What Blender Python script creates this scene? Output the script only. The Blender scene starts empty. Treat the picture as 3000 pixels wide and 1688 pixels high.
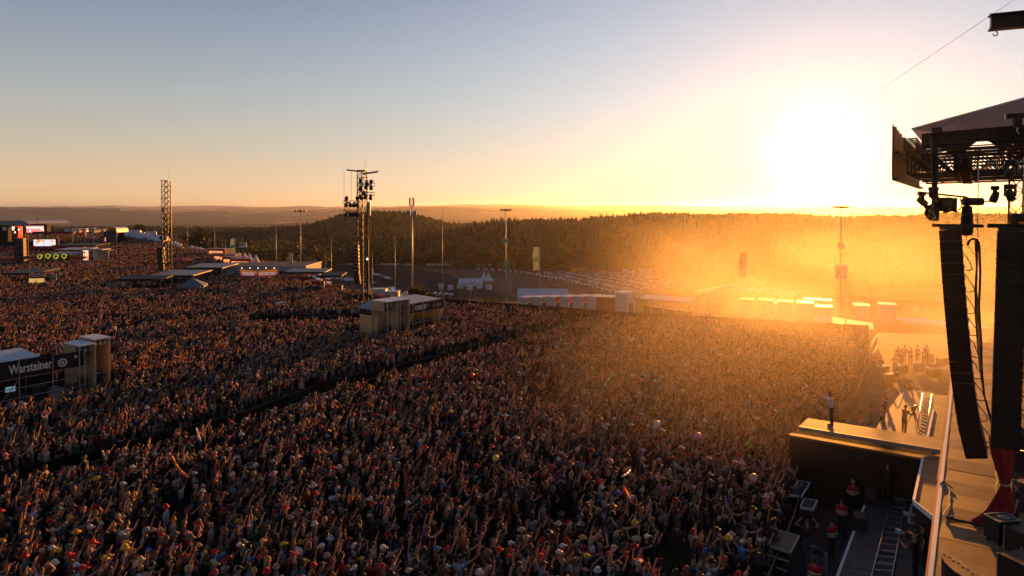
import bpy, bmesh, math, random
import numpy as np
from mathutils import Vector, Matrix, noise as mnoise

random.seed(7)
rng = np.random.default_rng(11)
SC = bpy.context.scene
COL = SC.collection
R = math.radians

# ------------------------------------------------------------------ camera
F = 2000.0; HZ = 606.0; PITCH = R(1.5); CAMZ = 15.0
YOC = HZ + F * math.tan(PITCH)
cam_d = bpy.data.cameras.new('camera')
cam = bpy.data.objects.new('camera', cam_d)
COL.objects.link(cam)
cam.location = (0, 0, CAMZ)
cam.rotation_euler = (R(90) - PITCH, 0, 0)
cam_d.sensor_width = 36.0
cam_d.lens = 24.0
cam_d.shift_y = -(844.0 - YOC) / 3000.0
cam_d.clip_start = 0.1
cam_d.clip_end = 80000
SC.camera = cam

# ------------------------------------------------------------------ sun and sky
SUN_EL, SUN_AZ = 3.9, 24.3          # degrees; azimuth to the right of straight ahead
sdir = Vector((math.sin(R(SUN_AZ)) * math.cos(R(SUN_EL)), math.cos(R(SUN_AZ)) * math.cos(R(SUN_EL)), math.sin(R(SUN_EL))))
sun_d = bpy.data.lights.new('sun', 'SUN')
sun_d.energy = 5.0
sun_d.color = (1.0, 0.35, 0.05)
sun_d.angle = R(0.6)
sun = bpy.data.objects.new('sun', sun_d)
COL.objects.link(sun)
sun.rotation_euler = sdir.to_track_quat('Z', 'Y').to_euler()

world = bpy.data.worlds.new('World')
SC.world = world
world.use_nodes = True
nt = world.node_tree
for n in list(nt.nodes): nt.nodes.remove(n)
N = nt.nodes.new; L = nt.links.new
sky = N('ShaderNodeTexSky'); sky.sky_type = 'NISHITA'; sky.sun_disc = False
sky.sun_elevation = R(SUN_EL); sky.sun_rotation = R(SUN_AZ)
sky.altitude = 600; sky.air_density = 1.0; sky.dust_density = 1.0; sky.ozone_density = 1.5
tc = N('ShaderNodeTexCoord')
nrm = N('ShaderNodeVectorMath'); nrm.operation = 'NORMALIZE'; L(tc.outputs['Generated'], nrm.inputs[0])
dt = N('ShaderNodeVectorMath'); dt.operation = 'DOT_PRODUCT'; L(nrm.outputs[0], dt.inputs[0]); dt.inputs[1].default_value = sdir
def wmath(op, a, b=None, clamp=False):
    m = N('ShaderNodeMath'); m.operation = op; m.use_clamp = clamp
    for i, v in enumerate((a, b)):
        if v is None: continue
        if isinstance(v, (int, float)): m.inputs[i].default_value = v
        else: L(v, m.inputs[i])
    return m.outputs[0]
def wcol(v, c):
    m = N('ShaderNodeVectorMath'); m.operation = 'SCALE'; m.inputs[0].default_value = c; L(v, m.inputs['Scale']); return m.outputs[0]
def wadd(a, b):
    m = N('ShaderNodeVectorMath'); m.operation = 'ADD'; L(a, m.inputs[0]); L(b, m.inputs[1]); return m.outputs[0]
def wvec(op, a, b):
    m = N('ShaderNodeVectorMath'); m.operation = op
    for i, v in enumerate((a, b)):
        if isinstance(v, tuple): m.inputs[i].default_value = v
        else: L(v, m.inputs[i])
    return m.outputs[0]
dpos = wmath('MAXIMUM', dt.outputs['Value'], 0.0)
g1 = wcol(wmath('MULTIPLY', wmath('POWER', dpos, 700.0), 1.0), (1.0, 0.93, 0.70))     # blinding disc of glare
g2 = wcol(wmath('MULTIPLY', wmath('POWER', dpos, 110.0), 0.08), (1.0, 0.80, 0.45))
g3 = wcol(wmath('MULTIPLY', wmath('POWER', dpos, 7.0), 0.31), (0.96, 0.97, 0.98))
# elevation gradient seen in the clear evening sky
sep = N('ShaderNodeSeparateXYZ'); L(nrm.outputs[0], sep.inputs[0])
ramp = N('ShaderNodeValToRGB'); cr = ramp.color_ramp
el = wmath('ADD', wmath('MULTIPLY', sep.outputs['Z'], 2.0), 0.1, True)     # z=-.05 ->0 ; z=.45 ->1
L(el, ramp.inputs[0])
SKYSTOPS = [(0.0, (0.45, 0.29, 0.18)), (0.10, (0.90, 0.56, 0.26)), (0.155, (0.82, 0.57, 0.32)), (0.256, (0.61, 0.53, 0.40)), (0.40, (0.42, 0.455, 0.455)),
            (0.55, (0.29, 0.355, 0.43)), (0.68, (0.20, 0.265, 0.37)), (1.0, (0.06, 0.10, 0.19))]
while len(cr.elements) > 1: cr.elements.remove(cr.elements[-1])
cr.elements[0].position = SKYSTOPS[0][0]; cr.elements[0].color = (*SKYSTOPS[0][1], 1)
for p, c in SKYSTOPS[1:]:
    e = cr.elements.new(p); e.color = (*c, 1)
sc1 = N('ShaderNodeVectorMath'); sc1.operation = 'SCALE'; L(sky.outputs[0], sc1.inputs[0]); sc1.inputs['Scale'].default_value = 0.001
side = wmath('MULTIPLY_ADD', dt.outputs['Value'], 0.5); side.node.inputs[2].default_value = 0.5
side = wmath('ADD', wmath('MULTIPLY', side, 0.42), 0.60)        # the half of the sky away from the sun is darker
sc2 = N('ShaderNodeVectorMath'); sc2.operation = 'SCALE'; L(ramp.outputs[0], sc2.inputs[0]); L(side, sc2.inputs['Scale'])
tot = wadd(wadd(sc1.outputs[0], sc2.outputs[0]), wadd(g1, wadd(g2, g3)))
bg = N('ShaderNodeBackground'); L(tot, bg.inputs['Color']); bg.inputs['Strength'].default_value = 0.50
wo = N('ShaderNodeOutputWorld'); L(bg.outputs[0], wo.inputs[0])

vs = SC.view_settings
vs.view_transform = 'Standard'; vs.look = 'None'; vs.exposure = 1.08; vs.gamma = 1.0; vs.use_curve_mapping = False
cy = SC.cycles
cy.max_bounces = 5; cy.diffuse_bounces = 2; cy.glossy_bounces = 2; cy.transmission_bounces = 4; cy.volume_bounces = 1; cy.transparent_max_bounces = 12
cy.use_denoising = True; cy.volume_step_rate = 1.0; cy.volume_max_steps = 128
cy.sample_clamp_indirect = 4.0

# ------------------------------------------------------------------ pixels of the 3000 px photograph to places
def ray(px, py):
    a = (px - 1500.0) / F; b = -(py - YOC) / F
    return Vector((a, math.cos(PITCH) + b * math.sin(PITCH), -math.sin(PITCH) + b * math.cos(PITCH)))
def W(px, py, Y):
    d = ray(px, py); return Vector((0, 0, CAMZ)) + d * (Y / d.y)
def G(px, py, z=0.0):
    d = ray(px, py); return Vector((0, 0, CAMZ)) + d * ((z - CAMZ) / d.z)
def ip(x, xs, ys): return float(np.interp(x, xs, ys))

# ------------------------------------------------------------------ materials
MATS = {}
def mat(name, col, rough=0.75, metal=0.0, var=0.18, scale=1.5, emit=None, es=1.0, bump=0.0, alpha=1.0, trans=0.0, spec=0.4, coord='Object'):
    if name in MATS: return MATS[name]
    m = bpy.data.materials.new(name); m.use_nodes = True
    t = m.node_tree; b = t.nodes['Principled BSDF']
    b.inputs['Roughness'].default_value = rough; b.inputs['Metallic'].default_value = metal
    b.inputs['Specular IOR Level'].default_value = spec
    if var > 0:
        c = t.nodes.new('ShaderNodeTexCoord'); nz = t.nodes.new('ShaderNodeTexNoise')
        nz.inputs['Scale'].default_value = scale; nz.inputs['Detail'].default_value = 5
        t.links.new(c.outputs[coord], nz.inputs['Vector'])
        mx = t.nodes.new('ShaderNodeMapRange'); mx.inputs['From Min'].default_value = 0.3; mx.inputs['From Max'].default_value = 0.7
        mx.inputs['To Min'].default_value = 1 - var; mx.inputs['To Max'].default_value = 1 + var
        t.links.new(nz.outputs['Fac'], mx.inputs['Value'])
        s = t.nodes.new('ShaderNodeVectorMath'); s.operation = 'SCALE'; s.inputs[0].default_value = col[:3]
        t.links.new(mx.outputs[0], s.inputs['Scale']); t.links.new(s.outputs[0], b.inputs['Base Color'])
        if bump > 0:
            bp = t.nodes.new('ShaderNodeBump'); bp.inputs['Strength'].default_value = bump; bp.inputs['Distance'].default_value = 0.05
            t.links.new(nz.outputs['Fac'], bp.inputs['Height']); t.links.new(bp.outputs[0], b.inputs['Normal'])
    else:
        b.inputs['Base Color'].default_value = (*col[:3], 1)
    if emit is not None:
        b.inputs['Emission Color'].default_value = (*emit, 1); b.inputs['Emission Strength'].default_value = es
    if trans > 0:
        # thin translucent cloth / plastic
        tr = t.nodes.new('ShaderNodeBsdfTranslucent'); tr.inputs['Color'].default_value = (*col[:3], 1)
        mxs = t.nodes.new('ShaderNodeMixShader'); mxs.inputs[0].default_value = trans
        t.links.new(b.outputs[0], mxs.inputs[1]); t.links.new(tr.outputs[0], mxs.inputs[2])
        t.links.new(mxs.outputs[0], t.nodes['Material Output'].inputs['Surface'])
    MATS[name] = m
    return m

def rand_mat(name, stops, rough=0.8, seed=0.0, use_color=False):
    """colour picked per object or instance from a list of (weight, colour)"""
    m = bpy.data.materials.new(name); m.use_nodes = True
    t = m.node_tree; b = t.nodes['Principled BSDF']; b.inputs['Roughness'].default_value = rough
    b.inputs['Specular IOR Level'].default_value = 0.25
    oi = t.nodes.new('ShaderNodeObjectInfo')
    if use_color:
        src = oi.outputs['Color']
    else:
        ml = t.nodes.new('ShaderNodeMath'); ml.operation = 'MULTIPLY_ADD'
        t.links.new(oi.outputs['Random'], ml.inputs[0]); ml.inputs[1].default_value = 917.0; ml.inputs[2].default_value = seed
        wn = t.nodes.new('ShaderNodeTexWhiteNoise'); wn.noise_dimensions = '1D'; t.links.new(ml.outputs[0], wn.inputs['W'])
        rp = t.nodes.new('ShaderNodeValToRGB'); c = rp.color_ramp; c.interpolation = 'CONSTANT'
        tw = sum(w for w, _ in stops); acc = 0
        while len(c.elements) > 1: c.elements.remove(c.elements[-1])
        for i, (w, colr) in enumerate(stops):
            if i == 0: c.elements[0].position = 0; c.elements[0].color = (*colr, 1)
            else:
                e = c.elements.new(min(acc / tw, 0.999)); e.color = (*colr, 1)
            acc += w
        t.links.new(wn.outputs['Value'], rp.inputs[0]); src = rp.outputs[0]
    co = t.nodes.new('ShaderNodeTexCoord'); nz = t.nodes.new('ShaderNodeTexNoise'); nz.inputs['Scale'].default_value = 9; nz.inputs['Detail'].default_value = 3
    t.links.new(co.outputs['Object'], nz.inputs['Vector'])
    mr = t.nodes.new('ShaderNodeMapRange'); mr.inputs['From Min'].default_value = .3; mr.inputs['From Max'].default_value = .7
    mr.inputs['To Min'].default_value = .75; mr.inputs['To Max'].default_value = 1.25; t.links.new(nz.outputs['Fac'], mr.inputs['Value'])
    s = t.nodes.new('ShaderNodeVectorMath'); s.operation = 'SCALE'; t.links.new(src, s.inputs[0]); t.links.new(mr.outputs[0], s.inputs['Scale'])
    t.links.new(s.outputs[0], b.inputs['Base Color'])
    return m

# ------------------------------------------------------------------ mesh helper
class MB:
    def __init__(s): s.v = []; s.f = []; s.m = []
    def add(s, vs, fs, mi=0):
        o = len(s.v); s.v += [tuple(v) for v in vs]; s.f += [tuple(i + o for i in f) for f in fs]; s.m += [mi] * len(fs); return s
    def box(s, c, d, rz=0.0, mi=0, M=None):
        hx, hy, hz = d[0] / 2, d[1] / 2, d[2] / 2; cz, sz = math.cos(rz), math.sin(rz); vs = []
        for x, y, z in ((-hx,-hy,-hz),(hx,-hy,-hz),(hx,hy,-hz),(-hx,hy,-hz),(-hx,-hy,hz),(hx,-hy,hz),(hx,hy,hz),(-hx,hy,hz)):
            v = Vector((x, y, z))
            v = (M @ v) if M is not None else Vector((x * cz - y * sz, x * sz + y * cz, z))
            vs.append(Vector(c) + v)
        return s.add(vs, [(0,3,2,1),(4,5,6,7),(0,1,5,4),(1,2,6,5),(2,3,7,6),(3,0,4,7)], mi)
    def bbox(s, c, d, bev=0.02, mi=0, rz=0.0):
        """box with chamfered edges"""
        bm = bmesh.new(); bmesh.ops.create_cube(bm, size=1)
        for v in bm.verts: v.co = Vector((v.co.x * d[0], v.co.y * d[1], v.co.z * d[2]))
        bmesh.ops.bevel(bm, geom=bm.edges[:], offset=bev, segments=1, affect='EDGES')
        Mr = Matrix.Rotation(rz, 3, 'Z'); bm.verts.ensure_lookup_table()
        vs = [Vector(c) + Mr @ v.co for v in bm.verts]; fs = [tuple(v.index for v in f.verts) for f in bm.faces]; bm.free()
        return s.add(vs, fs, mi)
    def tube(s, p0, p1, r0, r1=None, n=6, mi=0, cap=True):
        r1 = r0 if r1 is None else r1; p0, p1 = Vector(p0), Vector(p1); d = p1 - p0
        if d.length < 1e-6: return s
        q = d.to_track_quat('Z', 'Y').to_matrix(); vs = []
        for p, r in ((p0, r0), (p1, r1)):
            for i in range(n):
                a = 2 * math.pi * i / n; vs.append(p + q @ Vector((math.cos(a) * r, math.sin(a) * r, 0)))
        fs = [(i, (i + 1) % n, n + (i + 1) % n, n + i) for i in range(n)]
        if cap: fs += [tuple(range(n))[::-1], tuple(range(n, 2 * n))]
        return s.add(vs, fs, mi)
    def path(s, pts, r, n=5, mi=0):
        for a, b in zip(pts[:-1], pts[1:]): s.tube(a, b, r, n=n, mi=mi)
        return s
    def prism(s, poly, z0, z1, mi=0, top_mi=None):
        n = len(poly); ar = sum(poly[i][0] * poly[(i+1) % n][1] - poly[(i+1) % n][0] * poly[i][1] for i in range(n))
        if ar < 0: poly = poly[::-1]
        vs = [(p[0], p[1], z0) for p in poly] + [(p[0], p[1], z1) for p in poly]
        s.add(vs, [tuple(range(n))[::-1]] + [(i, (i+1) % n, n + (i+1) % n, n + i) for i in range(n)], mi)
        o = len(s.v) - 2 * n; s.f.append(tuple(range(o + n, o + 2 * n))); s.m.append(mi if top_mi is None else top_mi); return s
    def lathe(s, c, prof, n=10, mi=0, M=None):
        vs = []
        for r, z in prof:
            for i in range(n):
                a = 2 * math.pi * i / n; v = Vector((math.cos(a) * r, math.sin(a) * r, z))
                if M is not None: v = M @ v
                vs.append(Vector(c) + v)
        fs = []
        for k in range(len(prof) - 1):
            for i in range(n): fs.append((k*n+i, k*n+(i+1) % n, (k+1)*n+(i+1) % n, (k+1)*n+i))
        return s.add(vs, fs, mi)
    def ball(s, c, r, n=8, k=5, mi=0, sc=(1, 1, 1)):
        prof = [(math.sin(math.pi * j / k) * r, -math.cos(math.pi * j / k) * r) for j in range(k + 1)]
        return s.lathe(c, prof, n, mi, Matrix.Diagonal(sc))
    def data(s, name, mats):
        me = bpy.data.meshes.new(name); me.from_pydata([tuple(v) for v in s.v], [], s.f)
        for m in mats: me.materials.append(m)
        if len(mats) > 1: me.polygons.foreach_set('material_index', s.m)
        me.update(); return me
    def build(s, name, mats, parent=None, label=None, cat=None, kind=None, group=None, loc=None, smooth=False):
        if not isinstance(mats, (list, tuple)): mats = [mats]
        me = s.data(name, mats)
        if smooth: me.polygons.foreach_set('use_smooth', [True] * len(me.polygons))
        return link(name, me, parent, label, cat, kind, group, loc)

def props(o, label=None, cat=None, kind=None, group=None):
    if label: o['label'] = label
    if cat: o['category'] = cat
    if kind: o['kind'] = kind
    if group: o['group'] = group
    return o
def link(name, me, parent=None, label=None, cat=None, kind=None, group=None, loc=None):
    o = bpy.data.objects.new(name, me); COL.objects.link(o)
    if parent is not None: o.parent = parent
    if loc is not None: o.location = loc
    return props(o, label, cat, kind, group)
def thing(name, label, cat, loc=(0, 0, 0), rz=0.0, group=None):
    o = bpy.data.objects.new(name, None); COL.objects.link(o); o.location = loc; o.rotation_euler = (0, 0, rz)
    return props(o, label, cat, None, group)
def copy_tree(o, parent=None):
    c = o.copy(); COL.objects.link(c); c.parent = parent
    for ch in [x for x in o.children]: copy_tree(ch, c)
    return c
def dup(o, loc, rz=0.0, label=None):
    c = copy_tree(o); c.location = loc; c.rotation_euler = (0, 0, rz)
    if label: c['label'] = label
    return c
def text(txt, size, m, parent, M, name='lettering', ext=0.01, align='CENTER', bold=0.0, sx=1.0):
    """flat raised lettering; M places the text plane (x right, y up, z out)"""
    cu = bpy.data.curves.new(name, 'FONT'); cu.body = txt; cu.size = size; cu.extrude = ext; cu.align_x = align; cu.align_y = 'CENTER'; cu.offset = bold; cu.resolution_u = 2
    t = bpy.data.objects.new(name, cu); COL.objects.link(t)
    dg = bpy.context.evaluated_depsgraph_get(); me = bpy.data.meshes.new_from_object(t.evaluated_get(dg)); bpy.data.objects.remove(t); bpy.data.curves.remove(cu)
    me.transform(M @ Matrix.Diagonal((sx, 1, 1, 1))); me.materials.clear(); me.materials.append(m)
    return link(name, me, parent)
def frame(o, xdir, up=(0, 0, 1)):
    """matrix with x along xdir, y up, z out of the face towards the reader"""
    x = Vector(xdir).normalized(); y = Vector(up).normalized(); z = x.cross(y)
    M = Matrix((x, y, z)).transposed().to_4x4(); M.translation = Vector(o); return M
# ------------------------------------------------------------------ people
SKIN = rand_mat('skin', [(5, (.52, .26, .165)), (3, (.42, .21, .13)), (2, (.24, .12, .075)), (1, (.10, .055, .035))], .6, 1.3)
SHIRT_R = rand_mat('shirt_any', [(30, (.018, .018, .02)), (10, (.03, .03, .034)), (4, (.08, .08, .09)), (4, (.38, .36, .34)), (4, (.22, .025, .02)), (2, (.02, .035, .08)), (2, (.03, .07, .045)),
                                  (2, (.40, .16, .05)), (4, (.22, .18, .14)), (1, (.10, .18, .21)), (1, (.40, .12, .20))], .85, 7.9)
SHIRT_C = rand_mat('shirt_colour', [], .85, use_color=True)
PANTS_R = rand_mat('trousers_any', [(6, (.02, .022, .03)), (3, (.05, .07, .12)), (2, (.16, .14, .11)), (1, (.06, .07, .04))], .85, 13.7)
HAIR_R = rand_mat('hair_any', [(5, (.02, .014, .01)), (5, (.06, .035, .02)), (4, (.17, .10, .05)), (3, (.36, .25, .12)), (1, (.3, .28, .26))], .6, 17.1)
HAT_R = rand_mat('hat_any', [(14, (.02, .02, .022)), (5, (.42, .02, .018)), (4, (.50, .48, .45)), (1.5, (.60, .36, .03)), (4, (.12, .10, .08)), (1.5, (.03, .12, .07)), (1, (.04, .10, .26)), (2, (.45, .33, .2)), (1, (.6, .2, .25))], .7, 23.3)
SHOE = mat('shoe_rubber', (.05, .05, .055), .7)

def V3(*a): return Vector(a)
def capsule(mb, p0, p1, r0, r1, n=10):
    mb.tube(p0, p1, r0, r1, n); mb.ball(p0, r0, n, 6); mb.ball(p1, r1, n, 6)
UP, DN = (0.0, .05, 1), (0.0, 0.0, -1)
def make_body(name, arm_l=((-.1, 0, -1), (-.05, .2, -1)), arm_r=((.1, 0, -1), (.05, .2, -1)), leg_l=((-.05, 0, -1), (0, -.05, -1)), leg_r=((.05, 0, -1), (0, -.05, -1)),
              lean=(0, 0), head=(0, 0), hands=('open', 'open'), shorts=False, sleeves=.5, tris=900, hip=.93, wide=1.0, vox=.019):
    """one continuous figure, z up, facing +Y; returns (verts, faces, material index, head matrix). materials: skin shirt trousers shoes"""
    prim = []     # (kind, p0, p1, r0, r1, region)
    Lm = Matrix.Rotation(R(-lean[0]), 3, 'X') @ Matrix.Rotation(R(lean[1]), 3, 'Y')
    H = V3(0, 0, hip)
    def T(v): return H + Lm @ Vector(v)
    mb = MB()
    def ell(c, r, reg, rot=None):
        Mx = (rot or Lm) @ Matrix.Diagonal(r); mb.lathe(c, [(math.sin(math.pi * j / 8), -math.cos(math.pi * j / 8)) for j in range(9)], 12, 0, Mx); prim.append((Vector(c), Vector(c), min(r) * .9, min(r) * .9, reg))
    def cap(a, b, r0, r1, reg): capsule(mb, a, b, r0, r1); prim.append((Vector(a), Vector(b), r0, r1, reg))
    ell(T((0, 0, .01)), (.165 * wide, .115, .12), 2)
    ell(T((0, .01, .17)), (.15 * wide, .105, .16), 1); ell(T((0, .005, .36)), (.175 * wide, .115, .17), 1)
    cap(T((-.13 * wide, 0, .45)), T((.13 * wide, 0, .45)), .062, .062, 1)
    cap(T((-.07, 0, .30)), T((.07, 0, .30)), .11, .11, 1); cap(T((-.07, 0, .1)), T((.07, 0, .1)), .1, .1, 1)
    cap(T((0, 0, .47)), T((0, .015, .58)), .055, .05, 0)
    Hm = Lm @ Matrix.Rotation(R(head[1]), 3, 'Z') @ Matrix.Rotation(R(head[0]), 3, 'X')
    hc = T((0, .02, .70))
    ell(hc, (.076, .094, .115), 0, Hm); ell(hc + Hm @ V3(0, .03, -.06), (.055, .06, .06), 0, Hm)
    cap(hc + Hm @ V3(0, .085, .0), hc + Hm @ V3(0, .108, -.03), .012, .018, 0)
    for sx in (-1, 1): ell(hc + Hm @ V3(sx * .078, -.005, -.01), (.014, .026, .034), 0, Hm)
    hands_out = []
    for sx, (u, f), hk in ((-1, arm_l, hands[0]), (1, arm_r, hands[1])):
        sh = T((sx * .185 * wide, 0, .45)); ud = (Lm @ Vector(u)).normalized(); fd = (Lm @ Vector(f)).normalized()
        el_ = sh + ud * .29; wr = el_ + fd * .25
        mid = sh + ud * .29 * sleeves
        cap(sh, mid, .062, .054, 1)
        if sleeves < 1: cap(mid, el_, .046, .040, 0)
        cap(el_, wr, .041, .027, 1 if sleeves > .95 else 0)
        nrm_ = (V3(0, 1, 0) - fd * fd.y); nrm_ = nrm_.normalized() if nrm_.length > .1 else V3(0, 0, 1)
        sd = fd.cross(nrm_).normalized()
        pc = wr + fd * .05
        rot = Matrix((sd, nrm_, fd)).transposed(); ell(pc, (.042, .02, .052), 0, rot)
        hands_out.append((wr, fd, nrm_, sd * (-sx), hk))
    for sx, (u, f) in ((-1, leg_l), (1, leg_r)):
        hp = T((sx * .085, 0, -.02)); ud = Vector(u).normalized(); fd = Vector(f).normalized()
        kn = hp + ud * .43; an = kn + fd * .40
        cap(hp, kn, .088, .062, 2)
        if shorts: cap(kn, an, .052, .038, 0)
        else: cap(kn, an, .066, .05, 2)
        fwd = Vector((sx * .2, 1, 0)).normalized()
        cap(an + V3(0, -.02, -.035), an + fwd * .16 + V3(0, 0, -.05), .042, .038, 3)
    me = mb.data(name + '_src', [])
    o = bpy.data.objects.new('tmp', me); COL.objects.link(o)
    m = o.modifiers.new('r', 'REMESH'); m.mode = 'VOXEL'; m.voxel_size = vox; m.use_smooth_shade = True
    m = o.modifiers.new('s', 'SMOOTH'); m.iterations = 2; m.factor = .5
    dg = bpy.context.evaluated_depsgraph_get(); e = o.evaluated_get(dg); n = len(e.data.polygons)
    m = o.modifiers.new('d', 'DECIMATE'); m.ratio = min(1, tris / max(1, n * 2))
    dg = bpy.context.evaluated_depsgraph_get(); out = bpy.data.meshes.new_from_object(o.evaluated_get(dg))
    bpy.data.objects.remove(o); bpy.data.meshes.remove(me)
    nv = len(out.vertices); co_ = np.empty(nv * 3); out.vertices.foreach_get('co', co_); co_ = co_.reshape(-1, 3)
    fs = [tuple(p.vertices) for p in out.polygons]; cen = np.array([co_[list(f)].mean(0) for f in fs])
    best = np.full(len(fs), 1e9); mi = np.zeros(len(fs), int)
    for p0, p1, r0, r1, reg in prim:
        a = np.array(p0); d = np.array(p1) - a; dd = d @ d
        tt = np.clip(((cen - a) @ d) / dd, 0, 1) if dd > 1e-9 else np.zeros(len(cen))
        dist = np.linalg.norm(cen - (a + tt[:, None] * d), axis=1) - (r0 + (r1 - r0) * tt)
        w_ = dist < best; best[w_] = dist[w_]; mi[w_] = reg
    bpy.data.meshes.remove(out)
    vs = co_.tolist(); ms = mi.tolist()
    fb = MB()
    for wr, fd, nr_, sd, hk in hands_out:       # sd points towards the thumb
        base = wr + fd * .088
        for q, (off, ln) in enumerate(((.030, .068), (.010, .078), (-.011, .072), (-.031, .055))):
            straight = hk == 'open' or (hk == 'horns' and q in (0, 3)) or (hk == 'point' and q == 0)
            b0 = base + sd * off; sp_ = sd * (off * .5 if straight else 0)
            d1 = (fd + sp_ * 6 + nr_ * (.12 if straight else 1.0)).normalized(); d2 = (fd + sp_ * 6 + nr_ * .35).normalized() if straight else (nr_ * .3 - fd).normalized()
            j = b0 + d1 * ln * .55; fb.tube(b0 - fd * .02, j, .0105, .0095, 4); fb.tube(j, j + d2 * ln * .45, .0095, .007, 4)
        t0 = wr + fd * .03 + sd * .035; t1 = t0 + (sd * .75 + fd * .7 + nr_ * .3).normalized() * .035
        fb.tube(t0, t1, .013, .011, 4); fb.tube(t1, t1 + ((fd * .9 + sd * .1 + nr_ * .3) if hk == 'open' else (nr_ * .8 + fd * .3 - sd * .5)).normalized() * .03, .011, .008, 4)
    o0 = len(vs); vs += [tuple(v) for v in fb.v]; fs += [tuple(i + o0 for i in f) for f in fb.f]; ms += [0] * len(fb.f)
    HM = Hm.to_4x4(); HM.translation = hc
    return vs, fs, ms, HM

def hair_mb(kind, HM, seed=0):
    m = MB(); rr = random.Random(seed); R3 = HM.to_3x3(); c = HM.translation
    def P(x, y, z): return c + R3 @ V3(x, y, z)
    if kind in ('short', 'long', 'bun'):
        n = 12; rings = []
        for j in range(6):
            ph = math.pi * .5 * (1 - j / 5.0)
            ring = []
            for i in range(n):
                a = 2 * math.pi * i / n; fr = math.sin(a)        # +y is the face
                drop = (-.055 if fr < .3 else .035)
                z = math.sin(ph) * .128 + (1 - math.sin(ph)) * drop
                q = math.cos(ph) * 1.0 if j < 5 else 1.0
                q = max(q, .02) * rr.uniform(.96, 1.06)
                ring.append(P(math.cos(a) * .088 * q, math.sin(a) * .106 * q - .006, z))
            rings.append(ring)
        vs = [v for r_ in rings for v in r_]
        m.add(vs, [(j*n+i, (j+1)*n+i, (j+1)*n+(i+1) % n, j*n+(i+1) % n) for j in range(5) for i in range(n)])
    if kind == 'long':
        for k, (x, w_) in enumerate(((-.045, .05), (0, .055), (.045, .05))): m.tube(P(x, -.06, .02), P(x * 1.2, -.09, -.25 - rr.uniform(0, .06)), w_, .028, 7)
    if kind == 'bun': m.ball(P(0, -.1, .08), .045, 8, 5)
    if kind in ('cap', 'cap_back', 'bucket', 'brim'):
        M3 = R3
        m.lathe(P(0, -.004, .03), [(.098, 0), (.10, .03), (.088, .07), (.055, .098), (.012, .108), (0, .108)], 12, 0, M3 @ Matrix.Diagonal((.92, 1.08, 1)))
        if kind == 'cap': m.box(P(0, .135, .035), (.14, .10, .012), M=M3 @ Matrix.Rotation(R(-14), 3, 'X'))
        if kind == 'cap_back': m.box(P(0, -.14, .03), (.14, .09, .012), M=M3 @ Matrix.Rotation(R(20), 3, 'X'))
        if kind == 'bucket': m.lathe(P(0, 0, .03), [(.098, .012), (.155, -.035), (.152, -.045), (.096, .0)], 12, 0, M3)
        if kind == 'brim': m.lathe(P(0, 0, .03), [(.098, .012), (.19, .0), (.19, -.01), (.096, .0)], 14, 0, M3)
    return m

def vup(x=0, y=0): return (x, y, 1)
POSES = [   # name phrase, kwargs, arm words
    ('both arms up', dict(arm_l=((-.35, .15, 1), (-.15, .2, 1)), arm_r=((.35, .15, 1), (.2, .2, 1)), hands=('open', 'open'))),
    ('left fist up', dict(arm_l=((-.25, .3, 1), (0, .25, 1)), arm_r=((.15, .1, -1), (-.1, .8, -.3)), hands=('fist', 'open'))),
    ('making horns sign', dict(arm_r=((.2, .35, 1), (.05, .3, 1)), hands=('open', 'horns'))),
    ('clapping overhead', dict(arm_l=((-.75, .2, .75), (.75, .2, .85)), arm_r=((.75, .2, .75), (-.75, .2, .85)), hands=('open', 'open'))),
    ('arms down', dict(hands=('fist', 'fist'))),
    ('arms folded', dict(arm_l=((-.35, .2, -1), (.9, .65, .25)), arm_r=((.35, .2, -1), (-.9, .65, .15)), hands=('fist', 'fist'))),
    ('one hand lifted', dict(arm_r=((.15, .9, .15), (-.1, .35, 1)), hands=('open', 'fist'))),
    ('arm stretched forward', dict(arm_r=((.25, 1, .45), (.05, 1, .75)), hands=('open', 'open'))),
    ('fists in the air', dict(arm_l=((-.5, .1, .8), (-.1, .3, 1)), arm_r=((.45, .3, .9), (.15, .15, 1)), hands=('fist', 'horns'))),
    ('pointing up', dict(arm_l=((-.1, .55, .9), (.05, .5, 1)), hands=('point', 'fist'), lean=(6, 0))),
    ('hands on head', dict(arm_l=((-1, 0, .45), (.6, .1, .8)), arm_r=((1, 0, .45), (-.6, .1, .8)), hands=('open', 'open'))),
    ('arms wide', dict(arm_l=((-1, .2, .35), (-.7, .3, .7)), arm_r=((1, .2, .3), (.8, .2, .6)), hands=('open', 'open'))),
]
BODIES = []
for i, (ph, kw) in enumerate(POSES):
    BODIES.append(make_body('p%d' % i, tris=820, shorts=(i % 3 == 1), head=((i * 37) % 16 - 4, (i * 53) % 30 - 15), wide=(1.0, .92, 1.08)[i % 3], **kw))
HK = ['short', 'cap', 'long', 'bucket', 'cap_back', 'bun', 'short', 'long', 'cap', 'brim']
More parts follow.
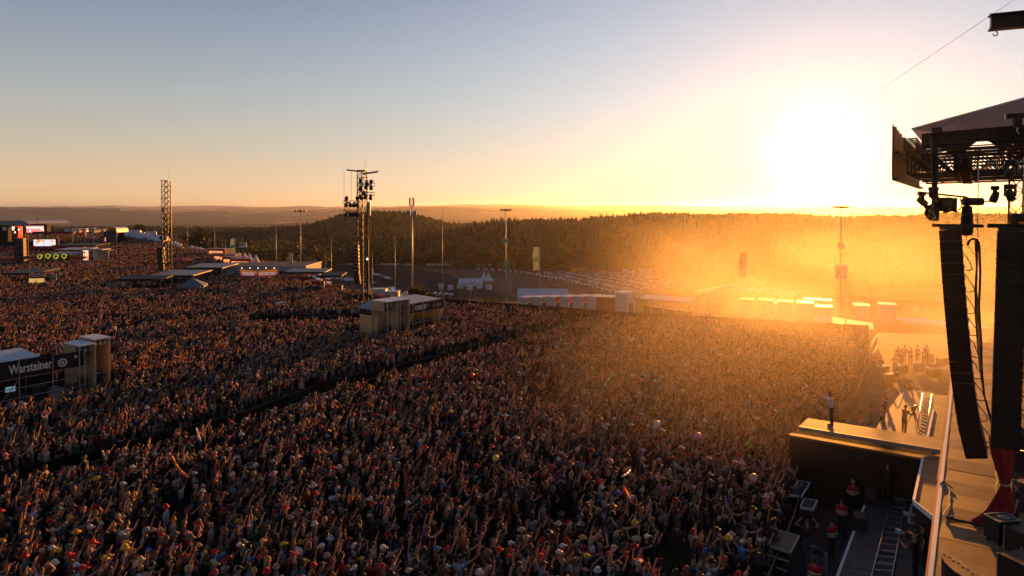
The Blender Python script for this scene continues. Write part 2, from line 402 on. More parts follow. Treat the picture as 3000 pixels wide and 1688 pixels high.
# ------------------------------------------------------------------ terrain
def edgeY(s): return np.interp(s, [-2000, 400, 480, 550, 620, 720, 890, 950, 1010, 1300, 1500, 1900, 2250, 2560, 2700, 4500], [470, 450, 340, 262, 228, 172, 156, 125, 116, 98, 93, 85, 80, 76, 73, 71])
def crest(s, xs, pys, Y): return CAMZ - (np.interp(s, xs, pys) - HZ) * Y / F
def smooth(a): a = np.clip(a, 0, 1); return a * a * (3 - 2 * a)
def terrain(x, y):
    x = np.asarray(x, float); y = np.asarray(y, float)
    r = np.hypot(x, y); az = np.clip(np.arctan2(x, y), -R(62), R(62))
    s = 1500 + F * np.tan(az); d = np.where(np.abs(np.arctan2(x, y)) < R(62), y, r * math.cos(R(62)))
    Ye = edgeY(s)
    b1 = Ye + 18; b2 = np.maximum(np.interp(s, [1950, 2100], [170, 135]), Ye + 50); b3 = np.maximum(np.interp(s, [1950, 2100], [372, 290]), Ye + 200)
    dr = np.interp(s, [1950, 2100], [2.8, 1.2]); z = -dr * smooth((d - Ye) / (b1 - Ye)) - (9 - dr) * smooth((d - b1) / (b2 - b1)) - 27 * (1 - (1 - np.clip((d - b2) / (b3 - b2), 0, 1)) ** 2)
    z = z - 60 * smooth((d - 1500) / 1500) - 45 * smooth((d - 3200) / 2500) + 60 * smooth((d - 6000) / 6000) + 76 * smooth((d - 11000) / 11000)
    z = z - 13 * smooth((d - 640) / 300) * np.interp(s, [850, 1000, 1180, 1310, 1450], [1, 0, 0, .6, 0])
    # wooded hill in the middle
    YA = 1400.0
    cA = crest(s, [600, 700, 800, 900, 1000, 1080, 1150, 1250, 1350, 1450, 1700], [705, 690, 668, 645, 622, 613, 618, 631, 648, 655, 690], YA) - 17
    wA = np.exp(-((d - YA) / 230.0) ** 2)
    z = z + np.maximum(cA - (-36), 0) * wA
    # long wooded ridge on the right, its near end closer
    YB = np.interp(s, [1200, 1500, 1750, 2000, 3000], [780, 850, 980, 1150, 1150])
    cB = CAMZ - (np.interp(s, [1150, 1250, 1350, 1450, 1550, 1700, 1750, 1850, 2000, 2200, 2300, 2400, 2550, 3200, 4500],
                           [720, 695, 664, 652, 646, 647, 638, 628, 624, 625, 629, 634, 630, 624, 620]) - HZ) * YB / F - 16
    wB = np.where(d < YB, smooth((d - 600) / (YB - 600)), np.exp(-((d - YB) / 350.0) ** 2))
    z = z + np.maximum(cB - (-36), 0) * wB
    return z
def tz(x, y): return float(terrain(x, y))

def lump(x, y, r):
    if r < 640 or r > 3000: return 0.0
    return min(1.0, (r - 640) / 160.0) * (8.0 * mnoise.noise(Vector((x / 150, y / 120, 9))) + 4.0 * mnoise.noise(Vector((x / 60, y / 60, 4))))
az_f = np.arange(-62, 62.01, 0.3); az_c = np.concatenate([np.arange(65, 296, 5)])
azs = np.radians(np.concatenate([az_f, az_c]))
rs = [0.0]
while rs[-1] < 600: rs.append(rs[-1] + (8 if rs[-1] > 64 else 16))
while rs[-1] < 30000: rs.append(rs[-1] * 1.035)
rs = np.array(rs)
A_, R_ = np.meshgrid(azs, rs)
X_, Y_ = np.sin(A_) * R_, np.cos(A_) * R_
Z_ = terrain(X_, Y_)
Zn = np.zeros_like(Z_)
for i in range(Z_.shape[0]):
    r = rs[i]
    if r < 640: continue
    for j in range(Z_.shape[1]):
        x, y = X_[i, j], Y_[i, j]
        amp = min(1, max(0, (r - 1500) / 1500))
        v = 9 * amp * mnoise.fractal(Vector((x / 700, y / 500, 3)), 1.0, 2.0, 4) + lump(x, y, r)
        if r > 2500:
            k = min(1, (r - 2500) / 7000)
            v += k * 130 * mnoise.fractal(Vector((x / 5200, y / 2100, 7.3)), 0.9, 2.1, 5) + 8 * mnoise.noise(Vector((x / 900, y / 500, 1)))
        Zn[i, j] = v
Z_ = Z_ + Zn
na, nr = len(azs), len(rs)
V = np.stack([X_, Y_, Z_], -1).reshape(-1, 3)
def ring_faces(i0, i1):
    fs = []
    for i in range(i0, i1):
        for j in range(na):
            k = (j + 1) % na
            fs.append((i*na+j, i*na+k, (i+1)*na+k, (i+1)*na+j)[::-1])
    return fs
isplit = int(np.searchsorted(rs, 1500))
ground_m = bpy.data.materials.new('ground_surface'); ground_m.use_nodes = True
t = ground_m.node_tree; b = t.nodes['Principled BSDF']; b.inputs['Roughness'].default_value = 0.95; b.inputs['Specular IOR Level'].default_value = 0.0
co = t.nodes.new('ShaderNodeTexCoord'); n1 = t.nodes.new('ShaderNodeTexNoise'); n1.inputs['Scale'].default_value = 0.03; n1.inputs['Detail'].default_value = 8
n2 = t.nodes.new('ShaderNodeTexNoise'); n2.inputs['Scale'].default_value = 1.1; n2.inputs['Detail'].default_value = 6
t.links.new(co.outputs['Object'], n1.inputs[0]); t.links.new(co.outputs['Object'], n2.inputs[0])
rp = t.nodes.new('ShaderNodeValToRGB'); rp.color_ramp.elements[0].position = .35; rp.color_ramp.elements[0].color = (.035, .045, .022, 1)
rp.color_ramp.elements[1].position = .65; rp.color_ramp.elements[1].color = (.085, .075, .05, 1)
t.links.new(n1.outputs['Fac'], rp.inputs[0])
mx = t.nodes.new('ShaderNodeMix'); mx.data_type = 'RGBA'; mx.blend_type = 'MULTIPLY'; mx.inputs[0].default_value = 0.8
t.links.new(rp.outputs[0], mx.inputs[6]); r2 = t.nodes.new('ShaderNodeValToRGB'); r2.color_ramp.elements[0].color = (.5, .5, .5, 1); r2.color_ramp.elements[1].color = (1.3, 1.3, 1.2, 1)
t.links.new(n2.outputs['Fac'], r2.inputs[0]); t.links.new(r2.outputs[0], mx.inputs[7]); t.links.new(mx.outputs[2], b.inputs['Base Color'])
# far country: woods and pale fields
far_m = bpy.data.materials.new('far_fields_and_woods'); far_m.use_nodes = True
t = far_m.node_tree; b = t.nodes['Principled BSDF']; b.inputs['Roughness'].default_value = 1.0; b.inputs['Specular IOR Level'].default_value = 0.0
co = t.nodes.new('ShaderNodeTexCoord'); mp = t.nodes.new('ShaderNodeMapping'); mp.inputs['Scale'].default_value = (1/420, 1/700, 0)
vo = t.nodes.new('ShaderNodeTexVoronoi'); vo.inputs['Scale'].default_value = 1.0
nz = t.nodes.new('ShaderNodeTexNoise'); nz.inputs['Scale'].default_value = 0.5; nz.inputs['Detail'].default_value = 6
t.links.new(co.outputs['Object'], mp.inputs[0]); t.links.new(mp.outputs[0], vo.inputs[0]); t.links.new(mp.outputs[0], nz.inputs[0])
sp = t.nodes.new('ShaderNodeSeparateColor'); t.links.new(vo.outputs['Color'], sp.inputs[0])
rp = t.nodes.new('ShaderNodeValToRGB'); rp.color_ramp.interpolation = 'CONSTANT'
rp.color_ramp.elements[0].color = (.028, .038, .022, 1); rp.color_ramp.elements[1].position = .80; rp.color_ramp.elements[1].color = (.10, .10, .05, 1)
e = rp.color_ramp.elements.new(.93); e.color = (.34, .26, .13, 1)
mr = t.nodes.new('ShaderNodeMath'); mr.operation = 'MULTIPLY_ADD'; t.links.new(nz.outputs['Fac'], mr.inputs[0]); mr.inputs[1].default_value = .7; mr.inputs[2].default_value = -.35
ad = t.nodes.new('ShaderNodeMath'); ad.operation = 'ADD'; t.links.new(sp.outputs[0], ad.inputs[0]); t.links.new(mr.outputs[0], ad.inputs[1])
t.links.new(ad.outputs[0], rp.inputs[0]); t.links.new(rp.outputs[0], b.inputs['Base Color'])
def sub_mesh(name, i0, i1, m):
    me = bpy.data.meshes.new(name); vv = V[i0*na:(i1+1)*na]; fs = []
    for i in range(i1 - i0):
        for j in range(na):
            k = (j + 1) % na; fs.append((i*na+j, (i+1)*na+j, (i+1)*na+k, i*na+k))
    me.from_pydata(vv.tolist(), [], fs); me.materials.append(m); me.polygons.foreach_set('use_smooth', [True] * len(fs)); me.update()
    return link(name, me, kind='structure')
sub_mesh('ground', 0, isplit, ground_m)
sub_mesh('hills', isplit, nr - 1, far_m)

# ------------------------------------------------------------------ haze round everything
def box_mesh(name, lo, hi):
    b_ = MB(); c = [(lo[i] + hi[i]) / 2 for i in range(3)]; b_.box(c, [hi[i] - lo[i] for i in range(3)]); return b_.data(name, [])
HAZE_DENS, HAZE_G = 3.2e-5, 0.80
hz_m = bpy.data.materials.new('haze'); hz_m.use_nodes = True; t = hz_m.node_tree
for n in list(t.nodes): t.nodes.remove(n)
pv = t.nodes.new('ShaderNodeVolumePrincipled'); pv.inputs['Color'].default_value = (0.93, 0.93, 0.95, 1); pv.inputs['Density'].default_value = HAZE_DENS; pv.inputs['Anisotropy'].default_value = HAZE_G
mo = t.nodes.new('ShaderNodeOutputMaterial'); t.links.new(pv.outputs[0], mo.inputs['Volume'])
me = box_mesh('haze', (-31000, -31000, float(Z_.min()) - 2), (31000, 31000, max(60.0, float(Z_.max()) + 5))); me.materials.append(hz_m)
link('haze', me, kind='stuff')

# ------------------------------------------------------------------ trees
def conifer_mesh(name, h, r, seed):
    rr = random.Random(seed); m = MB(); m.tube((0, 0, 0), (0, 0, h * .9), .18, .05, 5, 1)
    nt_ = 8
    for k in range(nt_):
        z0 = h * (.12 + .84 * k / nt_); z1 = z0 + h * .24 * (1 - .45 * k / nt_); rad = r * (1 - k / nt_) ** .8 * rr.uniform(.85, 1.15)
        n = 9; vs = [(0, 0, min(z1, h))]
        for i in range(n):
            a = 2 * math.pi * i / n + rr.uniform(-.2, .2); q = rad * (1.0 if i % 2 else .6) * rr.uniform(.8, 1.2)
            vs.append((math.cos(a) * q, math.sin(a) * q, z0 - q * .25 * rr.uniform(.5, 1.4)))
        m.add(vs, [(0, 1 + i, 1 + (i + 1) % n) for i in range(n)], 0)
    return m
def leafy_mesh(name, h, r, seed, n=260, leaf=1.1, trunk=True):
    rr = random.Random(seed); m = MB(); tr = MB()
    blobs = []
    for k in range(6):
        a = rr.uniform(0, 6.28); q = rr.uniform(.1, .55) * r
        blobs.append((Vector((math.cos(a) * q, math.sin(a) * q, h * rr.uniform(.42, .8))), r * rr.uniform(.42, .62)))
    blobs.append((Vector((0, 0, h * .72)), r * .62))
    tr.tube((0, 0, -.5), (0, 0, h * .5), .28, .16, 6)
    for c, q in blobs: tr.tube((0, 0, h * .33), tuple(c), .12, .04, 5)
    for k in range(n):
        c, q = blobs[rr.randrange(len(blobs))]
        d = Vector((rr.gauss(0, 1), rr.gauss(0, 1), rr.gauss(0, 1))).normalized() * q * rr.uniform(.55, 1.05); d.z *= .8
        p = c + d; u = Vector((rr.gauss(0, 1), rr.gauss(0, 1), rr.gauss(0, .7))).normalized(); w = u.cross(Vector((rr.gauss(0, 1), rr.gauss(0, 1), rr.gauss(0, 1)))).normalized()
        s = leaf * rr.uniform(.6, 1.3); m.add([p - u * s * .5, p + w * s * .4, p + u * s * .5, p - w * s * .4], [(0, 1, 2, 3)])
    return m, tr
leafA = rand_mat('foliage_leafy', [(3, (.050, .065, .020)), (3, (.040, .058, .018)), (3, (.062, .072, .022)), (2, (.075, .070, .020)), (1, (.115, .082, .020))], .7, 3.1)
leafC = rand_mat('foliage_conifer', [(3, (.016, .026, .013)), (3, (.022, .034, .015)), (2, (.032, .040, .018))], .8, 5.7)
bark = mat('bark', (.06, .045, .03), .95)
for m_ in (leafA,):
    t = m_.node_tree; b = t.nodes['Principled BSDF']; tr_ = t.nodes.new('ShaderNodeBsdfTranslucent')
    t.links.new(b.inputs['Base Color'].links[0].from_socket, tr_.inputs['Color'])
    ms = t.nodes.new('ShaderNodeMixShader'); ms.inputs[0].default_value = .22
    t.links.new(b.outputs[0], ms.inputs[1]); t.links.new(tr_.outputs[0], ms.inputs[2]); t.links.new(ms.outputs[0], t.nodes['Material Output'].inputs['Surface'])

def instancer(name, pts, rots, scales, idx, protos, label, kind='stuff'):
    """one mesh of points that carries instances of the prototype objects (kept in an unlinked collection)"""
    pc = bpy.data.collections.new(name + '_kinds')
    for k, o in enumerate(protos): pc.objects.link(o)
    me = bpy.data.meshes.new(name); me.from_pydata(pts.tolist(), [], [])
    a = me.attributes.new('rot', 'FLOAT_VECTOR', 'POINT'); a.data.foreach_set('vector', rots.astype(np.float32).ravel())
    a = me.attributes.new('scl', 'FLOAT_VECTOR', 'POINT'); a.data.foreach_set('vector', scales.astype(np.float32).ravel())
    a = me.attributes.new('idx', 'INT', 'POINT'); a.data.foreach_set('value', idx.astype(np.int32))
    o = link(name, me, label=label, kind=kind)
    ng = bpy.data.node_groups.new(name + '_scatter', 'GeometryNodeTree')
    ng.interface.new_socket('Geometry', in_out='INPUT', socket_type='NodeSocketGeometry'); ng.interface.new_socket('Geometry', in_out='OUTPUT', socket_type='NodeSocketGeometry')
    gi = ng.nodes.new('NodeGroupInput'); go = ng.nodes.new('NodeGroupOutput')
    ip_ = ng.nodes.new('GeometryNodeInstanceOnPoints'); ci = ng.nodes.new('GeometryNodeCollectionInfo')
    ci.inputs['Collection'].default_value = pc; ci.inputs['Separate Children'].default_value = True; ci.inputs['Reset Children'].default_value = True
    ip_.inputs['Pick Instance'].default_value = True
    def at(nm, ty):
        q = ng.nodes.new('GeometryNodeInputNamedAttribute'); q.data_type = ty; q.inputs['Name'].default_value = nm; return q.outputs['Attribute']
    ng.links.new(gi.outputs[0], ip_.inputs['Points']); ng.links.new(ci.outputs[0], ip_.inputs['Instance'])
    ng.links.new(at('idx', 'INT'), ip_.inputs['Instance Index']); ng.links.new(at('scl', 'FLOAT_VECTOR'), ip_.inputs['Scale'])
    er = ng.nodes.new('FunctionNodeEulerToRotation'); ng.links.new(at('rot', 'FLOAT_VECTOR'), er.inputs[0]); ng.links.new(er.outputs[0], ip_.inputs['Rotation'])
    ng.links.new(ip_.outputs[0], go.inputs[0])
    md = o.modifiers.new('scatter', 'NODES'); md.node_group = ng
    return o

protos = []
for k in range(3): protos.append(bpy.data.objects.new('a_conifer_%d' % k, conifer_mesh('c', 19, 4.2, k).data('conifer', [leafC, bark])))
for k in range(4):
    lm, tr = leafy_mesh('l', 15, 7.0, 20 + k, 260, 1.9); o0 = len(lm.v)
    lm.v += tr.v; lm.f += [tuple(i + o0 for i in f) for f in tr.f]; lm.m += [1] * len(tr.f)
    protos.append(bpy.data.objects.new('b_leafy_%d' % k, lm.data('leafy', [leafA, bark])))
def frontY(s): return np.interp(s, [-2000, 380, 480, 550, 620, 700, 800, 900, 1000, 1300, 1500, 1750, 1990, 2040, 2120, 2160, 2500, 2560, 4500], [535, 500, 400, 320, 290, 275, 330, 420, 600, 600, 560, 545, 520, 430, 430, 470, 450, 400, 400])
gx, gy = [], []
yy = 270.0
while yy < 2300:
    step = 8.0 + max(0, (yy - 700)) * .006
    xs = np.arange(-1.1 * yy, 1.1 * yy, step)
    gx.append(xs + rng.uniform(-.45, .45, len(xs)) * step); gy.append(np.full(len(xs), yy) + rng.uniform(-.45, .45, len(xs)) * step)
    yy += step
gx = np.concatenate(gx); gy = np.concatenate(gy); s = 1500 + F * gx / gy
keep = gy > frontY(s)
# drop trees that sit behind the crest, out of anyone's sight
gz = terrain(gx, gy); gz = gz + np.array([lump(a, b_, math.hypot(a, b_)) for a, b_ in zip(gx, gy)]); keep &= ~((gy > 1750) & (gz < -60))
gx, gy, s, gz = gx[keep], gy[keep], s[keep], gz[keep]
conp = np.clip(np.interp(gy - frontY(s), [0, 40, 140, 400], [.02, .08, .22, .30]) * np.interp(s, [0, 900, 1250, 1450, 1700, 2000, 2400], [.7, .5, .9, 2.6, 2.0, .5, .4]), 0, .97)
nzv = np.array([mnoise.noise(Vector((a / 90, b_ / 120, 0))) for a, b_ in zip(gx, gy)])
iscon = rng.uniform(0, 1, len(gx)) < conp + nzv * .45
idx = np.where(iscon, rng.integers(0, 3, len(gx)), rng.integers(3, 7, len(gx)))
sc = rng.uniform(.72, 1.18, len(gx)) * (1 + .15 * nzv)
sc = np.where(gy < frontY(s) + 30, sc * .8, sc) * np.where(iscon, .95, 1.0)
scl = np.stack([sc * rng.uniform(.9, 1.2, len(sc)), sc * rng.uniform(.9, 1.2, len(sc)), sc], -1)
rot = np.stack([np.zeros(len(gx)), np.zeros(len(gx)), rng.uniform(0, 6.28, len(gx))], -1)
instancer('forest', np.stack([gx, gy, gz - .3], -1), rot, scl, idx, protos, None)
print('forest trees', len(gx))
# ------------------------------------------------------------------ crowd
def merged_person(body, hk, shirt, seed):
    vs, fs, ms, HM = body; h = hair_mb(hk, HM, seed); o0 = len(vs)
    me = bpy.data.meshes.new('person'); me.from_pydata(vs + [tuple(v) for v in h.v], [], fs + [tuple(i + o0 for i in f) for f in h.f])
    for m in (SKIN, shirt, PANTS_R, SHOE, HAT_R if hk in ('cap', 'cap_back', 'bucket', 'brim') else HAIR_R): me.materials.append(m)
    me.polygons.foreach_set('material_index', ms + [4] * len(h.f)); me.polygons.foreach_set('use_smooth', [True] * len(me.polygons)); me.update(); return me
COMBO = [(0,'short'),(0,'cap'),(1,'short'),(1,'long'),(2,'short'),(2,'cap_back'),(3,'long'),(3,'short'),(4,'short'),(4,'long'),(4,'cap'),(4,'bun'),(5,'short'),(5,'bucket'),(6,'long'),(6,'short'),
         (7,'short'),(7,'cap'),(8,'short'),(8,'long'),(9,'short'),(9,'bucket'),(10,'short'),(11,'long'),(11,'cap'),(4,'brim'),(5,'long'),(4,'bucket')]
cprotos = [bpy.data.objects.new('person_kind_%02d' % k, merged_person(BODIES[b_], h_, SHIRT_R, k)) for k, (b_, h_) in enumerate(COMBO)]
combo_up = [k for k, (b_, h_) in enumerate(COMBO) if b_ in (0, 1, 2, 3, 6, 7, 8, 9, 10, 11)]
combo_dn = [k for k, (b_, h_) in enumerate(COMBO) if b_ in (4, 5)]

def in_poly(x, y, poly):
    ins = np.zeros(x.shape, bool); n = len(poly); j = n - 1
    for i in range(n):
        xi, yi = poly[i]; xj, yj = poly[j]
        c = ((yi > y) != (yj > y)) & (x < (xj - xi) * (y - yi) / (yj - yi + 1e-12) + xi)
        ins ^= c; j = i
    return ins
def seg_dist(x, y, pts):
    best = np.full(x.shape, 1e9)
    for (ax, ay), (bx, by) in zip(pts[:-1], pts[1:]):
        dx, dy = bx - ax, by - ay; tt = np.clip(((x - ax) * dx + (y - ay) * dy) / (dx * dx + dy * dy), 0, 1)
        best = np.minimum(best, np.hypot(x - ax - tt * dx, y - ay - tt * dy))
    return best
g2d = lambda px, py, z=1.6: tuple(G(px, py, z))[:2]
PIT_EDGE = [g2d(*p) for p in ((2180, 1850), (2225, 1640), (2300, 1480), (2335, 1380), (2322, 1290), (2345, 1235), (2440, 1190), (2500, 1120), (2530, 1050), (2545, 992), (2560, 968))]
BACK_EDGE = [g2d(*p) for p in ((2560, 968), (2250, 950), (1900, 930), (1500, 900), (1300, 885), (1160, 868), (1010, 848), (905, 838))]
LEFT_BACK = [(-40, 142), (-66, 190), (-115, 235), (-150, 320), (-300, 390), (-420, 380), (-420, 200), (-60, 20), (5, 20)]
CROWD_POLY = PIT_EDGE + BACK_EDGE[1:] + LEFT_BACK
LANE1 = [g2d(*p, 1.2) for p in ((-250, 1480), (0, 1405), (400, 1305), (730, 1218), (970, 1128), (1290, 1050), (1500, 992), (1750, 925))]
LANE2 = [g2d(*p, 1.2) for p in ((250, 992), (440, 948), (750, 905), (900, 880))]
KEEP_OUT = []     # rectangles (cx, cy, half x, half y, rz) of structures standing in the crowd
def keep_out(c, hx, hy, rz=0.0): KEEP_OUT.append((c[0], c[1], hx, hy, rz))
# ------------------------------------------------------------------ stage frame: u along the stage front (away from us), v into the stage
D1 = Vector((.559, .829, 0)).normalized(); DV = Vector((D1.y, -D1.x, 0)); P0 = Vector((19.05, 30.0, 0))
def S(u, v, z=0.0): return P0 + D1 * u + DV * v + Vector((0, 0, z))
RZ = math.atan2(D1.y, D1.x)           # local x = u, local y = -v
black = mat('black_cloth', (.012, .012, .013), .95); blackm = mat('black_metal', (.02, .02, .022), .45, .6, spec=.3); alu = mat('aluminium', (.55, .55, .56), .35, .9)
steel = mat('galvanised_steel', (.32, .32, .33), .45, .8); whiteb = mat('white_board', (.62, .62, .62), .5); plywood = [mat('stage_ply_%s' % k, c, .62, var=.34, scale=1.3, bump=.12, spec=.2) for k, c in (('a', (.27, .145, .06)), ('b', (.33, .18, .075)), ('c', (.20, .105, .042)))]
greydeck = mat('grey_deck', (.055, .055, .06), .6, var=.35, scale=2.5); plastic = mat('black_plastic', (.018, .018, .02), .5); yellowc = mat('ochre_cloth', (.50, .30, .08), .8); redc = mat('red_velvet', (.28, .012, .016), .8, var=.3, scale=6)
grille = mat('speaker_grille', (.008, .008, .009), .7); glass_d = mat('dark_lens', (.02, .02, .03), .1, .2, var=0); whitep = mat('white_paint', (.75, .75, .74), .5, var=.06); rednavy = mat('red_tape', (.40, .02, .03), .6)
txtw = mat('white_print', (.72, .72, .70), .6, var=0)

stage = thing('stage', 'broad stage of tan deck panels lit gold with a narrow runway into the pit', 'stage', S(0, 0, 0), 0)
SI = Matrix.Translation(-S(0, 0, 0))
def part_px(name, polypx, z0, z1, m, parent, loc0, tilt=0.0):
    pl = [tuple(G(x, y, z1) - loc0)[:2] for x, y in polypx]
    return MB().prism(pl, z0, z1).build(name, m, parent)
k = 0
u = -20.0
while u < 34:
    for v0, v1 in ((.14, 6.1), (6.104, 13.0)):
        dz = rng.uniform(-.006, .006); tl = rng.uniform(.002, .014) * (1 if (k // 2) % 2 else -1); mb = MB()
        c = [S(u + .004, v0), S(u + 1.496, v0), S(u + 1.496, v1), S(u + .004, v1)]
        zt = [3.6 + dz - tl, 3.6 + dz + tl, 3.6 + dz + tl, 3.6 + dz - tl]
        vs = [(p - P0) + Vector((0, 0, 3.48)) for p in c] + [(p - P0) + Vector((0, 0, z_)) for p, z_ in zip(c, zt)]
        mb.add(vs, [(0,1,2,3),(7,6,5,4),(0,4,5,1),(1,5,6,2),(2,6,7,3),(3,7,4,0)]); mb.build('deck_panel', plywood[k % 3 if rng.uniform() < .7 else (k + 1) % 3], stage); k += 1  # mixed ply tones and the tilt put band shading into the deck
    u += 1.5
def uvpoly(c): return [tuple(S(a, b) - P0)[:2] for a, b in c]
MB().prism(uvpoly([(-20, .0), (34, .0), (34, .135), (-20, .135)]), 3.38, 3.63).build('edge_strip', whitep, stage)
MB().prism(uvpoly([(-20, -.07), (4, -.07), (4, -.005), (-20, -.005)]), 3.45, 3.60).build('red_cable_strip', rednavy, stage)
MB().prism(uvpoly([(-20, .02), (34, .02), (34, 13), (-20, 13)]), .02, 3.37).build('skirt', black, stage)
MB().prism(uvpoly([(-2, -.10), (20, -.10), (20, -.01), (-2, -.01)]), 3.0, 3.57).build('ochre_valance', yellowc, stage)
CW = [(2340, 1250), (2367, 1225), (2780, 1288), (2767, 1321)]
part_px('runway_deck', CW, 3.36, 3.5, plywood[1], stage, P0)
lg = [G(2336, 1268, 3.1), G(2340, 1251, 3.1), G(2768, 1322, 3.1), G(2760, 1345, 3.1)]
cwn = [G(*CW[0], 3.1), G(*CW[1], 3.1), G(*CW[2], 3.1), G(*CW[3], 3.1)]
f0, f1 = G(2340, 1250, 3.5), G(2767, 1321, 3.5); cd = (f1 - f0).normalized(); cn = Vector((cd.y, -cd.x, 0))
if cn.y > 0: cn = -cn
def q2(p): return tuple((p - P0))[:2]
MB().prism([q2(f0 + cn * .02 - cd * .35), q2(f1 + cn * .02), q2(f1 + cn * .5), q2(f0 + cn * .45 - cd * .4)], 3.0, 3.12).build('runway_ledge', plywood[2], stage)
MB().prism([q2(f0 + cn * .42 - cd * .38), q2(f1 + cn * .45), q2(f1 - cn * 1.2), q2(f0 - cn * 1.2 - cd * .3)], .02, 2.99).build('runway_skirt', black, stage)
MB().prism([q2(f0 + cn * .01), q2(f1 + cn * .01), q2(f1 - cn * .05), q2(f0 - cn * .05)], 3.3, 3.515).build('runway_nosing', mat('alu_dull', (.35, .33, .30), .5, .5), stage)
part_px('apron', [(2733, 1198), (2716, 1281), (2772, 1290), (2796, 1160), (2736, 1156)], 3.05, 3.25, plywood[0], stage, P0)
part_px('apron', [(2704, 1339), (2677, 1464), (2738, 1513), (2757, 1500), (2769, 1328)], 3.02, 3.22, plywood[1], stage, P0)
part_px('apron_skirt', [(2708, 1349), (2683, 1464), (2738, 1507), (2753, 1500), (2763, 1350)], .03, 3.0, black, stage, P0)
def strip(a, b, z, w, h, name, m, parent, loc0):
    p, q = G(*a, z), G(*b, z); d = (q - p).normalized(); n = Vector((-d.y, d.x, 0)) * w / 2
    return MB().prism([tuple(x - loc0)[:2] for x in (p - n, q - n, q + n, p + n)], z - h, z).build(name, m, parent)
strip((2704, 1339), (2677, 1464), 3.28, .10, .2, 'edge_strip', whitep, stage, P0); strip((2677, 1465), (2738, 1514), 3.28, .06, .2, 'edge_strip', whitep, stage, P0)
strip((2735, 1198), (2717, 1281), 3.32, .10, .2, 'edge_strip', whitep, stage, P0)
pass

pf_m = mat('pit_concrete', (.085, .062, .042), .8, var=.4, scale=.7)
q_ = [G(x, y, .012) for x, y in ((2330, 1330), (2440, 1215), (2500, 1130), (2545, 1020), (2570, 975), (2900, 985), (2800, 1300), (2560, 1380))]
MB().add([tuple(p) for p in q_], [tuple(range(len(q_)))[::-1]]).build('pit_floor', pf_m, kind='structure')
q_ = [G(x, y, .016) for x, y in ((2330, 1335), (2560, 1385), (2770, 1400), (2760, 1900), (2100, 1900), (2240, 1620))]
MB().add([tuple(p) for p in q_], [tuple(range(len(q_)))[::-1]]).build('pit_floor', mat('pit_rubber', (.022, .022, .025), .7, var=.3), kind='structure')
# camera platforms in the pit with rails
def platform(poly, z, label, strips, nlines):
    c = G(*poly[0], z); loc = Vector((c.x, c.y, 0)); t = thing('camera_platform', label, 'platform', loc)
    part_px('platform_deck', poly, z - .25, z, greydeck, t, loc)
    part_px('platform_skirt', [(x * .995 + .005 * poly[2][0], y) for x, y in poly], .02, z - .26, black, t, loc)
    for a, b, w in strips: strip(a, b, z + .03, w, .12, 'edge_strip', whitep, t, loc)
    for a, b in nlines: strip(a, b, z + .006, .025, .01, 'deck_joint', mat('joint_black', (.006, .006, .007), .9), t, loc)
    return t
platform([(2558, 1402), (2453, 1688), (2385, 1870), (2690, 1890), (2752, 1480), (2700, 1440)], .8, 'dark grey camera platform with white edge strip beside the near rails', [((2550, 1432), (2543, 1452), .09), ((2533, 1480), (2517, 1522), .09), ((2502, 1556), (2400, 1830), .10), ((2672, 1476), (2661, 1528), .09), ((2661, 1529), (2700, 1538), .07)],
         [((2560, 1484), (2670, 1500)), ((2545, 1540), (2700, 1565)), ((2486, 1602), (2660, 1632)), ((2470, 1660), (2650, 1690))])
platform([(2646, 1140), (2560, 1262), (2600, 1290), (2715, 1290), (2738, 1150)], .8, 'pale lit camera platform with rails beyond the runway', [((2648, 1148), (2630, 1190), .08)], [])
def track(l0, l1, r0, r1, z, label, step):
    a0, a1, b0, b1 = G(*l0, z), G(*l1, z), G(*r0, z), G(*r1, z); t = thing('dolly_track', label, 'camera rails', (a0.x, a0.y, 0)); o = Vector((a0.x, a0.y, 0))
    for p, q in ((a0, a1), (b0, b1)): MB().tube(p - o, q - o, .03, n=8).build('rail', alu, t, smooth=True)
    n = int((a1 - a0).length / step)
    for i in range(n + 1):
        f = i / n; p = a0.lerp(a1, f) - o; q = b0.lerp(b1, f) - o
        mb = MB(); w = .05
        d = (q - p).normalized(); mb.box((p + q) / 2 - Vector((0, 0, .05)), ((q - p).length, w, .035), math.atan2(d.y, d.x)); mb.build('sleeper', steel, t)
        if i % 2: 
            e = (a1 - a0).normalized() * .10; MB().box((p + q) / 2 + e - Vector((0, 0, .05)), ((q - p).length, .03, .03), math.atan2(d.y, d.x)).build('sleeper', steel, t)
    return t
track((2611, 1464), (2530, 1780), (2653, 1473), (2597, 1780), .93, 'ladder like camera rails on the dark platform nearest us', .62)
track((2703, 1153), (2686, 1261), (2730, 1156), (2712, 1274), .93, 'sunlit ladder like camera rails beyond the runway', .75)

# front fill speakers along the platform
proto = None
for i, (px, py, lb) in enumerate(((2569, 1398, 'farthest small speaker box on the platform edge near the runway'), (2550, 1470, 'middle small speaker box on the platform edge with side handle'), (2520, 1545, 'nearest small speaker box on the platform edge'))):
    p = G(px, py, .8)
    if proto is None:
        proto = thing('front_fill_speaker', lb, 'speaker', p, RZ + .15, 'small speakers on the platform edge')
        MB().bbox((0, 0, .31), (.72, .5, .5), .03).build('cabinet', mat('speaker_brownblack', (.05, .045, .04), .6), proto)
        MB().box((0, .256, .31), (.66, .012, .44)).build('grille', grille, proto)
        MB().tube((.37, -.12, .42), (.42, -.12, .42), .015).tube((.42, -.12, .42), (.42, .12, .42), .015).tube((.42, .12, .42), (.37, .12, .42), .015).build('handle', steel, proto)
        for sx in (-1, 1): MB().box((sx * .28, 0, .03), (.06, .4, .05)).build('foot', plastic, proto)
    else: dup(proto, p, RZ + .15 + .05 * i, lb)

